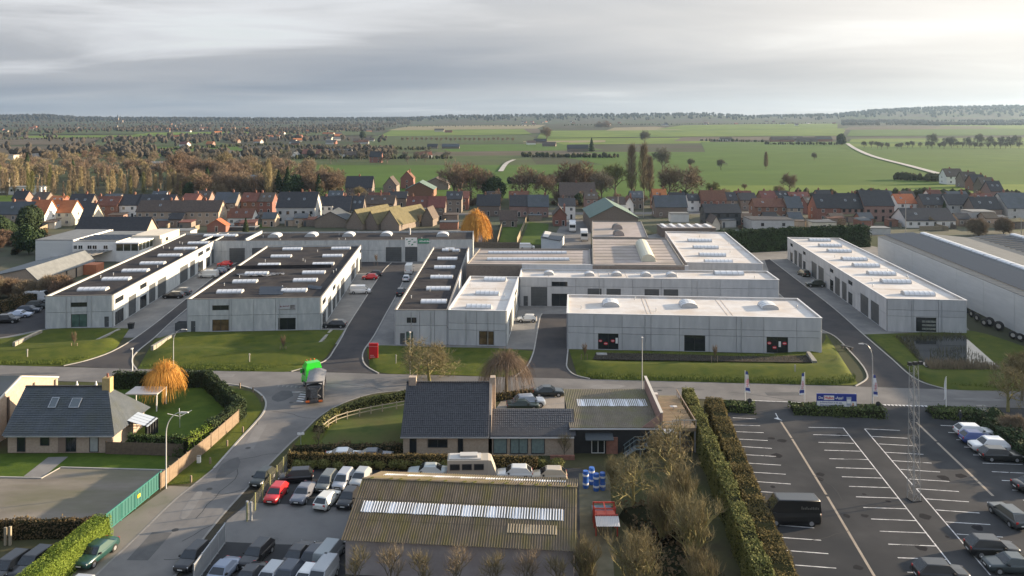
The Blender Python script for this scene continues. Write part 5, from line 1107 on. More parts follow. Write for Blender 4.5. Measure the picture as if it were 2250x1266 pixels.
# mono-pitch shed in the truck yard
Y = G(0, 548)[1]; x0 = (1189 - U0) * Y / F; o = thing('shed', 'white fronted shed with dark mono pitch roof in the truck yard', 'shed', (x0, Y, 0), R(-4))
MB().hexa([(0, 0, 0), (6, 0, 0), (7.2, 12, 0), (.8, 12, 0), (0, 0, 3.6), (6, 0, 2.6), (7.2, 12, 2.9), (.8, 12, 3.9)]).build('wall', mat('blue_white_wall', (.50, .55, .60), (.56, .60, .64), .6, .7), o)
slab(o, [(-.2, -.2, 3.8), (6.2, -.2, 2.8), (7.4, 12.2, 3.1), (.6, 12.2, 4.1)], .15, RT['slate']); slab(o, [(.4, 1, 3.95), (2.2, 1, 3.65), (3.0, 11.5, 3.88), (1.0, 11.5, 4.2)], .06, MATS['box_grey'], 'roof_sheet')
# garden walls and fences round the village plots
fence_w = mat('fence_concrete', (.23, .19, .13), (.30, .25, .18), 1.5, .9); fence_d = mat('fence_dark', (.10, .085, .07), (.14, .12, .10), 1.5, .9)
def fence(label, p, q, h, m, name='garden_fence', step=2.4, cat='fence', t=.08, postm=None, gap=.0):
    p = Vector(p); q = Vector(q); Lf = (q - p).length; a = math.atan2((q - p).y, (q - p).x); n = max(1, round(Lf / step)); o = thing(name, label, cat, (p.x, p.y, 0), a)
    pm_ = MB().box(0.05, Lf / n - .05, -t / 2, t / 2, .05, h).mesh('fence_panel', m); po = MB().box(-.06, .06, -.06, .06, 0, h + .12).mesh('post', postm or m)
    for i in range(n): ob('fence_panel', pm_, o, (Lf / n * i, 0, 0))
    for i in range(n + 1): ob('post', po, o, (Lf / n * i, 0, 0))
    return o
FG = [((338, 485), (298, 500), 'sunlit garden wall behind the long buff terrace, first from the left'), ((366, 484), (318, 505), 'sunlit garden wall behind the long buff terrace, second from the left'), ((402, 484), (366, 505), 'sunlit garden wall behind the long buff terrace, third from the left'), ((435, 486), (420, 505), 'sunlit garden wall behind the long buff terrace, fourth from the left'),
      ((60, 500), (-20, 530), 'long sunlit plank fence at the far left garden edge'), ((130, 492), (70, 520), 'sunlit hedge wall left of the black roofed house'), ((438, 505), (368, 530), 'sunlit wall running to the end of the long unit row'), ((1104, 496), (1093, 536), 'pale fence on the left of the lawn with the brick garden house'), ((1160, 478), (1136, 536), 'tan plank fence between the two lawn strips')]
for a_, c_, lb in FG: fence(lb, G(*a_), G(*c_), 1.9, fence_w)
fence('grey plank fence closing the lawn strips behind the workshop hall', G(1042, 545), G(1142, 545), 1.8, fence_d)
sheet('lawn', [(1096, 536), (1136, 536), (1158, 490), (1105, 500)], grass_y, .02); sheet('lawn', [(1142, 538), (1200, 538), (1206, 492), (1162, 488)], grass_y, .02); sheet('lawn', [(480, 508), (600, 500), (560, 490), (500, 492)], grass_y, .02)
sheet('truck_yard', [(1200, 552), (1299, 552), (1297, 485), (1240, 480)], asphalt, .02)
# back-yard sheds, low walls and clipped garden hedges that fill the plots
rr = random.Random(77)
for k in range(64):
    u = rr.choice((rr.uniform(-20, 300), rr.uniform(300, 1000), rr.uniform(1560, 2240))); v = rr.uniform(478, 506); Y = G(0, v)[1]; x = (u - U0) * Y / F
    if 1200 < u < 1330: continue
    w_, d_, h_ = rr.uniform(3, 6.5), rr.uniform(3, 5), rr.uniform(2.2, 2.9); o = thing('garden_shed', 'small back yard shed among the village gardens', 'shed', (x, Y, 0), rr.uniform(-.3, .3), 'back yard sheds'); MB().box(0, w_, 0, d_, 0, h_).build('wall', WM[rr.choice('bgrgnm')], o)
    slab(o, [(-.2, -.2, h_ + .1), (w_ + .2, -.2, h_ + .1), (w_ + .2, d_ + .2, h_ + rr.uniform(.2, 1.2)), (-.2, d_ + .2, h_ + .5)], .12, RT[rr.choice(('slate', 'black', 'brown', 'grey', 'red', 'moss'))]); MB().box(.4, 1.3, -.05, 0, 0, 2).build('door', door_m, o)
for k in range(34):
    u = rr.choice((rr.uniform(0, 980), rr.uniform(1580, 2240))); v = rr.uniform(482, 508); p = Vector(G(u, v)); a_ = rr.choice((1.5, 1.6, 0.05)); q = p + Vector((math.cos(a_), math.sin(a_))) * rr.uniform(8, 18); fence('low garden wall between back yards of the village', p, q, 1.6, fence_w if k % 3 else fence_d)['group'] = 'back yard walls'
# hamlets and farms in the distance: small houses, each on its own plot
far_w = MB(); rr = random.Random(5)
def far_house(u, v, w, wl, rf, label, rot=0.0, group='far farm houses', big=False):
    x, y, z = GT(u, v); e = 3.2 if not big else 4.5; d = 8 if not big else 13; r = e + (3.6 if not big else 4.5)
    o = thing('farm_house' if not big else 'farm_building', label, 'house' if not big else 'farm', (x, y, z - .3), rot, group)
    b = MB(); P = [(0, 0), (d, 0), (d, e), (d / 2, r), (0, e)]; b.v = [(-w / 2, yy, zz_) for yy, zz_ in P] + [(w / 2, yy, zz_) for yy, zz_ in P]; b.f = [(4, 3, 2, 1, 0), (5, 6, 7, 8, 9), (0, 5, 9, 4), (1, 2, 7, 6), (0, 1, 6, 5)]; b.m = [0] * 5; b.build('wall', WM[wl], o)
    slab(o, [(-w / 2 - .3, -.4, e), (w / 2 + .3, -.4, e), (w / 2 + .3, d / 2, r + .3), (-w / 2 - .3, d / 2, r + .3)], .25, RT[rf]); slab(o, [(w / 2 + .3, d + .4, e), (-w / 2 - .3, d + .4, e), (-w / 2 - .3, d / 2, r + .3), (w / 2 + .3, d / 2, r + .3)], .25, RT[rf])
for u, v, w, wl, rf, rot, lb in [(1187, 314, 22, 'g', 'black', 0, 'tallest dark house of the farm below the lone big bare tree'), (1168, 318, 14, 'w', 'brown', .2, 'low white house of the farm below the lone big bare tree'), (1206, 322, 20, 'g', 'brown', -.2, 'barn of the farm below the lone big bare tree'), (1270, 334, 26, 'g', 'black', 0, 'dark barn behind the long clipped hedge in the fields'),
    (1720, 312, 40, 'r', 'brown', 0, 'left brick barn of the big farm on the pale lane'), (1752, 310, 30, 'g', 'black', .3, 'middle dark barn of the big farm on the pale lane'), (1775, 313, 34, 'g', 'brown', -.1, 'long barn of the big farm on the pale lane'), (1812, 311, 30, 'r', 'black', .1, 'right brick house of the big farm on the pale lane'), (1596, 310, 22, 'w', 'brown', 0, 'small white house in the field left of the big farm'),
    (990, 327, 24, 'g', 'slate', 0, 'long slate roofed farmhouse in the fields left of centre'), (950, 327, 14, 'g', 'black', 0, 'small dark barn left of the slate roofed farmhouse'), (965, 290, 26, 'c', 'brown', 0, 'sunlit farm on the rise left of centre'), (985, 292, 20, 'r', 'red', 0, 'red roofed barn beside the sunlit farm on the rise'),
    (925, 348, 12, 'r', 'red', 0, 'red roofed cottage at the hamlet end, right side'), (940, 347, 10, 'w', 'red', .4, 'white cottage with red roof at the hamlet end'), (690, 347, 26, 'g', 'red', 0, 'long red roofed farm in the hamlet beyond the field'), (740, 346, 30, 'w', 'slate', 0, 'white walled farm with grey roof in the hamlet beyond the field'), (775, 347, 16, 'g', 'brown', .2, 'brown roofed barn in the hamlet beyond the field'),
    (657, 348, 9, 'w', 'slate', 1.3, 'tiny white gable at the left end of the hamlet'), (605, 346, 10, 'c', 'brown', 1.4, 'cream gable left of the tiny white gable'), (545, 344, 12, 'w', 'black', 1.3, 'pale gable with black roof, right one of two in the trees'), (512, 344, 12, 'm', 'black', 1.3, 'pink gable with black roof, left one of two in the trees'), (2110, 274, 20, 'w', 'red', 0, 'white farm on the far right rise below the wood')]:
    far_house(u, v, w, wl, rf, lb, rot, big=w > 24)
lab = 'tiny house of the far village scattered below the horizon'
for k in range(92):
    if k < 45: u, v = rr.uniform(380, 820), rr.uniform(283, 322)
    elif k < 70: u, v = rr.uniform(0, 560), rr.uniform(272, 292)
    elif k < 95: u, v = rr.uniform(1130, 1840), rr.uniform(268, 277)
    else: u, v = rr.uniform(1880, 2230), rr.uniform(268, 280)
    far_house(u, v, rr.uniform(10, 17), rr.choice('crgmgnwr'), rr.choice(('red', 'brown', 'black', 'orange', 'slate')), lab, rr.uniform(-.6, .6), 'houses of the far villages')
x, y, z = GT(258, 269); o = thing('church', 'tiny church with pointed spire on the left horizon', 'church', (x, y, z)); MB().box(-4, 4, 0, 8, 0, 22).build('tower', brick_g, o); b = MB(); b.v = [(-4.3, -.3, 22), (4.3, -.3, 22), (4.3, 8.3, 22), (-4.3, 8.3, 22), (0, 4, 42)]; b.f = [(0, 1, 4), (1, 2, 4), (2, 3, 4), (3, 0, 4)]; b.m = [0] * 4; b.build('spire', RT['slate'], o); MB().box(4, 26, -1, 9, 0, 11).build('nave', brick_g, o)
# sheds among the tree belt on the left
flat(305, 382, 358, 372, WM['c'], 'pale sunlit hall with shallow roof among the left trees', 18, 'hall', 'hall', RT['grey'])
flat(70, 132, 338, 346, WM['n'], 'long pale roofed barn in the far left fields', 14, 'barn', 'barn', RT['grey'])
flat(-40, 30, 341, 352, WM['c'], 'sunlit industrial hall at the far left edge', 14, 'hall', 'hall', RT['brown'])
flat(18, 90, 412, 428, WM['w'], 'white sports pavilion behind the poplar rows', 9, 'pavilion', 'pavilion', RT['grey'], 5)
flat(-20, 17, 395, 424, WM['c'], 'tall cream building behind the poplars at the left edge', 9, 'building', 'building', RT['grey'], 2)
sheet('playing_field', [(-200, 446), (260, 440), (200, 428), (-200, 432)], FM['y'], .03)
# ---------------------------------------------------------------- cars
def car_proto(L_, W_, H_, belt, hood, ws, rf, rrr, rb, trunk=None, cargo=False, wheel=.32, gh=.72):
    o = ob('car', None); w = W_ / 2; trunk = trunk or belt; b = MB()
    st = [(0.0, .70, .42, hood - .22), (.06, .84, .30, hood - .08), (.3, .96, .22, hood), (ws * .98, 1.0, .2, belt - .02), (L_ * .5, 1.0, .2, belt), (min(rb, L_ - .25), 1.0, .2, trunk), (L_ - .08, .92, .26, trunk - .04), (L_, .82, .40, trunk - .22)]
    rings = []
    for x, k, zb, zt in st:
        ww = w * k; h = zt - zb; r = [(-ww * .9, zb), (-ww, zb + h * .3), (-ww * .985, zb + h * .7), (-ww * .93, zt - .03), (-ww * .82, zt + .015), (0, zt + .035)]
        r = r + [(-y, z) for y, z in reversed(r[:-1])]; i = len(b.v); b.v += [(L_ / 2 - x, y, z) for y, z in r]; rings.append((i, len(r)))
    for (i, n), (j, _) in zip(rings, rings[1:]):
        for k in range(n - 1): b.f.append((i + k, j + k, j + k + 1, i + k + 1)); b.m.append(0)
        b.f.append((i + n - 1, j + n - 1, j, i)); b.m.append(1)
    i, n = rings[0]; b.f.append(tuple(range(i, i + n))); b.m.append(0); i, n = rings[-1]; b.f.append(tuple(range(i + n - 1, i - 1, -1))); b.m.append(0)
    X = lambda x: L_ / 2 - x
    bw, tw = w * .93, w * gh; base = [(X(ws), bw), (X(rb), bw), (X(rb), -bw), (X(ws), -bw)]; top = [(X(rf), tw), (X(rrr), tw), (X(rrr), -tw), (X(rf), -tw)]
    i = len(b.v); b.v += [(x, y, belt - .02) for x, y in base] + [(x, y, H_ - .05) for x, y in top] + [(lerp(x, (X(rf) + X(rrr)) / 2, .08), y * .86, H_) for x, y in top]
    for k in range(4): q = (k + 1) % 4; b.f += [(i + k, i + 4 + k, i + 4 + q, i + q), (i + 4 + k, i + 8 + k, i + 8 + q, i + 4 + q)]; b.m += [0, 0]
    b.f.append((i + 11, i + 10, i + 9, i + 8)); b.m.append(0)
    xs_ = (L_ * .19, L_ * .81)
    for x in xs_:
        for s in (-1, 1):
            n = 14; b.poly([(X(x) + wheel * 1.17 * math.cos(2 * math.pi * k / n) * s, s * w * 1.006, wheel + wheel * 1.17 * math.sin(2 * math.pi * k / n)) for k in range(n)], 1)
    me = b.mesh('body', [white_m, black_m]); me.polygons.foreach_set('use_smooth', [p.area < .6 for p in me.polygons]); ob('body', me, o)
    def face(p, q, r, s, ins, name, m=glass, off=.012):
        P = [Vector(t) for t in (p, q, r, s)]; c = sum(P, Vector()) / 4; n = (P[1] - P[0]).cross(P[3] - P[0]).normalized()
        P = [t + (c - t) * ins for t in P]; MB().poly([t + n * off for t in P]).build(name, m, o)
    zb, zt = belt + .0, H_ - .07
    A1, A2, A3, A4 = [(x, y, zb) for x, y in base]; T1, T2, T3, T4 = [(x, y, zt) for x, y in top]
    face(A4, A1, T1, T4, .10, 'windscreen')
    if not cargo: face(A2, A3, T3, T2, .14, 'rear_window')
    for s in (1, -1):
        Ab, At, Bb, Bt = (A1, T1, A2, T2) if s > 0 else (A4, T4, A3, T3)
        segs = [(.06, .5), (.54, .95)] if not cargo else [(.05, .24)]
        if not cargo and L_ > 4.3 and trunk == belt: segs = [(.07, .40), (.43, .72), (.75, .95)]
        for s0, s1 in segs:
            p, q, r, t = [Vector(a_).lerp(Vector(c_), k) for a_, c_, k in ((Ab, Bb, s0), (Ab, Bb, s1), (At, Bt, s1), (At, Bt, s0))]
            face(*( (q, p, t, r) if s > 0 else (p, q, r, t)), .10, 'side_window')
    ty = MB().tube((0, -.1, 0), (0, .1, 0), wheel, n=16).mesh('wheel', black_m); rm = MB().tube((0, -.112, 0), (0, .112, 0), wheel * .62, n=10).mesh('rim', mat('alloy', (.42, .43, .45), rough=.35, metal=.6))
    for x in xs_:
        for s in (-1, 1): wh = ob('wheel', ty, o, (X(x), s * (w - .085), wheel)); ob('rim', rm, wh)
    hl = mat('headlight', (.75, .77, .8), rough=.15); tlm = mat('tail_light', (.45, .02, .02), rough=.25)
    for s in (-1, 1):
        MB().box(-.1, .02, -.17, .17, -.07, .07).build('headlight', hl, o, (X(.1), s * w * .66, hood - .14)); MB().box(-.02, .05, -.12, .12, -.13, .13).build('tail_light', tlm, o, (X(L_ - .03), s * w * .70, trunk - .16))
        MB().box(-.1, .1, -.1, .1, -.06, .07).build('mirror', black_m, o, (X(ws + .35), s * (w + .06), belt + .03))
    for x in (X(-.008), X(L_ + .008)): MB().box(-.012, .012, -.26, .26, -.055, .055).build('number_plate', mat('plate_white', (.7, .7, .68), rough=.5), o, (x, 0, .52))
    MB().box(-.01, .01, -w * .45, w * .45, -.08, .1).build('grille', black_m, o, (X(-.004), 0, hood - .3))
    return o
CP = {'hatch': car_proto(4.05, 1.76, 1.49, .93, .86, .98, 1.7, 3.35, 3.95), 'sedan': car_proto(4.65, 1.82, 1.44, .92, .82, 1.3, 2.0, 3.2, 4.0, .97), 'estate': car_proto(4.7, 1.82, 1.5, .93, .84, 1.25, 1.95, 4.0, 4.62),
      'suv': car_proto(4.5, 1.88, 1.68, 1.04, .98, 1.15, 1.8, 3.75, 4.4, wheel=.36), 'mpv': car_proto(4.4, 1.82, 1.72, 1.02, .92, .85, 1.65, 3.9, 4.34), 'van': car_proto(5.6, 2.05, 2.55, 1.32, 1.15, .55, 1.35, 5.45, 5.55, cargo=True, wheel=.35, gh=.86), 'minivan': car_proto(4.9, 1.92, 1.95, 1.12, 1.0, .6, 1.45, 4.75, 4.86, cargo=True, gh=.82)}
usedcar = set(); PAINT = {}
def paint(c):
    if c not in PAINT: PAINT[c] = mat('paint_%d' % len(PAINT), c, rough=.32, spec=.5, coat=.6, metal=.15)
    return PAINT[c]
BLK, GRY, SIL, WHT, RED, BLU, GRN, NAV = (.012, .012, .014), (.10, .11, .12), (.38, .40, .42), (.70, .70, .69), (.48, .015, .02), (.05, .09, .22), (.015, .06, .055), (.03, .04, .06)
def car(kind, u, v, head, c, label, group='parked cars', cat='car', z=.02, s=1.0):
    x, y = G(u, v)
    if kind in usedcar: o = copy_tree(CP[kind])
    else: o = CP[kind]; usedcar.add(kind)
    o.name = 'van' if kind in ('van', 'minivan') else 'car'; o.location = (x, y, z); o.rotation_euler = (0, 0, R(head)); o.scale = (s, s, s); tag(o, label, cat, group)
    bd = [q for q in o.children if q.name.startswith('body')][0]; bd.material_slots[0].link = 'OBJECT'; bd.material_slots[0].material = paint(c)
    return o
ROOFK = {}
for a in [
 ('hatch', 607, 1091, -96, RED, 'bright red hatchback in the dealer yard, nose to the street'), ('sedan', 667, 1090, -97, (.13, .14, .17), 'blue grey car right of the red hatchback'),
 ('mpv', 650, 1054, 188, BLK, 'black people carrier parked across behind the red hatchback'), ('mpv', 718, 1066, -97, (.12, .13, .125), 'grey people carrier under the hedge in the dealer yard'),
 ('mpv', 754, 1062, -98, (.34, .36, .40), 'silver people carrier, left one of the silver pair'), ('hatch', 792, 1057, -99, (.36, .38, .38), 'silver hatchback, right one of the silver pair'),
 ('hatch', 719, 1105, 75, (.62, .62, .58), 'small white hatchback with black roof in the dealer yard'), ('hatch', 766, 1102, -99, BLK, 'black hatchback against the corner of the mossy shed'),
 ('hatch', 577, 1056, -100, (.02, .025, .02), 'dark hatchback parked on the street outside the yard fence'), ('sedan', 211, 1228, -100, (.012, .055, .05), 'dark teal sedan beside the bright green hedge'),
 ('minivan', 148, 1346, -100, SIL, 'silver van roof at the bottom edge below the teal sedan'), ('estate', 424, 1232, -99, BLK, 'black estate car parked on the street beside the grey gate'),
 ('estate', 564, 1226, -102, BLK, 'black estate car alone in the middle of the lower yard'), ('sedan', 656, 1226, 79, BLK, 'black sedan with red tail lights showing in the lower yard'),
 ('hatch', 694, 1226, 78, (.02, .024, .035), 'dark blue car between the black sedan and the grey van'), ('minivan', 724, 1228, 78, (.25, .28, .29), 'pale grey van against the shed wall'),
 ('sedan', 486, 1258, -101, (.20, .24, .32), 'light blue sedan, leftmost of the bottom row'), ('sedan', 546, 1270, -101, BLK, 'black car, second of the bottom row'), ('estate', 592, 1270, -101, SIL, 'silver estate car, third of the bottom row'),
 ('suv', 630, 1270, -101, NAV, 'navy car with roof rails, fourth of the bottom row'), ('hatch', 672, 1272, -101, WHT, 'white hatchback, fifth of the bottom row'), ('minivan', 708, 1268, -101, (.33, .35, .37), 'silver van, last of the bottom row'),
 ('sedan', 940, 1048, 180, (.40, .44, .44), 'pale silver car half hidden behind the shed ridge'), ('hatch', 1131, 1052, 180, (.55, .56, .55), 'white car behind the shed, right of the camper'), ('hatch', 1207, 1056, 180, (.45, .38, .28), 'beige car behind the shed near its right corner'),
 ('sedan', 757, 1013, 5, (.6, .62, .64), 'white car behind the brown garden hedge'), ('sedan', 822, 1014, 5, NAV, 'dark car behind the brown garden hedge'),
 ('sedan', 1205, 869, 2, (.02, .028, .03), 'black sedan turning out by the weeping tree'), ('suv', 1163, 893, 10, (.26, .30, .36), 'blue grey car on the gravel drive'), ('sedan', 1149, 899, 5, (.02, .035, .03), 'dark green car on the gravel drive'),
 ('hatch', 1158, 707, 178, (.62, .62, .60), 'white small car before the middle wing'), ('minivan', 792, 645, 3, (.70, .70, .70), 'white delivery van beside the deep black roofed unit'), ('estate', 735, 719, 178, (.016, .018, .022), 'black estate car at the corner of the deep unit'),
 ('hatch', 813, 614, 178, RED, 'red car near the rear row, right of the deep unit'), ('hatch', 822, 607, 178, BLK, 'black car just behind the red car near the rear row'),
 ('van', 899, 600, 92, (.68, .68, .67), 'white high van along the narrow black roofed unit'), ('hatch', 893, 617, 92, (.6, .62, .65), 'white car behind the high white van'), ('suv', 881, 648, 92, BLK, 'black car along the narrow black roofed unit'),
 ('estate', 381, 655, 182, BLK, 'black estate car before the long row, left one of two'), ('suv', 398, 648, 182, GRY, 'grey car before the long row, right one of two'),
 ('minivan', 458, 610, 180, (.66, .66, .64), 'white van at the head of the row of cars in the left yard'), ('hatch', 473, 604, 180, NAV, 'navy car next to the white van in the left yard'), ('hatch', 481, 600, 180, (.16, .2, .26), 'steel blue car in the left yard, third of the row'), ('sedan', 488, 596, 180, BLK, 'black car in the left yard, fourth of the row'), ('hatch', 494, 585, 180, RED, 'red car at the far end of the left yard'),
 ('suv', 17, 709, 5, BLK, 'black car nearest the left edge beside the long row'), ('sedan', 44, 697, 5, (.45, .5, .6), 'pale blue car in the left parking row'), ('estate', 64, 687, 5, NAV, 'dark blue car in the left parking row'), ('suv', 82, 678, 5, (.01, .014, .012), 'black off roader in the left parking row'), ('van', 84, 664, 5, (.66, .68, .70), 'white van peeping out behind the long unit row'),
 ('suv', 1766, 606, 95, (.025, .032, .022), 'dark green jeep beside the right unit row, farther one'), ('suv', 1791, 630, 178, (.02, .026, .018), 'dark green jeep beside the right unit row, nearer one'),
 ('estate', 2141, 958, -4, (.66, .67, .67), 'white estate car at the top of the car park'), ('hatch', 2147, 973, -4, (.04, .07, .22), 'blue car squeezed between two white cars'), ('suv', 2173, 991, 176, (.68, .69, .70), 'white crossover facing left in the car park'), ('estate', 2198, 1010, -4, (.016, .018, .02), 'black car next to the white crossover'),
 ('estate', 2216, 1143, 92, (.05, .06, .065), 'dark grey car driving up the right lane of the car park'), ('suv', 2180, 1219, -5, (.012, .013, .015), 'black crossover at the lower right with red tail lights'), ('sedan', 2222, 1254, 175, (.04, .055, .06), 'dark slate sedan at the bottom right corner'), ('suv', 2068, 1275, -4, (.012, .012, .014), 'black car cut by the bottom edge of the car park'), ('sedan', 2275, 1078, 0, BLK, 'black car just showing at the right edge'),
 ('estate', 18, 1262, -99, BLK, 'black car parked behind the bright green hedge, left one'), ('estate', 72, 1252, -99, BLK, 'black car parked behind the bright green hedge, right one'),
 ('minivan', 1158, 548, 0, (.64, .64, .64), 'white box van behind the brown workshop roof'),
]:
    k_ = a[0]; yard = 400 < a[1] < 820 and a[2] > 1040
    if yard: a = (a[0], a[1], a[2] + (14 if a[2] > 1240 else 4), *a[3:])
    car(*a, cat='van' if k_ in ('van', 'minivan') else 'car', s=(.86 if k_ in ('mpv', 'minivan') else .92) if yard else 1.0)
bv = car('van', 1737, 1147, 178, (.010, .010, .011), 'big black van with lettering in the car park by the hedge', cat='van', group='parked cars', s=1.02)
rr = random.Random(3)
for k in range(11): MB().box(-2.45 + .16 * k, -2.45 + .16 * k + .09, .0, .012, 1.72, 1.72 + rr.uniform(.14, .3)).build('van_print', mat('lettering_grey', (.14, .135, .12), rough=.6), bv, (0, 1.0, 0))
# camper
x, y = G(1034, 1052); o = thing('camper_van', 'beige camper van with roof box behind the mossy shed', 'camper', (x, y, 0), R(2))
MB().box(-2.6, 2.0, -1, 1, .45, 2.5).hexa([(2.0, -1, .45), (3.1, -.95, .45), (3.1, .95, .45), (2.0, 1, .45), (2.0, -1, 2.5), (2.35, -.9, 2.4), (2.35, .9, 2.4), (2.0, 1, 2.5)]).build('body', mat('camper_beige', (.36, .33, .28), rough=.5), o)
MB().box(-2.4, 1.2, -.8, .8, 2.5, 2.62).box(-1.2, .8, -.5, .5, 2.62, 2.85).build('roof_box', MATS['box_grey'], o)
for k in range(3): window_obj(1.1, .65, frame_d, glass, o, (-2.3 + 1.35 * k, -1.03, 1.45), 0, 1, 1)
for sx in (-1.6, 2.1):
    for sy in (-.9, .9): MB().tube((sx, sy - .12, .36), (sx, sy + .12, .36), .36, n=14).build('wheel', black_m, o)
# green truck with a tarped tipper body
x, y = G(690, 894); o = thing('tipper_truck', 'bright green truck with grey tarped body turning at the junction', 'truck', (x, y, 0), R(10))
gm = mat('truck_green', (.025, .55, .03), rough=.35, coat=.5); dk = mat('chassis_dark', (.06, .06, .062), (.11, .10, .095), 2, .7)
MB().box(-.45, .45, .2, 11.0, .75, 1.0).build('chassis', dk, o)
bd = MB().box(-1.22, 1.22, .9, 7.6, 1.15, 2.7).build('tipper_body', mat('tipper_grey', (.16, .16, .17), (.22, .22, .22), 1, .6), o)
b = MB(); rr = random.Random(2); ny = 12
for j in range(ny + 1):
    for i in range(7): b.v.append((-1.3 + 2.6 * i / 6, .8 + 7.2 * j / ny, 2.72 + .4 * math.sin(math.pi * i / 6) - (.12 if j % 2 else 0) + rr.uniform(-.04, .04)))
for j in range(ny):
    for i in range(6): b.f.append((j * 7 + i, j * 7 + i + 1, j * 7 + i + 8, j * 7 + i + 7)); b.m.append(0)
b.build('tarp', mat('tarp_grey', (.17, .17, .175), (.22, .22, .225), 1.5, .7), bd, smooth=True)
for k in range(6): MB().box(-1.26, 1.26, 1.2 + 1.2 * k, 1.3 + 1.1 * k, 1.2, 2.65).build('body_rib', dk, bd)
rear = MB().box(-1.2, -1.05, .55, .9, .9, 3.3).box(1.05, 1.2, .55, .9, .9, 3.3).box(-1.2, 1.2, .55, .9, 3.15, 3.35).box(-1.0, 1.0, .7, .89, 1.15, 2.2).build('tailgate', dk, o)
MB().box(-.5, .5, .3, .8, 1.1, 2.5).tube((-.9, .5, 2.6), (.9, .5, 1.2), .09).tube((.9, .5, 2.6), (-.3, .4, 1.0), .09).build('loader_gear', mat('hydraulic', (.2, .2, .21), (.1, .1, .1), 3, .4, metal=.4), o)
MB().box(-1.2, 1.2, .1, .3, .55, .85).build('rear_bumper', dk, o)
for s in (-1, 1): MB().box(-.25, .25, -.05, .05, -.12, .12).build('tail_light', mat('lamp_orange', (.75, .16, .03), rough=.3), o, (s * .9, .06, .75))
MB().hexa([(-1.22, 8.4, .9), (1.22, 8.4, .9), (1.22, 10.7, .9), (-1.22, 10.7, .9), (-1.22, 8.4, 3.0), (1.22, 8.4, 3.0), (1.2, 10.45, 2.95), (-1.2, 10.45, 2.95)]).hexa([(-1.2, 8.5, 3.0), (1.2, 8.5, 3.0), (1.15, 10.4, 2.95), (-1.15, 10.4, 2.95), (-1.0, 8.6, 3.75), (1.0, 8.6, 3.75), (.95, 9.9, 3.75), (-.95, 9.9, 3.75)]).box(-1.23, 1.23, 10.5, 10.8, .45, 1.2).build('cab', gm, o)
MB().box(-1.0, 1.0, 10.5, 10.62, 1.7, 2.8).build('windscreen', glass, o)
for s in (-1, 1): MB().box(s * 1.235 - .01, s * 1.235 + .01, 9.2, 10.3, 1.8, 2.7).build('side_window', glass, o); MB().box(s * 1.4 - .12, s * 1.4 + .12, 10.3, 10.4, 1.9, 2.6).build('mirror', gm, o)
for k in range(3): MB().tube((-.6 + .6 * k, 10.1, 3.75), (-.6 + .6 * k, 10.1, 3.92), .1, n=8).build('roof_lamp', mat('lamp_orange'), o)
wt = MB().tube((0, -.16, 0), (0, .16, 0), .5, n=16).mesh('wheel', black_m); wr = MB().tube((0, -.17, 0), (0, .17, 0), .28, n=10).mesh('rim', MATS['alloy'])
for yy in (1.9, 3.25, 9.6):
    for s in (-1, 1): q = ob('wheel', wt, o, (s * 1.02, yy, .5), math.pi / 2); ob('rim', wr, q)
for ch in list(o.children):        # the cab is swung to the left in the turn
    if ch.name.split('.')[0] in ('cab', 'windscreen', 'side_window', 'mirror', 'roof_lamp') or (ch.name.startswith('wheel') and ch.location.y > 9):
        a_ = R(22); px, py = ch.location.x, ch.location.y - 8.2
        ch.location.x = px * math.cos(a_) - py * math.sin(a_) - .5 + 8.2 * 0; ch.location.y = px * math.sin(a_) + py * math.cos(a_) + 8.2; ch.rotation_euler.z += a_
# white lorries in the yard behind
for u, v, lb, hh in ((1284, 531, 'white lorry cab facing us in the truck yard', 3.2), (1258, 511, 'white box lorry parked behind the cab in the truck yard', 3.4)):
    x, y = G(u, v); o = thing('lorry', lb, 'lorry', (x, y, 0), R(-4)); MB().box(-1.2, 1.2, 0, 2.3, .8, 3.0).hexa([(-1.1, .3, 3), (1.1, .3, 3), (1.1, 2.2, 3), (-1.1, 2.2, 3), (-1, .8, 3.6), (1, .8, 3.6), (1, 2.1, 3.6), (-1, 2.1, 3.6)]).build('cab', white_m, o)
    MB().box(-1.05, 1.05, -.04, 0, 1.7, 2.7).build('windscreen', glass, o); MB().box(-1.2, 1.2, -.1, .2, .4, .8).build('bumper', MATS['box_grey'], o); MB().box(-1.22, 1.22, 2.6, 9, .9, hh).build('load_body', mat('lorry_body', (.55, .56, .57), (.45, .46, .47), 1, .6), o)
    for yy in (1.0, 7.0): 
        for s in (-1, 1): ob('wheel', wt, o, (s * 1.0, yy, .5), math.pi / 2)
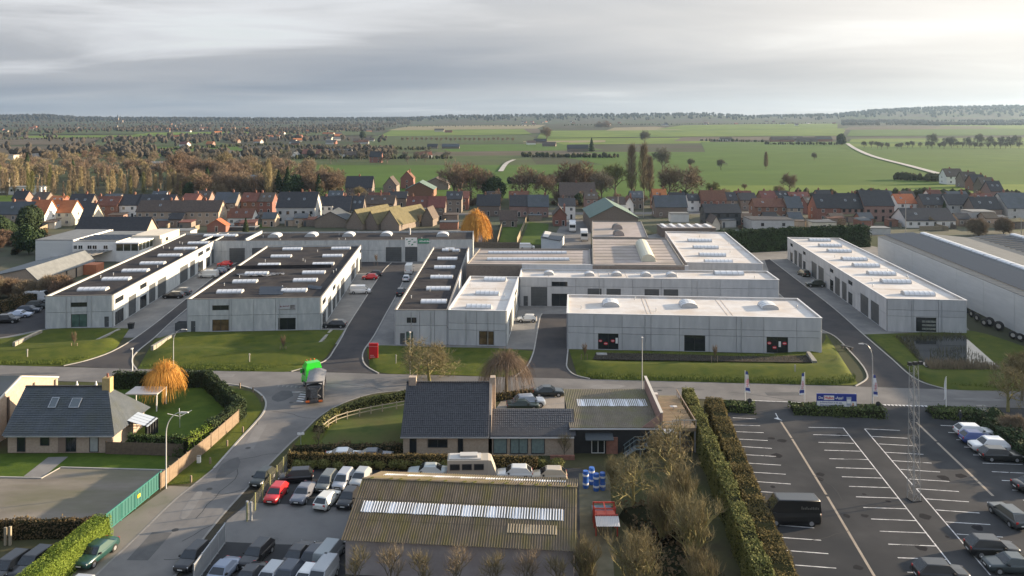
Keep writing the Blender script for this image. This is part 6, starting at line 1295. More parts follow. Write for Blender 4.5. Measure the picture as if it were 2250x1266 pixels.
# ---------------------------------------------------------------- trees, hedges, shrubs
bark_m = mat('bark', (.11, .09, .065), (.16, .14, .09), 2, .95); bark_g = mat('bark_mossy', (.17, .155, .06), (.23, .205, .085), 2, .95)
def twigm(n, a, c, rnd=.12): return mat('twigs_' + n, a, c, .5, .95, rnd=rnd, spec=.1)
TW = {'olive': twigm('olive', (.165, .14, .078), (.225, .19, .105)), 'brown': twigm('brown', (.17, .13, .095), (.24, .18, .125)), 'russet': twigm('russet', (.15, .105, .074), (.20, .145, .10)), 'gold': twigm('gold', (.50, .25, .055), (.64, .36, .10), .05), 'tan': twigm('tan', (.19, .155, .105), (.25, .20, .14)), 'grey': twigm('grey', (.12, .11, .09), (.17, .155, .125)), 'greenish': twigm('greenish', (.12, .125, .05), (.17, .165, .07)), 'straw': twigm('straw', (.27, .225, .125), (.34, .285, .16))}
leaf_m = mat('leaf_dark', (.018, .035, .012), (.035, .06, .018), .6, .8, rnd=.15, spec=.3); leaf_b = mat('leaf_bright', (.11, .17, .018), (.17, .23, .03), .6, .8, rnd=.1, spec=.3); leaf_o = mat('leaf_olive', (.09, .10, .028), (.16, .155, .05), .5, .85, rnd=.12, spec=.2); leaf_br = mat('leaf_beech', (.115, .085, .038), (.165, .125, .05), .5, .9, rnd=.12, spec=.1); leaf_br2 = mat('leaf_beech_dark', (.085, .06, .035), (.12, .085, .045), .5, .9, rnd=.1, spec=.1)
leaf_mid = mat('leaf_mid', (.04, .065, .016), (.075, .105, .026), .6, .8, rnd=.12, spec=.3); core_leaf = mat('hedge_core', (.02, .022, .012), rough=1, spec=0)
def rv(rr, z=0.0): 
    v = Vector((rr.gauss(0, 1), rr.gauss(0, 1), rr.gauss(0, 1) + z)); return v.normalized()
def bare(seed, h, spread=.8, first=.3, lv=4, kids=4, twigs=7, tl_=.9, tw=.03, droop=0.0, up=.25, trunk_r=.2, stems=1):
    """branching winter tree: tapered trunk and limbs, then many fine twigs; returns trunk and crown meshes"""
    rr = random.Random(seed); T = MB(); C = MB()
    def sliver(p, d, l, w):
        s = d.cross(rv(rr)).normalized() * w; q = p + d * l + Vector((0, 0, -droop * l * .5)); C.poly([p - s, p + s, q + s * .25, q - s * .25])
    def grow(p, d, l, r, k):
        n = 3 if k < 2 else 2; pts = [p]
        for i in range(n):
            d = (d + rv(rr) * (.10 + .05 * k) + Vector((0, 0, up * .25 - (droop * .35 * k)))).normalized(); p = p + d * (l / n); pts.append(p)
        if k <= 2:
            for i in range(n): T.tube(pts[i], pts[i + 1], r * (1 - .18 * i), r * (1 - .18 * (i + 1)), 5 if k else 7, caps=False)
        else:
            for i in range(n):
                dd = pts[i + 1] - pts[i]; s = dd.cross(rv(rr)).normalized() * max(r, tw); C.poly([pts[i] - s, pts[i] + s, pts[i + 1] + s * .7, pts[i + 1] - s * .7])
        if k >= lv:
            for _ in range(twigs):
                t = rr.random(); q = pts[0].lerp(pts[-1], .25 + .75 * t); sliver(q, (d + rv(rr) * .85 + Vector((0, 0, up - droop * 1.6))).normalized(), tl_ * rr.uniform(.5, 1.3), tw)
            return
        m = kids + rr.choice((-1, 0, 0, 1)) if k else kids + 2
        for i in range(m):
            t = lerp(first if k == 0 else .35, 1.0, (i + rr.random()) / m); q = p if t > .97 else pts[min(int(t * n), n - 1)].lerp(pts[min(int(t * n) + 1, n)], t * n % 1)
            ang = 2.4 * i + rr.random(); side = (d.orthogonal().normalized()); side = (Matrix.Rotation(ang, 3, d) @ side)
            nd = (d * (1 - spread * .55) + side * spread + Vector((0, 0, up))).normalized(); grow(q, nd, l * rr.uniform(.52, .75) * (1.0 if k else .85), r * .55, k + 1)
    for s in range(stems):
        a = 2 * math.pi * s / stems; dd = Vector((math.cos(a) * .35, math.sin(a) * .35, 1)).normalized() if stems > 1 else Vector((rr.uniform(-.06, .06), rr.uniform(-.06, .06), 1)).normalized()
        grow(Vector((0, 0, 0)), dd, h * .48, trunk_r, 0)
    top = max(v[2] for v in C.v)
    k = h / top
    for M in (T, C): M.v = [(x * k, y * k, z * k) for x, y, z in M.v]
    return T, C
def weeper(seed, h, rad, n, m_tw=.03, drop=.85, base=.42):
    """weeping crown: shoots rise from the head of a short trunk, arch over and hang"""
    rr = random.Random(seed); T = MB(); C = MB(); T.tube((0, 0, 0), (.05, 0, h * base), h * .036, h * .028, 8, caps=False)
    for i in range(11):
        a = 2 * math.pi * i / 11 + rr.random() * .4; q = Vector((.05, 0, h * (base - .03)))
        for k in range(4):
            t = (k + 1) / 4; p = Vector((math.cos(a) * rad * .5 * t ** 1.3, math.sin(a) * rad * .5 * t ** 1.3, h * (base + .42 * t ** .8))) + rv(rr) * .12 * h / 6; T.tube(q, p, h * .017 * (1 - k / 5), h * .017 * (1 - (k + 1) / 5), 5, caps=False); q = p
    for _ in range(n):
        a = rr.random() * 6.283; k = rr.random() ** .6; ro = rad * k; za = h * (1 - .30 * k ** 2.2) * rr.uniform(.80, 1.0); s0 = Vector((math.cos(a) * ro * .35, math.sin(a) * ro * .35, h * lerp(base + .05, .75, rr.random()))); jt = rv(rr) * rad * .10
        p1 = Vector((math.cos(a) * ro * .78, math.sin(a) * ro * .78, za * 1.04)) + jt; p2 = Vector((math.cos(a) * ro, math.sin(a) * ro, max(h * .12, za - drop * h * rr.uniform(.12, .55) * (.35 + k)))) + jt
        ss = rv(rr).cross(Vector((0, 0, 1))).normalized() * m_tw; cur = s0
        for j in range(1, 6):
            t = j / 5; nx = s0 * (1 - t) ** 2 + p1 * 2 * t * (1 - t) + p2 * t * t; C.poly([cur - ss, cur + ss, nx + ss * .8, nx - ss * .8]); cur = nx
    return T, C
def column(seed, h, rad, n, tw=.05, tl_=1.2):
    """slim poplar: upright limbs close to the stem"""
    rr = random.Random(seed); T = MB(); C = MB(); T.tube((0, 0, 0), (0, 0, h * .92), .22, .03, 6, caps=False)
    for i in range(n):
        t = rr.uniform(.12, 1) ** .9; z = h * t; w = rad * math.sin(math.pi * min(1, t * .8 + .16)) ** .7; a = rr.random() * 6.28; q = Vector((math.cos(a) * w * rr.random(), math.sin(a) * w * rr.random(), z * .96)); d = (Vector((math.cos(a) * .35, math.sin(a) * .35, 1)) + rv(rr) * .25).normalized(); s = d.cross(rv(rr)).normalized() * tw; e = q + d * tl_ * rr.uniform(.5, 1.2); C.poly([q - s, q + s, e + s * .3, e - s * .3])
    return T, C
def leafy(seed, h, rx, ry, n, size=.25, cone=False, low=.08):
    """evergreen crown of leaf-sized faces with hollows and an uneven outline"""
    rr = random.Random(seed); T = MB(); C = MB(); T.tube((0, 0, 0), (0, 0, h * .7), .16, .05, 6, caps=False); lobes = [(rv(rr), rr.uniform(.75, 1.12)) for _ in range(16)]
    for i in range(n):
        d = rv(rr); k = max(sc_ * max(0, d.dot(l)) ** 3 for l, sc_ in lobes); r = (.55 + .5 * k) * rr.uniform(.72, 1.02)
        if cone: t = rr.random() ** 1.4; a = rr.random() * 6.28; z = h * (low + (1 - low) * t); w = (1 - t) ** .8 * rr.uniform(.6, 1.05) * (.85 + .15 * math.sin(z * 5)); p = Vector((math.cos(a) * w * rx, math.sin(a) * w * ry, z)); d = Vector((math.cos(a), math.sin(a), .3))
        else: p = Vector((d.x * rx * r, d.y * ry * r, h * .52 + d.z * h * .47 * r))
        nrm = (d + rv(rr) * .8).normalized(); s = nrm.orthogonal().normalized(); s = Matrix.Rotation(rr.random() * 6.28, 3, nrm) @ s; q = nrm.cross(s); z_ = size * rr.uniform(.6, 1.3); C.poly([p - s * z_, p - q * z_ * .6, p + s * z_, p + q * z_ * .6])
    return T, C
class Proto:
    def __init__(s, TC, tm, cm): s.t = TC[0].mesh('trunk', tm); s.c = TC[1].mesh('crown', cm)
def tree(pr, x, y, sc, label, group=None, rz=0.0, z=0.0, name='tree', cat='tree', sz=None, cm=None):
    o = thing(name, label, cat, (x, y, z), rz, group); o.scale = (sc, sc, sz or sc); ob('trunk', pr.t, o); c = ob('crown', pr.c, o)
    if cm: c.material_slots[0].link = 'OBJECT'; c.material_slots[0].material = cm
    return o
rr = random.Random(11)
P_ = {'round': Proto(bare(1, 10, .75, .3, 4, 4, 8, 1.0, .035, trunk_r=.26), bark_m, TW['brown']), 'round2': Proto(bare(5, 10, .85, .25, 4, 4, 8, 1.0, .035, trunk_r=.25), bark_m, TW['olive']), 'broad': Proto(bare(9, 10, 1.0, .2, 4, 4, 9, .9, .035, up=.15, trunk_r=.25), bark_m, TW['brown']),
      'near': Proto(bare(21, 7.5, .95, .3, 4, 4, 7, .55, .010, up=.2, trunk_r=.22), bark_g, TW['olive']), 'near2': Proto(bare(23, 7.0, .7, .12, 4, 4, 3, .6, .010, up=.45, trunk_r=.2, stems=3), bark_g, TW['olive']), 'near3': Proto(bare(29, 6.0, .6, .1, 3, 5, 6, .75, .010, up=.6, trunk_r=.14, stems=4), bark_g, TW['olive']),
      'road': Proto(bare(47, 7.9, 1.05, .28, 4, 5, 8, .6, .010, up=.12, trunk_r=.22), bark_g, TW['olive']), 'small': Proto(bare(31, 4.0, .8, .3, 3, 4, 7, .7, .010, up=.5, trunk_r=.1), bark_m, TW['olive']), 'sap': Proto(bare(35, 3.6, .45, .3, 2, 5, 8, .5, .014, up=.6, trunk_r=.045), bark_m, TW['russet']),
      'weep': Proto(weeper(2, 7.4, 4.4, 2300, .011, 1.0, .45), bark_m, TW['brown']), 'willow': Proto(weeper(3, 6.9, 3.1, 2100, .012, .8, .36), bark_m, TW['gold']), 'willow2': Proto(weeper(4, 12.3, 5.4, 4200, .03, 1.15, .3), bark_m, TW['gold']),
      'poplar': Proto(column(6, 14, 1.5, 1300, .05, 1.6), bark_m, TW['tan']), 'poplar2': Proto(column(7, 14, 2.0, 1600, .05, 1.7), bark_m, TW['greenish']), 'slim': Proto(column(8, 11, .8, 600, .05, 1.1), bark_m, TW['straw']),
      'fir': Proto(leafy(9, 10, 2.6, 2.6, 2600, .3, True), bark_m, leaf_m), 'ever': Proto(leafy(10, 8, 3.6, 3.6, 3000, .32), bark_m, leaf_m), 'shrub': Proto(leafy(12, 1.5, 1.0, 1.0, 900, .11), bark_m, leaf_o), 'bush': Proto(bare(41, 4.5, .9, .05, 3, 6, 14, .9, .035, up=.35, trunk_r=.07, stems=4), bark_m, TW['russet'])}
# garden and roadside trees in front
x, y = G(944, 842); tree(P_['road'], x, y, 1.0, 'bare spreading tree with olive twigs before the white roofed unit').scale = (1.25, 1.25, 1.0)
x, y = G(1112, 868); tree(P_['weep'], x, y, 1.0, 'brown weeping tree beside the tiled house')
x, y = G(361, 886); tree(P_['willow'], x, y, 1.0, 'golden pollard willow on the lawn of the slate roofed house')
x, y = G(1046, 534); tree(P_['willow2'], x, y, 1.0, 'golden willow glowing behind the rear unit row')
for u, v, k, s, lb in [(1388, 1130, 'near', .95, 'bare mossy tree beside the blue drums'), (1470, 1085, 'near', 1.15, 'biggest bare tree beside the terrace stair'), (1520, 1240, 'near2', 1.0, 'bushy olive tree against the tall conifer hedge'), (1400, 1330, 'near2', .95, 'many stemmed olive shrub tree at the bottom edge right of the shed'), (1282, 1300, 'near3', .9, 'upright bare shrub tree at the shed corner'), (1455, 1200, 'near3', 1.1, 'leaning bare shrub tree in the middle of the thicket'), (1540, 1340, 'near3', 1.0, 'low bare shrub tree at the bottom edge by the hedge'), (1345, 1075, 'near3', .7, 'thin bare shrub before the workshop door'), (1438, 1020, 'near3', .75, 'thin bare shrub under the outside stair'), (1240, 1006, 'small', .8, 'small knobbly bare tree before the curtained windows'), (1500, 1150, 'near3', 1.15, 'twiggy tree right of the red rack'), (700, 985, 'small', .7, 'bare sapling on the shaded garden lawn')]:
    x, y = G(u, v); tree(P_[k], x, y, s, lb, rz=rr.uniform(0, 6), group='bare trees of the thicket' if u > 1250 else None)
for k, u in enumerate((785, 858, 925, 1005, 1085, 1160, 1225)):
    x, y = G(u, 1300 + 3 * k); tree(P_['small'], x, y, 1.05 + .1 * (k % 2), ('first', 'second', 'third', 'fourth', 'fifth', 'sixth', 'seventh')[k] + ' pruned bare tree from the left along the shed front', 'pruned trees along the shed front', rr.uniform(0, 6), cm=TW['tan'] if k % 2 else None)
for u, v, lb in ((163, 770, 'staked sapling on the left lawn before the long unit row'), (622, 778, 'staked sapling before the deep unit'), (1284, 796, 'staked sapling at the left end of the showroom verge'), (1570, 800, 'staked sapling in the middle of the showroom verge'), (826, 584, 'sapling in the little planting bed by the rear row')):
    x, y = G(u, v); o = tree(P_['sap'], x, y, 1.0, lb, 'staked saplings'); 
    for s in (-.5, .5): MB().box(s - .05, s + .05, -.05, .05, 0, 1.3).build('stake', wood_m, o)
for u, v, k, s, lb in [(2215, 905, 'near', .95, 'bare tree at the right edge above the car park'), (2245, 880, 'round2', .8, 'taller bare tree cut by the right edge'), (2190, 940, 'ever', .35, 'dark evergreen bush beside the white cabinet'), (2235, 968, 'bush', .8, 'reddish bare bush at the right edge of the car park'), (540, 512, 'fir', .55, 'small dark cypress on the lawn by the white bungalow'), (2075, 482, 'fir', .75, 'dark fir beside the low white bungalow'), (878, 497, 'ever', .55, 'round green bush between the sawtooth barns and the rusty roof'), (921, 505, 'sap', 1.8, 'small yellowish tree in the garden behind the rear row'), (1300, 462, 'round', .55, 'russet hedge tree beside the big farmhouse'), (2150, 520, 'bush', 1.6, 'yellowish bare shrub behind the big white hall, left one'), (2205, 515, 'bush', 1.5, 'yellowish bare shrub behind the big white hall, right one'), (1865, 530, 'fir', .6, 'green conifer at the far corner of the right unit row'), (20, 540, 'bush', .9, 'yellow bush in the far left garden')]:
    x, y = G(u, v); tree(P_[k], x, y, s, lb, rz=rr.uniform(0, 6), cm=TW['tan'] if k == 'bush' and u > 2100 else None)
for k in range(9):
    u, v = rr.uniform(-40, 150), rr.uniform(650, 668); x, y = G(u, v); tree(P_['bush'], x, y, rr.uniform(1.0, 1.4), 'reddish bare shrub in the thicket beside the grey workshop roof', 'thicket left of the long unit row', rr.uniform(0, 6), cm=TW['tan'] if k % 3 == 0 else None)
# big bare trees behind the village and in the fields: u, base v, top v, kind, material, label
for u, vb, vt, k, cm, lb in [
 (1000, 446, 345, 'round', 'brown', 'tall bare tree behind the dark sharp gabled house'), (1035, 446, 352, 'broad', 'russet', 'russet bare tree right of the tall bare one'), (1065, 442, 365, 'round', 'grey', 'grey bare tree behind the golden willow'), (1085, 445, 385, 'ever', None, 'dark evergreen between the bare trees'),
 (1157, 445, 358, 'broad', 'brown', 'wide bare tree left of the big farmhouse roof'), (1200, 446, 372, 'round2', 'brown', 'brown bare tree close to the left of the farmhouse'), (1245, 440, 350, 'broad', 'russet', 'left of two russet crowns above the farmhouse roof'), (1283, 440, 345, 'broad', 'russet', 'right of two russet crowns above the farmhouse roof'), (1322, 446, 365, 'round', 'grey', 'grey bare tree right of the farmhouse'),
 (1352, 432, 352, 'round2', 'greenish', 'greenish bare tree left of the two poplars'), (1388, 432, 320, 'poplar', 'tan', 'left of two tall tan poplars'), (1415, 432, 318, 'poplar', 'tan', 'right of two tall tan poplars'), (1428, 434, 345, 'poplar', 'brown', 'shorter brown poplar beside the tall pair'), (1456, 378, 318, 'round', 'grey', 'bare oak in the field right of the poplars'), (1470, 440, 355, 'round', 'brown', 'brown bare tree behind the orange roofed house'), (1505, 440, 357, 'broad', 'brown', 'wide brown bare tree right of the orange roofed house'),
 (1517, 370, 345, 'round', 'grey', 'small dark tree in the field'), (1584, 374, 347, 'round2', 'grey', 'bare tree pair by the field ditch, left'), (1683, 372, 335, 'poplar2', 'brown', 'slim bare tree on the field ditch'), (1735, 428, 376, 'round2', 'brown', 'bare tree behind the red brick terrace'), (1565, 440, 395, 'round2', 'greenish', 'greenish bare tree behind the red roof'), (1789, 353, 333, 'round', 'grey', 'small bare tree below the big farm'), (1850, 320, 292, 'ever', None, 'round dark evergreen at the bend of the farm lane'), (798, 307, 287, 'ever', None, 'round dark holm oak in the far fields'),
 (1201, 312, 274, 'round', 'tan', 'lone tall bare tree above the farm'), (1416, 318, 283, 'round', 'grey', 'lone bare oak in the light field'), (1300, 335, 303, 'fir', None, 'pointed tree beside the dark barn in the fields'), (1330, 290, 262, 'broad', 'brown', 'brown copse tree by the pale stubble'), (1315, 290, 265, 'broad', 'brown', 'second copse tree by the pale stubble'),
 (1636, 420, 402, 'round2', 'brown', 'small bare tree at the meadow edge behind the right row'), (155, 372, 335, 'broad', 'tan', 'sunlit tan tree above the left poplar rows'), (212, 352, 318, 'broad', 'russet', 'orange brown tree in the left distance'), (190, 355, 328, 'broad', 'russet', 'smaller orange brown tree in the left distance'), (590, 440, 352, 'poplar', 'straw', 'pale tall poplar at the right end of the left wood')]:
    x, y = G(u, vb); h = (vb - vt) * y / F; pr = P_[k]; hh = {'poplar': 14, 'poplar2': 14, 'ever': 8, 'fir': 10}.get(k, 10); tree(pr, x, y, h / hh, lb, 'bare trees behind the village' if vb > 400 else 'trees standing in the fields', rr.uniform(0, 6), cm=TW[cm] if cm else None)
# tree belt on the left: poplar rows and mixed wood
for k in range(78):
    u = rr.uniform(-30, 400); v = rr.uniform(408, 441); x, y = G(u, v); kd = rr.choice(('slim', 'slim', 'poplar', 'poplar2')); h = rr.uniform(8, 14) * (y / 430); tree(P_[kd], x, y, h / (11 if kd == 'slim' else 14), 'slim poplar in the rows behind the left village houses', 'poplar rows on the left', rr.uniform(0, 6), name='poplar_tree', cm=TW[rr.choice(('straw', 'tan', 'greenish', 'tan'))])
for k in range(82):
    u = rr.uniform(380, 740); v = rr.uniform(388, 442) if u < 690 else rr.uniform(415, 442); x, y = G(u, v); h = rr.uniform(10, 17) * (y / 450); tree(P_[rr.choice(('round', 'round2', 'broad', 'broad'))], x, y, h / 10, 'brown bare tree in the dense wood behind the left houses', 'mixed wood on the left', rr.uniform(0, 6), cm=TW[rr.choice(('brown', 'russet', 'tan', 'brown', 'olive', 'russet'))])
for u, v in ((455, 425), (575, 430), (612, 437), (632, 438), (648, 436), (700, 440), (60, 385), (160, 390), (300, 395), (420, 440)):
    x, y = G(u, v); tree(P_[rr.choice(('fir', 'ever'))], x, y, rr.uniform(1.2, 1.7), 'dark evergreen standing in the left wood', 'evergreens in the left wood', rr.uniform(0, 6))
def grove(name, spots, protos, m, seed=3):
    """trees too small to tell apart: branching shapes joined into one mass"""
    r2 = random.Random(seed); b = MB(); src = [bare(60 + q, 10, .85, .25, 3, 4, 7, 1.5, .07, trunk_r=.3) for q in range(protos)]
    for x, y, z, h in spots:
        T, C = r2.choice(src); k = h / 10; a = r2.random() * 6.28; c, s_ = math.cos(a) * k, math.sin(a) * k
        for M in (T, C):
            i0 = len(b.v); b.v += [(x + p[0] * c - p[1] * s_, y + p[0] * s_ + p[1] * c, z + p[2] * k) for p in M.v]; b.f += [tuple(i0 + q for q in f) for f in M.f]; b.m += [0] * len(M.f)
    o = b.build(name, m); o['kind'] = 'stuff'
for q, cm in enumerate(('tan', 'brown', 'olive')):
    grove('distant_grove', [(*G(rr.uniform(-60, 440), rr.uniform(352, 403)), 0, rr.uniform(9, 14)) for _ in range(34)], 2, TW[cm], q)
grove('distant_grove', [(*G(rr.uniform(430, 1000), rr.uniform(346, 362)), 0, rr.uniform(7, 12)) for _ in range(34)], 2, TW['grey'], 9)
for k in range(78):     # trees between the village houses
    u = rr.uniform(620, 2250); v = rr.choice((rr.uniform(440, 462), rr.uniform(470, 505) if u < 1000 or u > 1600 else 450)); x, y = G(u, v); tree(P_[rr.choice(('round', 'round2', 'bush', 'broad', 'ever', 'bush'))], x, y, rr.uniform(.4, .85) * (1 if v < 465 else .55), 'garden tree between the village houses', 'garden trees of the village', rr.uniform(0, 6))
for k in range(26):     # pollard willows along the right ditch
    u = 1900 + 13.5 * k + rr.uniform(-4, 4); v = 327 + rr.uniform(-2, 2); x, y, z = GT(u, v); tree(P_['round2'], x, y, rr.uniform(.9, 1.2), 'pollard tree in the row across the right meadow', 'pollard row on the right', rr.uniform(0, 6), z=z, cm=TW['grey'])
for k in range(9):
    u = 2050 + 24 * k + rr.uniform(-6, 6); x, y, z = GT(u, 322); tree(P_['broad'], x, y, rr.uniform(1.5, 2.2), 'large bare tree behind the pollard row', 'large trees in the right meadow', rr.uniform(0, 6), z=z, cm=TW['grey'])
grove('orchard_row', [(*GT(885 + 10.5 * k, 311 + rr.uniform(-1, 1)), 8.5) for k in range(24)], 2, TW['brown'], 4)
# far woods and hedgerows, which read as masses
def mass(name, pts, m, lo=6, hi=13):
    b = MB(); r2 = random.Random(len(pts))
    for x, y in pts:
        z = hz(x, y); h = r2.uniform(lo, hi); w = h * r2.uniform(.3, .55); i = len(b.v); n = 6
        for zz_, k in ((.05, .5), (.4, 1.0), (.75, .8)):
            for j in range(n): a = 6.283 * j / n + r2.random() * .6; kk = k * r2.uniform(.7, 1.15); b.v.append((x + math.cos(a) * w * kk, y + math.sin(a) * w * kk, z + h * zz_ * r2.uniform(.9, 1.1)))
        b.v.append((x, y, z + h))
        for q in range(2):
            for j in range(n): b.f.append((i + q * n + j, i + q * n + (j + 1) % n, i + (q + 1) * n + (j + 1) % n, i + (q + 1) * n + j)); b.m.append(0)
        for j in range(n): b.f.append((i + 2 * n + j, i + 2 * n + (j + 1) % n, i + 3 * n)); b.m.append(0)
    o = b.build(name, m); o['kind'] = 'stuff'; return o
wood_far = mat('far_wood', (.022, .023, .02), (.036, .034, .028), .02, .95, spec=.05)
pts = []
for k in range(11000):
    u = rr.uniform(-500, 2800); y = rr.uniform(3900, 5600); d_ = interp([(-500, .9), (900, .8), (960, .5), (1600, .45), (1850, .7), (1950, 1), (2800, 1)], u)
    if rr.random() < d_ * sstep(3700, 5000, y): pts.append(((u - U0) * y / F, y))
mass('far_wood', pts, wood_far, 10, 20)
pts = []
for k in range(9000):
    u = rr.choice((rr.uniform(-200, 860), rr.uniform(250, 900), rr.uniform(1850, 2300))); v = rr.choice((rr.uniform(269, 348), rr.uniform(269, 300))) if u < 860 else rr.uniform(266, 276); p = GT(u, v)
    if math.sin(p[0] * .011 + 2) + math.sin(p[1] * .009) + rr.gauss(0, .5) > .25: pts.append(p[:2])
mass('far_trees', pts, mat('far_trees', (.046, .041, .033), (.07, .06, .048), .02, .95, spec=.05), 6, 11)
pts = []
for (a_, c_, n) in (((1150, 345), (1360, 347), 60), ((640, 350), (1000, 349), 60), ((0, 308), (400, 303), 70), ((1120, 404), (1320, 400), 30), ((480, 342), (640, 338), 60), ((1680, 318), (1850, 318), 40), ((1540, 310), (1680, 313), 30), ((1700, 437), (2250, 436), 60), ((300, 334), (620, 318), 80), ((620, 325), (950, 330), 70), ((820, 280), (1180, 277), 60), ((1240, 276), (1850, 271), 120), ((2080, 400), (1960, 395), 24)):
    for k in range(n): p = GT(lerp(a_[0], c_[0], k / n) + rr.uniform(-2, 2), lerp(a_[1], c_[1], k / n) + rr.uniform(-.8, .8)); pts.append(p[:2])
mass('hedgerow', pts, mat('hedgerow', (.035, .042, .022), (.06, .06, .032), .05, .95, spec=.05), 2.5, 6)
# hedges
def hedge(name, label, line, w, h, m, dens=55, size=.13, seed=1, rough_=.12, cat='hedge', taper=.12, core=None, stuff=False):
    r2 = random.Random(seed); P = [Vector((*p, 0)) for p in line]; o = thing(name, label, cat, tuple(P[0])); b = MB(); cb = MB()
    for p, q in zip(P, P[1:]):
        Ls = (q - p).length; d = (q - p).normalized(); n = Vector((-d.y, d.x, 0)); f = .86
        a, c = p - P[0] - d * w * .2, q - P[0] + d * w * .2
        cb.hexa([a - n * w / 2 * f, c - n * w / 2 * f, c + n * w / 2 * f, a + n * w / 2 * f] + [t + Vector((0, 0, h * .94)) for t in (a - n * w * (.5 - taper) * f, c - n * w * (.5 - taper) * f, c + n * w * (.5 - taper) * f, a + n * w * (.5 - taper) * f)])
        for _ in range(int(dens * Ls * (w + 2 * h))):
            s = r2.uniform(-w * .3, Ls + w * .3); k = r2.random() * (w + 2 * h); bump = 1 + rough_ * math.sin(s * 1.3 + seed) * math.sin(s * .47 + 2) + r2.gauss(0, rough_ * .35)
            if k < h: z, side, nrm = k, -1, -n
            elif k < h + w: z, side, nrm = h, (k - h) / w * 2 - 1, Vector((0, 0, 1))
            else: z, side, nrm = k - h - w, 1, n
            hw = w / 2 - taper * w * z / h
            pt = p - P[0] + d * s + n * side * hw * bump + Vector((0, 0, z * (bump if z == h else 1)))
            nn = (nrm + rv(r2) * .9).normalized(); t1 = Matrix.Rotation(r2.random() * 6.28, 3, nn) @ nn.orthogonal().normalized(); t2 = nn.cross(t1); z_ = size * r2.uniform(.6, 1.4); b.poly([pt - t1 * z_, pt - t2 * z_ * .6, pt + t1 * z_, pt + t2 * z_ * .6])
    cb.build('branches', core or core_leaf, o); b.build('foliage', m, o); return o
hedge('hedge', 'dark clipped hedge enclosing the lawn of the slate roofed house', [G(256, 853), G(455, 849), G(528, 918), G(462, 968)], 1.5, 2.3, leaf_m, 60, .13, 1)
hedge('hedge', 'bright topped hedge behind the tan garden fence', [G(457, 972), G(410, 1002)], 1.1, 2.2, leaf_b, 60, .12, 2); hedge('hedge', 'leafy green hedge between lawn and house front', [G(288, 992), G(404, 1000)], 1.0, 2.1, leaf_mid, 60, .12, 3)
hedge('hedge', 'bright green hedge beside the street at the bottom left', [(-40.0, 77.2), (-42.0, 60)], 2.2, 2.4, leaf_b, 190, .06, 4, .05, core=mat('hedge_core_lime', (.05, .075, .012), rough=1, spec=0))
hedge('hedge', 'brown beech hedge closing the gravel yard', [G(-60, 1184), G(196, 1178)], 1.0, 1.7, leaf_br2, 55, .11, 5)
hedge('conifer_hedge', 'tall mossy conifer hedge between thicket and car park', [(24.7, 112), (22.8, 86), (20.4, 58)], 1.9, 3.1, leaf_o, 120, .085, 6, .13)
hedge('hedge', 'brown beech hedge along the edge of the car park', [(28.4, 112), (25.9, 90), (23.0, 62)], 2.7, 1.6, leaf_br, 95, .08, 7, .16)
hedge('hedge', 'thin russet clipped hedge above the dealer yard', [(-26.2, 93.8), (-8, 93.2), (2.8, 92.6)], .8, 1.7, leaf_br, 60, .1, 8, .06)
hedge('hedge', 'low olive hedge curving along the rail fence of the garden', [G(700, 950), G(735, 917), G(800, 892), G(898, 876)], 1.6, 1.0, leaf_o, 50, .12, 9)
hedge('hedge', 'clipped island hedge round the blue billboard', [G(1752, 905), G(1840, 908), G(1928, 912)], 3.2, .95, leaf_mid, 55, .13, 10, .18); hedge('hedge', 'small island hedge at the left entrance of the car park', [G(1585, 898), G(1645, 902)], 3.0, .9, leaf_mid, 55, .13, 11, .18); hedge('hedge', 'island hedge at the right entrance of the car park', [G(2056, 913), G(2150, 918)], 3.2, .95, leaf_mid, 55, .13, 12, .18)
hedge('conifer_hedge', 'long dark conifer wall between the two white roofed units', [G(1585, 556), G(1740, 548), G(1900, 541)], 4, 6.6, leaf_m, 16, .3, 13, .05)
hedge('hedge', 'dark scrub hedge under the reddish thicket', [G(-30, 694), G(80, 664), G(150, 640)], 2.5, 2.2, leaf_br2, 30, .16, 14, .25); hedge('hedge', 'dark shrub border on the right edge of the car park', [G(2165, 935), G(2230, 985), G(2330, 1060)], 3, 1.6, leaf_m, 40, .15, 15, .3)
hedge('hedge', 'dark ground shrubs under the shaded garden trees', [G(650, 996), G(760, 992), G(880, 992)], 1.6, .8, leaf_br2, 40, .12, 16, .3); hedge('hedge', 'thick bramble floor under the thicket trees', [G(1420, 1140), G(1480, 1200), G(1490, 1290)], 6.0, .9, leaf_br2, 18, .2, 17, .4); hedge('hedge', 'russet scrub by the weeping tree and drive', [G(1090, 880), G(1130, 874), G(1170, 870)], 1.2, .9, leaf_br, 40, .12, 18, .3)
for k in range(20):
    u = 652 + 30 * k + rr.uniform(-6, 6); x, y = G(u, 1031 + rr.uniform(-3, 3)); tree(P_['shrub'], x, y, rr.uniform(.75, 1.0), 'leafy shrub in the row under the russet clipped hedge', 'shrub row of the dealer yard', rr.uniform(0, 6), name='shrub', cat='shrub')
for k in range(14):
    u, v = rr.uniform(-10, 110), rr.uniform(505, 565); x, y = G(u, v); tree(P_[rr.choice(('bush', 'shrub', 'ever'))], x, y, rr.uniform(.5, .9) if k % 2 else 1.2, 'garden bush in the plots left of the white building', 'bushes left of the white building', rr.uniform(0, 6), name='bush', cat='bush')
hedge('hedge', 'long dark garden hedge left of the white building', [G(-20, 545), G(60, 505)], 1.4, 1.9, leaf_m, 25, .2, 21, .2); hedge('hedge', 'second garden hedge nearer the white building', [G(30, 560), G(100, 512)], 1.4, 1.7, leaf_br2, 25, .2, 22, .2)
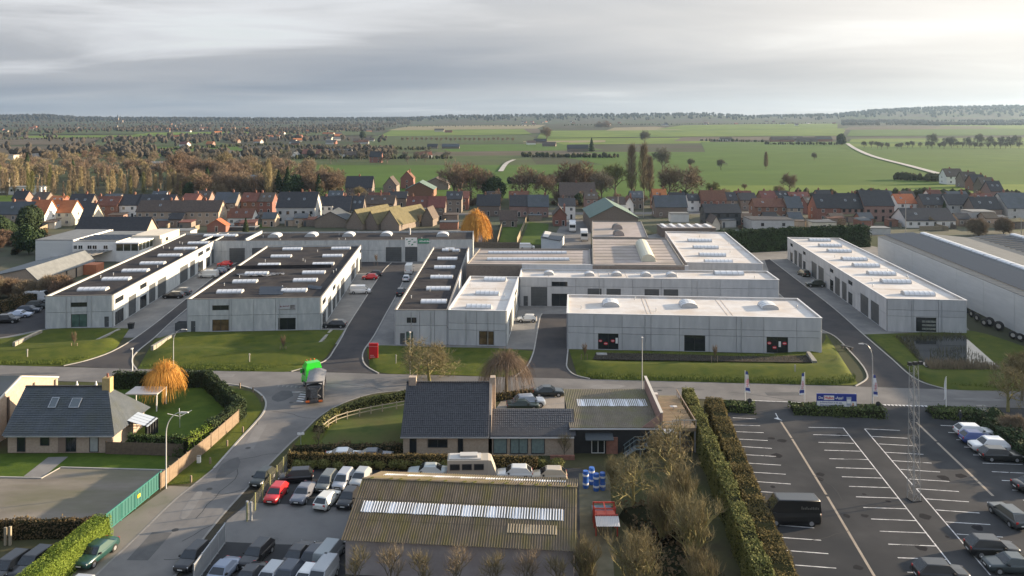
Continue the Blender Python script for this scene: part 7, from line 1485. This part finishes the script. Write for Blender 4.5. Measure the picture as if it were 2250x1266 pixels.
# reeds, pond and ditch growth
def reeds(name, outline, n, h, m, seed=1):
    r2 = random.Random(seed); b = MB(); xs_ = [p[0] for p in outline]; ys_ = [p[1] for p in outline]; k = 0
    def inside(x, y):
        c = False
        for (x0, y0), (x1, y1) in zip(outline, outline[1:] + outline[:1]):
            if (y0 > y) != (y1 > y) and x < (x1 - x0) * (y - y0) / (y1 - y0) + x0: c = not c
        return c
    while k < n:
        x, y = r2.uniform(min(xs_), max(xs_)), r2.uniform(min(ys_), max(ys_))
        if not inside(x, y): continue
        k += 1; a = r2.random() * 3.14; w = .05; l = h * r2.uniform(.5, 1.2); dx, dy = r2.gauss(0, .2) * l, r2.gauss(0, .2) * l; c, s = math.cos(a) * w, math.sin(a) * w
        b.poly([(x - c, y - s, .0), (x + c, y + s, .0), (x + c * .3 + dx, y + s * .3 + dy, l), (x - c * .3 + dx, y - s * .3 + dy, l)])
    o = b.build(name, m); o['kind'] = 'stuff'; return o
reeds('reeds', gp((1965, 741), (2112, 736), (2130, 748), (2005, 752), (2030, 800), (2015, 790)), 1300, .8, mat('reed_dull', (.085, .085, .05), (.13, .12, .07), .4, .95, spec=.1), 1); reeds('reeds', gp((2030, 800), (2120, 803), (2200, 812), (2200, 817), (2045, 815)), 1700, 1.2, TW['tan'], 2); reeds('reeds', gp((1310, 780), (1780, 788), (1782, 800), (1310, 795)), 4200, .55, TW['grey'], 3)
MB().poly([(*G(1978, 743), .3), (*G(2117, 741), .3), (*G(2196, 811), .3), (*G(2034, 811), .3)][::-1]).build('pond', mat('pond_water', (.015, .017, .018), rough=.015, spec=1.0), kind='structure')
reeds('reeds', gp((2040, 770), (2121, 765), (2190, 804), (2050, 804)), 700, .7, MATS['reed_dull'], 8); reeds('grass_tufts', gp((1268, 818), (1300, 834), (1500, 838), (1840, 847), (1880, 842), (1880, 826), (1500, 822)), 6000, .45, mat('tuft_green', (.07, .10, .022), (.11, .14, .035), .4, .95, spec=.1), 4); reeds('grass_tufts', gp((310, 806), (420, 813), (560, 816), (700, 796), (690, 790), (420, 800)), 4000, .35, MATS['tuft_green'], 5); reeds('grass_tufts', gp((2080, 850), (2250, 858), (2250, 835), (2080, 830)), 2500, .45, MATS['tuft_green'], 6); reeds('grass_tufts', gp((-100, 800), (130, 803), (200, 786), (130, 790)), 2500, .35, MATS['tuft_green'], 7)
# ---------------------------------------------------------------- street furniture and small things
def lamp(u, vb, vt, label, arm=0.0, m=metal_g, r=.08):
    x, y = G(u, vb); h = CAMZ - (vt - V0) * y / F; o = thing('street_lamp', label, 'street lamp', (x, y, 0), group='street lamps')
    if arm:
        s = 1 if arm > 0 else -1; a = abs(arm); pts = [(0, 0, 0), (0, 0, h * .72)] + [(s * a * (1 - math.cos(t * math.pi / 2 / 6)), 0, h * .72 + h * .28 * math.sin(t * math.pi / 2 / 6)) for t in range(1, 7)]
        MB().path(pts, [r, r * .8] + [r * .7 - .004 * k for k in range(6)], 7).build('pole', m, o); MB().hexa([(s * a - .1, -.16, h - .1), (s * a + s * .8, -.12, h - .06), (s * a + s * .8, .12, h - .06), (s * a - .1, .16, h - .1), (s * a - .1, -.12, h + .06), (s * a + s * .7, -.08, h + .04), (s * a + s * .7, .08, h + .04), (s * a - .1, .12, h + .06)]).build('lamp_head', MATS['box_grey'], o)
    else: MB().tube((0, 0, 0), (0, 0, h), r, r * .6, 8).build('pole', m, o); MB().box(-.12, .12, -.5, .12, h - .05, h + .1).build('lamp_head', MATS['box_grey'], o)
    return o
lamp(365, 1074, 906, 'tall lamp post with curved arm beside the green gate', 1.7, mat('pole_pale', (.45, .45, .44), rough=.5)); lamp(381, 817, 724, 'lamp post with curved arm behind the golden pollard willow', 1.4); lamp(901, 826, 730, 'straight lamp post behind the bare spreading tree'); lamp(1411, 868, 742, 'straight lamp post before the showroom windows', 0, MATS['pole_pale']); lamp(1917, 890, 755, 'lamp post with curved arm at the right service road', -1.2); lamp(291, 817, 766, 'short white post with small head at the first service road', 0, white_m, .09)
for u, vb, vt, lb in ((1358, 478, 430, 'wooden utility pole in the village left of centre'), (1414, 478, 420, 'utility pole by the orange roofed house'), (2244, 520, 478, 'utility pole at the right edge'), (1990, 512, 440, 'bare utility pole before the low white bungalow')):
    x, y = G(u, vb); h = CAMZ - (vt - V0) * y / F; o = thing('utility_pole', lb, 'pole', (x, y, 0)); MB().tube((0, 0, 0), (0, 0, h), .13, .09, 7).build('pole', mat('pole_concrete', (.4, .38, .35), rough=.9), o); MB().box(-.7, .7, -.05, .05, h - .5, h - .4).build('cross_arm', wood_m, o)
# lattice mast in the car park
x, y = G(2008, 1099); h = 14.5; o = thing('lattice_mast', 'tall galvanised lattice mast with floodlights standing in the car park', 'mast', (x, y, 0), R(12)); s = .38
legs = [(-s, -s), (s, -s), (s, s), (-s, s)]
for a, c in legs: MB().tube((a * 1.15, c * 1.15, 0), (a * .8, c * .8, h), .032, n=6).build('leg', metal_g, o)
n = 17
mast_m = mat('mast_steel', (.27, .28, .29), rough=.5, metal=.4)
for k in range(n):
    z0, z1 = h * k / n, h * (k + 1) / n; k0, k1 = 1.15 - .35 * k / n, 1.15 - .35 * (k + 1) / n
    b = MB()
    for i in range(4):
        p, q = legs[i], legs[(i + 1) % 4]
        if k % 2: p, q = q, p
        b.tube((p[0] * k0, p[1] * k0, z0), (q[0] * k1, q[1] * k1, z1), .012, n=4); b.tube((legs[i][0] * k1, legs[i][1] * k1, z1), (legs[(i + 1) % 4][0] * k1, legs[(i + 1) % 4][1] * k1, z1), .012, n=4)
    b.build('brace', mast_m, o)
MB().box(-.55, .55, -.55, .55, 0, .12).build('base_plate', MATS['asphalt_lot'], o); MB().box(-.75, .75, -.06, .06, h, h + .1).build('crossbar', metal_g, o)
for a in (-.65, 0, .65): MB().box(a - .2, a + .2, -.35, -.05, h + .1, h + .45).build('floodlight', frame_d, o)
# flags and billboard
wm_, bm_ = mat('flag_white', (.72, .72, .73), rough=.8), mat('flag_blue', (.04, .06, .24), rough=.8); rm_ = mat('flag_red', (.55, .05, .06), rough=.8)
for u, vb, vt, s, lb in ((1637, 892, 814, 1, 'white and blue banner flag at the left car park entrance'), (1768, 898, 818, -1, 'white and blue banner flag left of the billboard'), (1918, 901, 822, 1, 'white and blue banner flag right of the billboard'), (2079, 910, 827, -1, 'limp white banner flag at the right entrance')):
    x, y = G(u, vb); h = CAMZ - (vt - V0) * y / F; o = thing('banner_flag', lb, 'flag', (x, y, 0), group='banner flags'); MB().tube((0, 0, 0), (0, 0, h), .06, .04, 8).build('pole', white_m, o)
    r2 = random.Random(u); nz = 14; lim = .25 if u == 2079 else .62
    for nm, k0, k1, mm in (('flag_cloth', 0, 2, bm_ if u != 2079 else wm_), ('flag_cloth', 2, 11, wm_), ('flag_cloth', 11, 13, bm_ if u != 2079 else wm_), ('flag_cloth', 13, 14, wm_)):
        b = MB()
        for j in range(k0, k1 + 1):
            t = j / nz; wd = lim * (.5 + .6 * t) ; off = .12 * math.sin(t * 7 + u)
            for q in (0, .5, 1.0): b.v.append((s * (.07 + wd * q), off * q + .05 * math.sin(q * 4), h * (.97 - .58 * t) - .1 * q * t))
        for j in range(k1 - k0):
            for q in range(2): b.f.append((j * 3 + q, j * 3 + q + 1, j * 3 + q + 4, j * 3 + q + 3)); b.m.append(0)
        c_ = b.build(nm, mm, o, smooth=True)
    if u != 2079: t_ = text('Hubo', .5, rm_, o, (s * .34, -.12, h * .66), (R(90), R(-90), 0), .0)
x, y = G(1838, 907); Y = y; wd = 86 * Y / F; o = thing('billboard', 'blue and white billboard standing in the island hedge', 'billboard', (x, y, 0), R(-3)); z0, z1 = .85, 2.65
MB().box(-wd / 2, wd / 2, -.06, .06, z0, z1).build('board', mat('board_blue', (.03, .05, .26), rough=.4), o); MB().box(-wd / 2 + .04, wd / 2 - .04, -.075, -.06, z0 + .03, z0 + .78).build('white_band', white_m, o)
for a in (-wd / 2 + .1, 0, wd / 2 - .1): MB().box(a - .06, a + .06, .06, .18, 0, z1).build('post', metal_g, o)
MB().box(-1.75, -.35, -.078, -.06, 1.78, 2.4).build('logo_panel', white_m, o); text('De', .5, white_m, o, (-2.2, -.08, 2.08), bold=.01); text('Hubo', .56, rm_, o, (-1.05, -.085, 2.09), bold=.015); text('-App!', .5, white_m, o, (.35, -.08, 2.08), bold=.01)
text('Je Bonus Kaart in de app,', .3, bm_, o, (-.75, -.082, 1.42), bold=.006); text('altijd mooi meegenomen!', .3, bm_, o, (-.75, -.082, 1.08), bold=.006)
MB().box(1.35, 2.0, -.085, -.062, 1.05, 2.25).build('phone_print', mat('phone_grey', (.35, .38, .46), rough=.5), o); MB().box(1.42, 1.93, -.09, -.085, 1.35, 1.9).build('screen_print', white_m, o); MB().prism([(0, 0), (.3, 0), (.34, .4), (.1, .5)], 0, .01).build('hand_print', mat('hand_tan', (.5, .3, .2), rough=.7), o, (2.05, -.08, 1.0)).rotation_euler = (R(90), 0, 0)
# round signs seen from behind, cabinet, totem
for u, v, lb in ((1647, 893, 'round traffic sign seen from behind at the left entrance'), (1929, 900, 'round traffic sign seen from behind at the right entrance')):
    x, y = G(u, v + 10); o = thing('traffic_sign', lb, 'sign', (x, y, 0)); MB().tube((0, 0, 0), (0, 0, 1.7), .04, n=6).build('post', metal_g, o); MB().tube((0, -.05, 1.45), (0, -.02, 1.45), .32, n=16).build('sign_face', frame_d, o)
x, y = G(2158, 915); o = thing('utility_cabinet', 'pale grey utility cabinet at the right end of the island hedge', 'cabinet', (x, y, 0)); MB().box(-.6, .6, 0, .5, .1, 1.3).build('cabinet', MATS['box_grey'], o); MB().box(-.65, .65, -.05, .55, 1.3, 1.38).build('lid', coping_m, o); MB().box(-.7, .7, -.1, .6, 0, .1).build('plinth', kerb_m, o)
x, y = G(820.5, 791.5); o = thing('totem_sign', 'red totem sign on the verge at the second service road', 'sign', (x, y, 0)); rs = mat('totem_red', (.50, .012, .02), rough=.4); MB().box(-.75, .75, 0, .3, .1, 2.85).build('panel', rs, o); MB().box(-.8, .8, -.03, .33, 0, .12).build('plinth', kerb_m, o); MB().box(-.74, .74, -.012, 0, 2.28, 2.36).build('text_line', mat('totem_pink', (.6, .2, .22), rough=.5), o); MB().box(-.55, .3, -.012, 0, .5, .55).build('text_line', white_m, o); MB().box(-.55, .1, -.012, 0, .8, .84).build('text_line', white_m, o)
x, y = G(437, 1019); o = thing('post_box', 'small white box on the verge by the tan fence', 'post box', (x, y, 0)); MB().box(-.2, .2, -.15, .15, .12, .9).build('box', white_m, o); MB().box(-.23, .23, -.18, .18, .9, .96).build('lid', coping_m, o); MB().box(-.15, .15, -.1, .1, 0, .12).build('foot', kerb_m, o)
# street name sign
x, y = G(661, 990); o = thing('street_sign', 'small white street name sign on the corner of the side road', 'sign', (x, y, 0)); MB().tube((0, 0, 0), (0, 0, 2.2), .035, n=6).build('post', metal_g, o); MB().box(-.42, .42, -.03, .03, 1.95, 2.2).build('name_plate', white_m, o)
for k, (a, c) in enumerate(((1093, 730), (1203, 625), (1300, 525), (1390, 445), (1500, 265), (1448, 215), (1373, 190), (1275, 180))):
    x, y = G(a / 2.605, 780 + c / 2.605); o = MB().box(-.09, .09, -.09, .09, 0, .75).tube((0, 0, .75), (0, 0, .82), .1, .03, 6).build('verge_post', wood_m, None, (x, y, 0)); tag(o, ('first', 'second', 'third', 'fourth', 'fifth', 'sixth', 'seventh', 'eighth')[k] + ' wooden verge post along the bend, counted from the gate', 'post', 'verge posts')
for u, v, lb in ((60, 790, 'grey marker post on the left verge'), (548, 800, 'marker post before the deep unit'), (870, 803, 'pale marker post beside the red totem sign'), (1747, 826, 'thin marker post on the showroom verge')):
    x, y = G(u, v); o = MB().box(-.07, .07, -.05, .05, 0, 1.5).box(-.1, .1, -.07, .07, 1.5, 1.75).build('marker_post', MATS['pole_concrete'], None, (x, y, 0)); tag(o, lb, 'post')
# gates and fences in front
def gate(name, label, p, q, h, m, bars=22, cat='gate', solid=None):
    p = Vector(p); q = Vector(q); Lf = (q - p).length; a = math.atan2((q - p).y, (q - p).x); o = thing(name, label, cat, (p.x, p.y, 0), a)
    MB().box(0, Lf, -.05, .05, .12, .24).box(0, Lf, -.05, .05, h - .12, h).build('frame', m, o)
    for k in range(5): MB().box(Lf * k / 4 - .05, Lf * k / 4 + .05, -.06, .06, 0, h + .05).build('post', m, o)
    bar = MB().box(-.02, .02, -.02, .02, .24, h - .12).mesh('bar', m); nb = int(Lf / .13)
    if solid: 
        for k in range(4): MB().box(Lf * k / 4 + .06, Lf * (k + 1) / 4 - .06, -.015, .015, .24, h - .12).build('infill_panel', solid, o)
        for k in range(0, nb, 4): ob('bar', bar, o, (Lf * k / nb, -.035, 0))
    else:
        for k in range(nb): ob('bar', bar, o, (Lf * k / nb, 0, 0))
    return o
teal = mat('gate_teal', (.03, .15, .13), rough=.5); teal2 = mat('gate_teal_panel', (.025, .11, .10), rough=.6)
g_ = gate('sliding_gate', 'long teal sliding gate of the gravel yard', G(233, 1172), G(354, 1072), 1.9, teal, solid=teal2); MB().box(5.2, 5.7, -.09, -.07, 1.0, 1.35).build('warning_plate', mat('plate_yellow', (.7, .5, .03), rough=.5), g_)
gate('sliding_gate', 'grey barred gate of the dealer yard at the bottom', G(426, 1290), G(494, 1196), 2.0, metal_g)
x, y = G(543, 1144); o = thing('gate_post', 'pair of pale gate posts at the dealer yard entrance', 'gate post', (x, y, 0)); MB().box(-.1, .1, -.1, .1, 0, 2.0).build('post', metal_g, o); MB().box(.3, .5, -.1, .1, 0, 1.9).build('post', metal_g, o); MB().box(-.1, .5, -.04, .04, 1.7, 1.78).build('rail', metal_g, o)
fence('tan slatted fence along the verge of the side road', G(352, 1076), G(462, 986), 1.75, mat('fence_tan', (.17, .125, .085), (.22, .165, .115), 2.2, .9), 'slat_fence', 1.8); fence('tan slatted fence running on towards the bend', G(464, 984), G(524, 930), 1.75, MATS['fence_tan'], 'slat_fence', 1.8)
fence('dark brown panel fence between lawn and front garden', G(233, 998), G(402, 1003), 1.5, mat('fence_brown', (.10, .075, .055), (.14, .105, .075), 2.2, .9), 'panel_fence', 1.8)
mesh_f = mat('fence_mesh', (.20, .19, .13), (.26, .25, .17), 3, .8)
def mesh_fence(label, p, q, h, n, pm):
    p = Vector(p); q = Vector(q); Lf = (q - p).length; a = math.atan2((q - p).y, (q - p).x); o = thing('mesh_fence', label, 'fence', (p.x, p.y, 0), a); b = MB()
    for k in range(int(Lf / .22)): b.box(.22 * k, .22 * k + .007, -.004, .004, .05, h)
    for k in range(9): b.box(0, Lf, -.004, .004, .08 + k * h / 9, .09 + k * h / 9)
    b.build('wire_mesh', pm, o)
    for k in range(n + 1): MB().box(Lf * k / n - .05, Lf * k / n + .05, -.05, .05, 0, h + .1).build('post', mat('fence_post_olive', (.28, .28, .12), rough=.6), o)
mesh_fence('wire mesh fence with olive posts between street and dealer yard', G(543, 1146), G(636, 1022), 1.8, 6, mesh_f)
def rail_fence(label, pts, h, n):
    o = thing('rail_fence', label, 'fence', (*pts[0], 0)); P = [(x - pts[0][0], y - pts[0][1]) for x, y in pts]; m = mat('rail_pale', (.27, .23, .165), (.33, .285, .21), 2, .85)
    for (x0, y0), (x1, y1) in zip(P, P[1:]):
        MB().tube((x0, y0, h), (x1, y1, h), .07, n=6).build('rail', m, o); MB().tube((x0, y0, h * .5), (x1, y1, h * .5), .06, n=6).build('rail', m, o)
    for x, y in P: MB().box(x - .07, x + .07, y - .07, y + .07, 0, h + .15).build('post', m, o)
rail_fence('pale wooden rail fence curving through the garden of the tiled house', smooth_path([G(710, 950), G(738, 930), (G(790, 915)), G(840, 905), G(896, 895)], 2), .95, 8)
# concrete ditch walls and head walls on the verges
for a, c, lb in (((30, 764), (90, 736), 'pale gabion wall on the left lawn, leftmost'), ((184, 766), (262, 728), 'pale concrete ditch edge right of the first sapling'), ((334, 772), (382, 743), 'pale gabion wall beside the first service road'), ((690, 772), (728, 730), 'concrete ditch edge before the corner of the deep unit')):
    p, q = Vector(G(*a)), Vector(G(*c)); d_ = q - p; o = thing('ditch_wall', lb, 'wall', (p.x, p.y, 0), math.atan2(d_.y, d_.x)); n = 8 if 'gabion' in lb else 5
    for k in range(n): MB().box(d_.length * k / n + .03, d_.length * (k + 1) / n - .03, -.25 - .03 * (k % 2), .25, 0, (.95 if 'gabion' in lb else .5)).build('stone_block', mat('pale_stone', (.23, .22, .19), (.30, .285, .25), 2.5, .9, bump=.4), o)
for u, v, lb in ((603, 775, 'pale concrete slab with manhole on the middle verge'), (1322, 784, 'grey inspection box at the left of the showroom ditch'), (1838, 805, 'manhole cover on the right end of the showroom verge')):
    x, y = G(u, v); o = thing('manhole', lb, 'manhole', (x, y, 0)); MB().box(-.9, .9, -.6, .6, 0, .55).build('slab', kerb_m, o); MB().tube((0, 0, .55), (0, 0, .58), .35, n=12).build('cover', metal_g, o)
p, q = Vector(G(1790, 802)), Vector(G(1776, 784)); o = MB().hexa([(p.x - .5, p.y, 0), (p.x + .5, p.y, 0), (q.x + .5, q.y, 0), (q.x - .5, q.y, 0), (p.x - .4, p.y, .7), (p.x + .4, p.y, .7), (q.x + .3, q.y, .9), (q.x - .3, q.y, .9)]).build('culvert_head', MATS['pale_stone']); tag(o, 'stone culvert head at the right end of the showroom ditch', 'culvert')
x, y = G(1861, 768); o = thing('bench', 'dark slab bench at the kerb of the right service road', 'bench', (x, y, 0), R(-52)); MB().box(-1.1, 1.1, -.25, .25, .45, .6).build('seat', frame_d, o); MB().box(-.9, -.7, -.2, .2, 0, .45).build('leg', frame_d, o); MB().box(.7, .9, -.2, .2, 0, .45).build('leg', frame_d, o)
x, y = G(288, 722); o = thing('waste_bin', 'dark bin at the corner of the long unit row', 'bin', (x, y, 0)); MB().hexa([(-.4, -.35, 0), (.4, -.35, 0), (.4, .35, 0), (-.4, .35, 0), (-.5, -.45, 1.0), (.5, -.45, 1.0), (.5, .45, 1.0), (-.5, .45, 1.0)]).build('body', frame_d, o); MB().box(-.54, .54, -.5, .5, 1.0, 1.08).build('lid', black_m, o)
x, y = G(398, 727); o = thing('waste_container', 'dark open container against the deep unit', 'container', (x, y, 0)); MB().box(-1.2, 1.2, 0, .15, 0, 1.5).box(-1.2, 1.2, 1.4, 1.55, 0, 1.5).box(-1.2, -1.05, .15, 1.4, 0, 1.5).box(1.05, 1.2, .15, 1.4, 0, 1.5).build('body', door_m, o); MB().box(-1.05, 1.05, .15, 1.4, .1, .2).build('floor', black_m, o)
# tyres along the big hall
tm_ = [(0, .5), (.12, .92), (.32, 1.0), (.52, 1.0), (.72, .92), (.84, .5)]
for k, (u, v) in enumerate(((2135, 697), (2147, 706), (2163, 717), (2175, 718), (2195, 727), (2226, 745), (2241, 750), (2258, 752), (2120, 690))):
    x, y = G(u, v); r = .95 if k in (3, 4) else .75; b = MB(); n = 18
    prof = [(p * r * .7, q * r) for p, q in tm_]; i0 = 0
    for j in range(n):
        a = 2 * math.pi * j / n
        for p, q in prof: b.v.append((p - .3 * r, q * math.cos(a), q * math.sin(a) + r))
    m_ = len(prof)
    for j in range(n):
        for p in range(m_ - 1): b.f.append((j * m_ + p, ((j + 1) % n) * m_ + p, ((j + 1) % n) * m_ + p + 1, j * m_ + p + 1)); b.m.append(0)
    o = thing('tractor_tyre', 'big black tyre leaning on the white hall, ' + ('third', 'fourth', 'fifth', 'sixth', 'seventh', 'eighth', 'ninth', 'tenth', 'second')[k] + ' in the line from the back', 'tyre', (x, y, 0), R(10 + 7 * k), group='tyres along the big hall'); b.build('tread', black_m, o, smooth=True); MB().tube((-.15 * r, 0, r), (.25 * r, 0, r), r * .5, n=12).build('hub', MATS['box_grey'], o)
# drums, red rack and clothes dryer in the thicket yard
for k, (u, v, lb) in enumerate(((1287, 1072, 'leftmost'), (1300, 1064, 'second'), (1310, 1078, 'third'), (1324, 1076, 'rightmost'))):
    x, y = G(u, v); o = thing('plastic_drum', lb + ' of the blue and white drum stacks near the shed corner', 'drum', (x, y, 0), group='drum stacks'); db = mat('drum_blue', (.03, .12, .42), rough=.4); dw = mat('drum_white', (.62, .64, .68), rough=.5)
    for q in range(2): MB().tube((0, 0, .95 * q), (0, 0, .95 * q + .4), .3, .34, 12).tube((0, 0, .95 * q + .4), (0, 0, .95 * q + .62), .345, n=12, mi=1).tube((0, 0, .95 * q + .62), (0, 0, .95 * q + .94), .34, .3, 12).build('drum', [db, dw], o)
x, y = G(1333, 1178); o = thing('storage_rack', 'red steel rack with corrugated lean-to roof beside the mossy shed', 'rack', (x, y, 0)); rk = mat('rack_red', (.42, .06, .04), (.34, .05, .035), 2, .6)
for a in (-1.05, 1.05):
    for c in (0, 1.6, 2.6): MB().box(a - .06, a + .06, c - .06, c + .06, 0, 2.1).build('post', rk, o)
for c in (0, 1.3, 2.6): MB().box(-1.1, 1.1, c - .06, c + .06, 2.0, 2.12).build('beam', rk, o)
MB().box(-.06, .06, 0, 2.6, 2.0, 2.1).build('beam', rk, o); MB().box(-1, 1, .1, 2.5, 1.2, 1.3).build('shelf', rk, o); MB().box(-.9, -.1, .3, 1.2, 1.3, 1.9).build('crate', mat('crate_red', (.5, .12, .08), rough=.7), o); MB().box(.1, .9, .3, 1.2, 1.3, 1.9).build('crate', MATS['crate_red'], o)
corrugated(o, [(-1.15, -1.3, 1.55), (1.15, -1.3, 1.55), (1.15, -.05, 1.95), (-1.15, -.05, 1.95)], .16, mat('sheet_white', (.5, .5, .5), rough=.6), .03, 'lean_to_roof'); MB().box(-1.05, 1.05, 3.0, 4.4, .3, .9).build('covered_pallet', mat('tarp_blue', (.06, .10, .14), (.12, .16, .2), 2, .5), o)
x, y = G(395, 940); o = thing('clothes_dryer', 'rotary clothes dryer with four bare arms on the lawn', 'clothes dryer', (x, y, 0), R(25)); MB().tube((0, 0, 0), (0, 0, 2.0), .04, n=6).build('post', metal_g, o)
for k in range(4): a = k * math.pi / 2; MB().tube((0, 0, 1.5), (math.cos(a) * 1.5, math.sin(a) * 1.5, 2.1), .035, n=5).build('arm', mat('arm_pale', (.6, .6, .6), rough=.5), o)
for k, u in enumerate((169, 211)):
    x, y = G(u, 852); o = thing('marker_cone', ('left' if k == 0 else 'right') + ' white marker cone on the road edge behind the slate roof', 'cone', (x, y, 0)); MB().tube((0, 0, .05), (0, 0, 1.0), .28, .06, 10).build('cone', white_m, o); MB().box(-.3, .3, -.3, .3, 0, .05).build('foot', black_m, o)
# pedestrian beside the island hedge
x, y = G(2110, 931); o = thing('person', 'person in dark clothes walking past the island hedge', 'person', (x, y, 0), R(100)); bm2 = bmesh.new()
sk_pts = [((0, 0, .95), .14), ((0, 0, 1.15), .15), ((0, 0, 1.4), .17), ((0, 0, 1.52), .065), ((0, .01, 1.62), .1), ((0, .01, 1.72), .09), ((-.1, .02, .9), .11), ((-.11, .12, .5), .075), ((-.11, .1, .08), .05), ((-.11, .22, .05), .045), ((.1, 0, .9), .11), ((.11, -.1, .5), .075), ((.11, -.28, .1), .05), ((.11, -.18, .05), .045), ((-.22, 0, 1.4), .065), ((-.26, -.06, 1.13), .05), ((-.27, .05, .88), .04), ((.22, 0, 1.4), .065), ((.26, .08, 1.13), .05), ((.27, .2, .92), .04), ((-.27, .08, .8), .03), ((.27, .25, .85), .03)]
sk_e = [(0, 1), (1, 2), (2, 3), (3, 4), (4, 5), (0, 6), (6, 7), (7, 8), (8, 9), (0, 10), (10, 11), (11, 12), (12, 13), (2, 14), (14, 15), (15, 16), (2, 17), (17, 18), (18, 19), (16, 20), (19, 21)]
me = bpy.data.meshes.new('body'); me.from_pydata([p for p, _ in sk_pts], sk_e, []); po = ob('body', me, o); po.modifiers.new('skin', 'SKIN'); 
for i, (p, r_) in enumerate(sk_pts): me.skin_vertices[0].data[i].radius = (r_, r_)
me.skin_vertices[0].data[0].use_root = True; po.modifiers.new('sub', 'SUBSURF').levels = 1; po.modifiers['sub'].render_levels = 1; me.materials.append(mat('clothes_dark', (.03, .035, .045), rough=.9))
MB().tube((0, -.02, 1.68), (0, -.02, 1.82), .1, .05, 10).build('hair', mat('hair_grey', (.3, .29, .28), rough=.9), o)

x, y = G(12, 1198); o = thing('gate_post', 'pair of weathered yellowish posts before the brown beech hedge', 'gate post', (x, y, 0)); MB().box(-.1, .1, -.1, .1, 0, 1.7).build('post', MATS['rail_pale'], o); MB().box(.35, .55, -.1, .1, 0, 1.8).build('post', MATS['rail_pale'], o)

# names of place for the members of small rows: counted from the left as seen from the camera
ONES = 'first second third fourth fifth sixth seventh eighth ninth tenth eleventh twelfth thirteenth fourteenth fifteenth sixteenth seventeenth eighteenth nineteenth twentieth'.split()
def ordinal(n): return ONES[n - 1] if n <= 20 else {2: 'twenty-', 3: 'thirty-'}[n // 10] + ONES[n % 10 - 1] if n % 10 else 'thirtieth'
for gname, base in (('bushes left of the white building', 'garden bush left of the white building'), ('thicket left of the long unit row', 'reddish bare shrub beside the grey workshop roof'), ('shrub row of the dealer yard', 'leafy shrub under the russet clipped hedge'), ('back yard walls', 'low garden wall between village back yards'), ('pollard row on the right', 'pollard tree in the row across the right meadow'), ('large trees in the right meadow', 'large bare tree behind the pollard row'), ('evergreens in the left wood', 'dark evergreen standing in the left wood')):
    mem = sorted((o for o in col.objects if o.get('group') == gname), key=lambda o: o.location.x / o.location.y)
    for k, o in enumerate(mem): o['label'] = base + ', ' + ordinal(k + 1) + ' from the left'
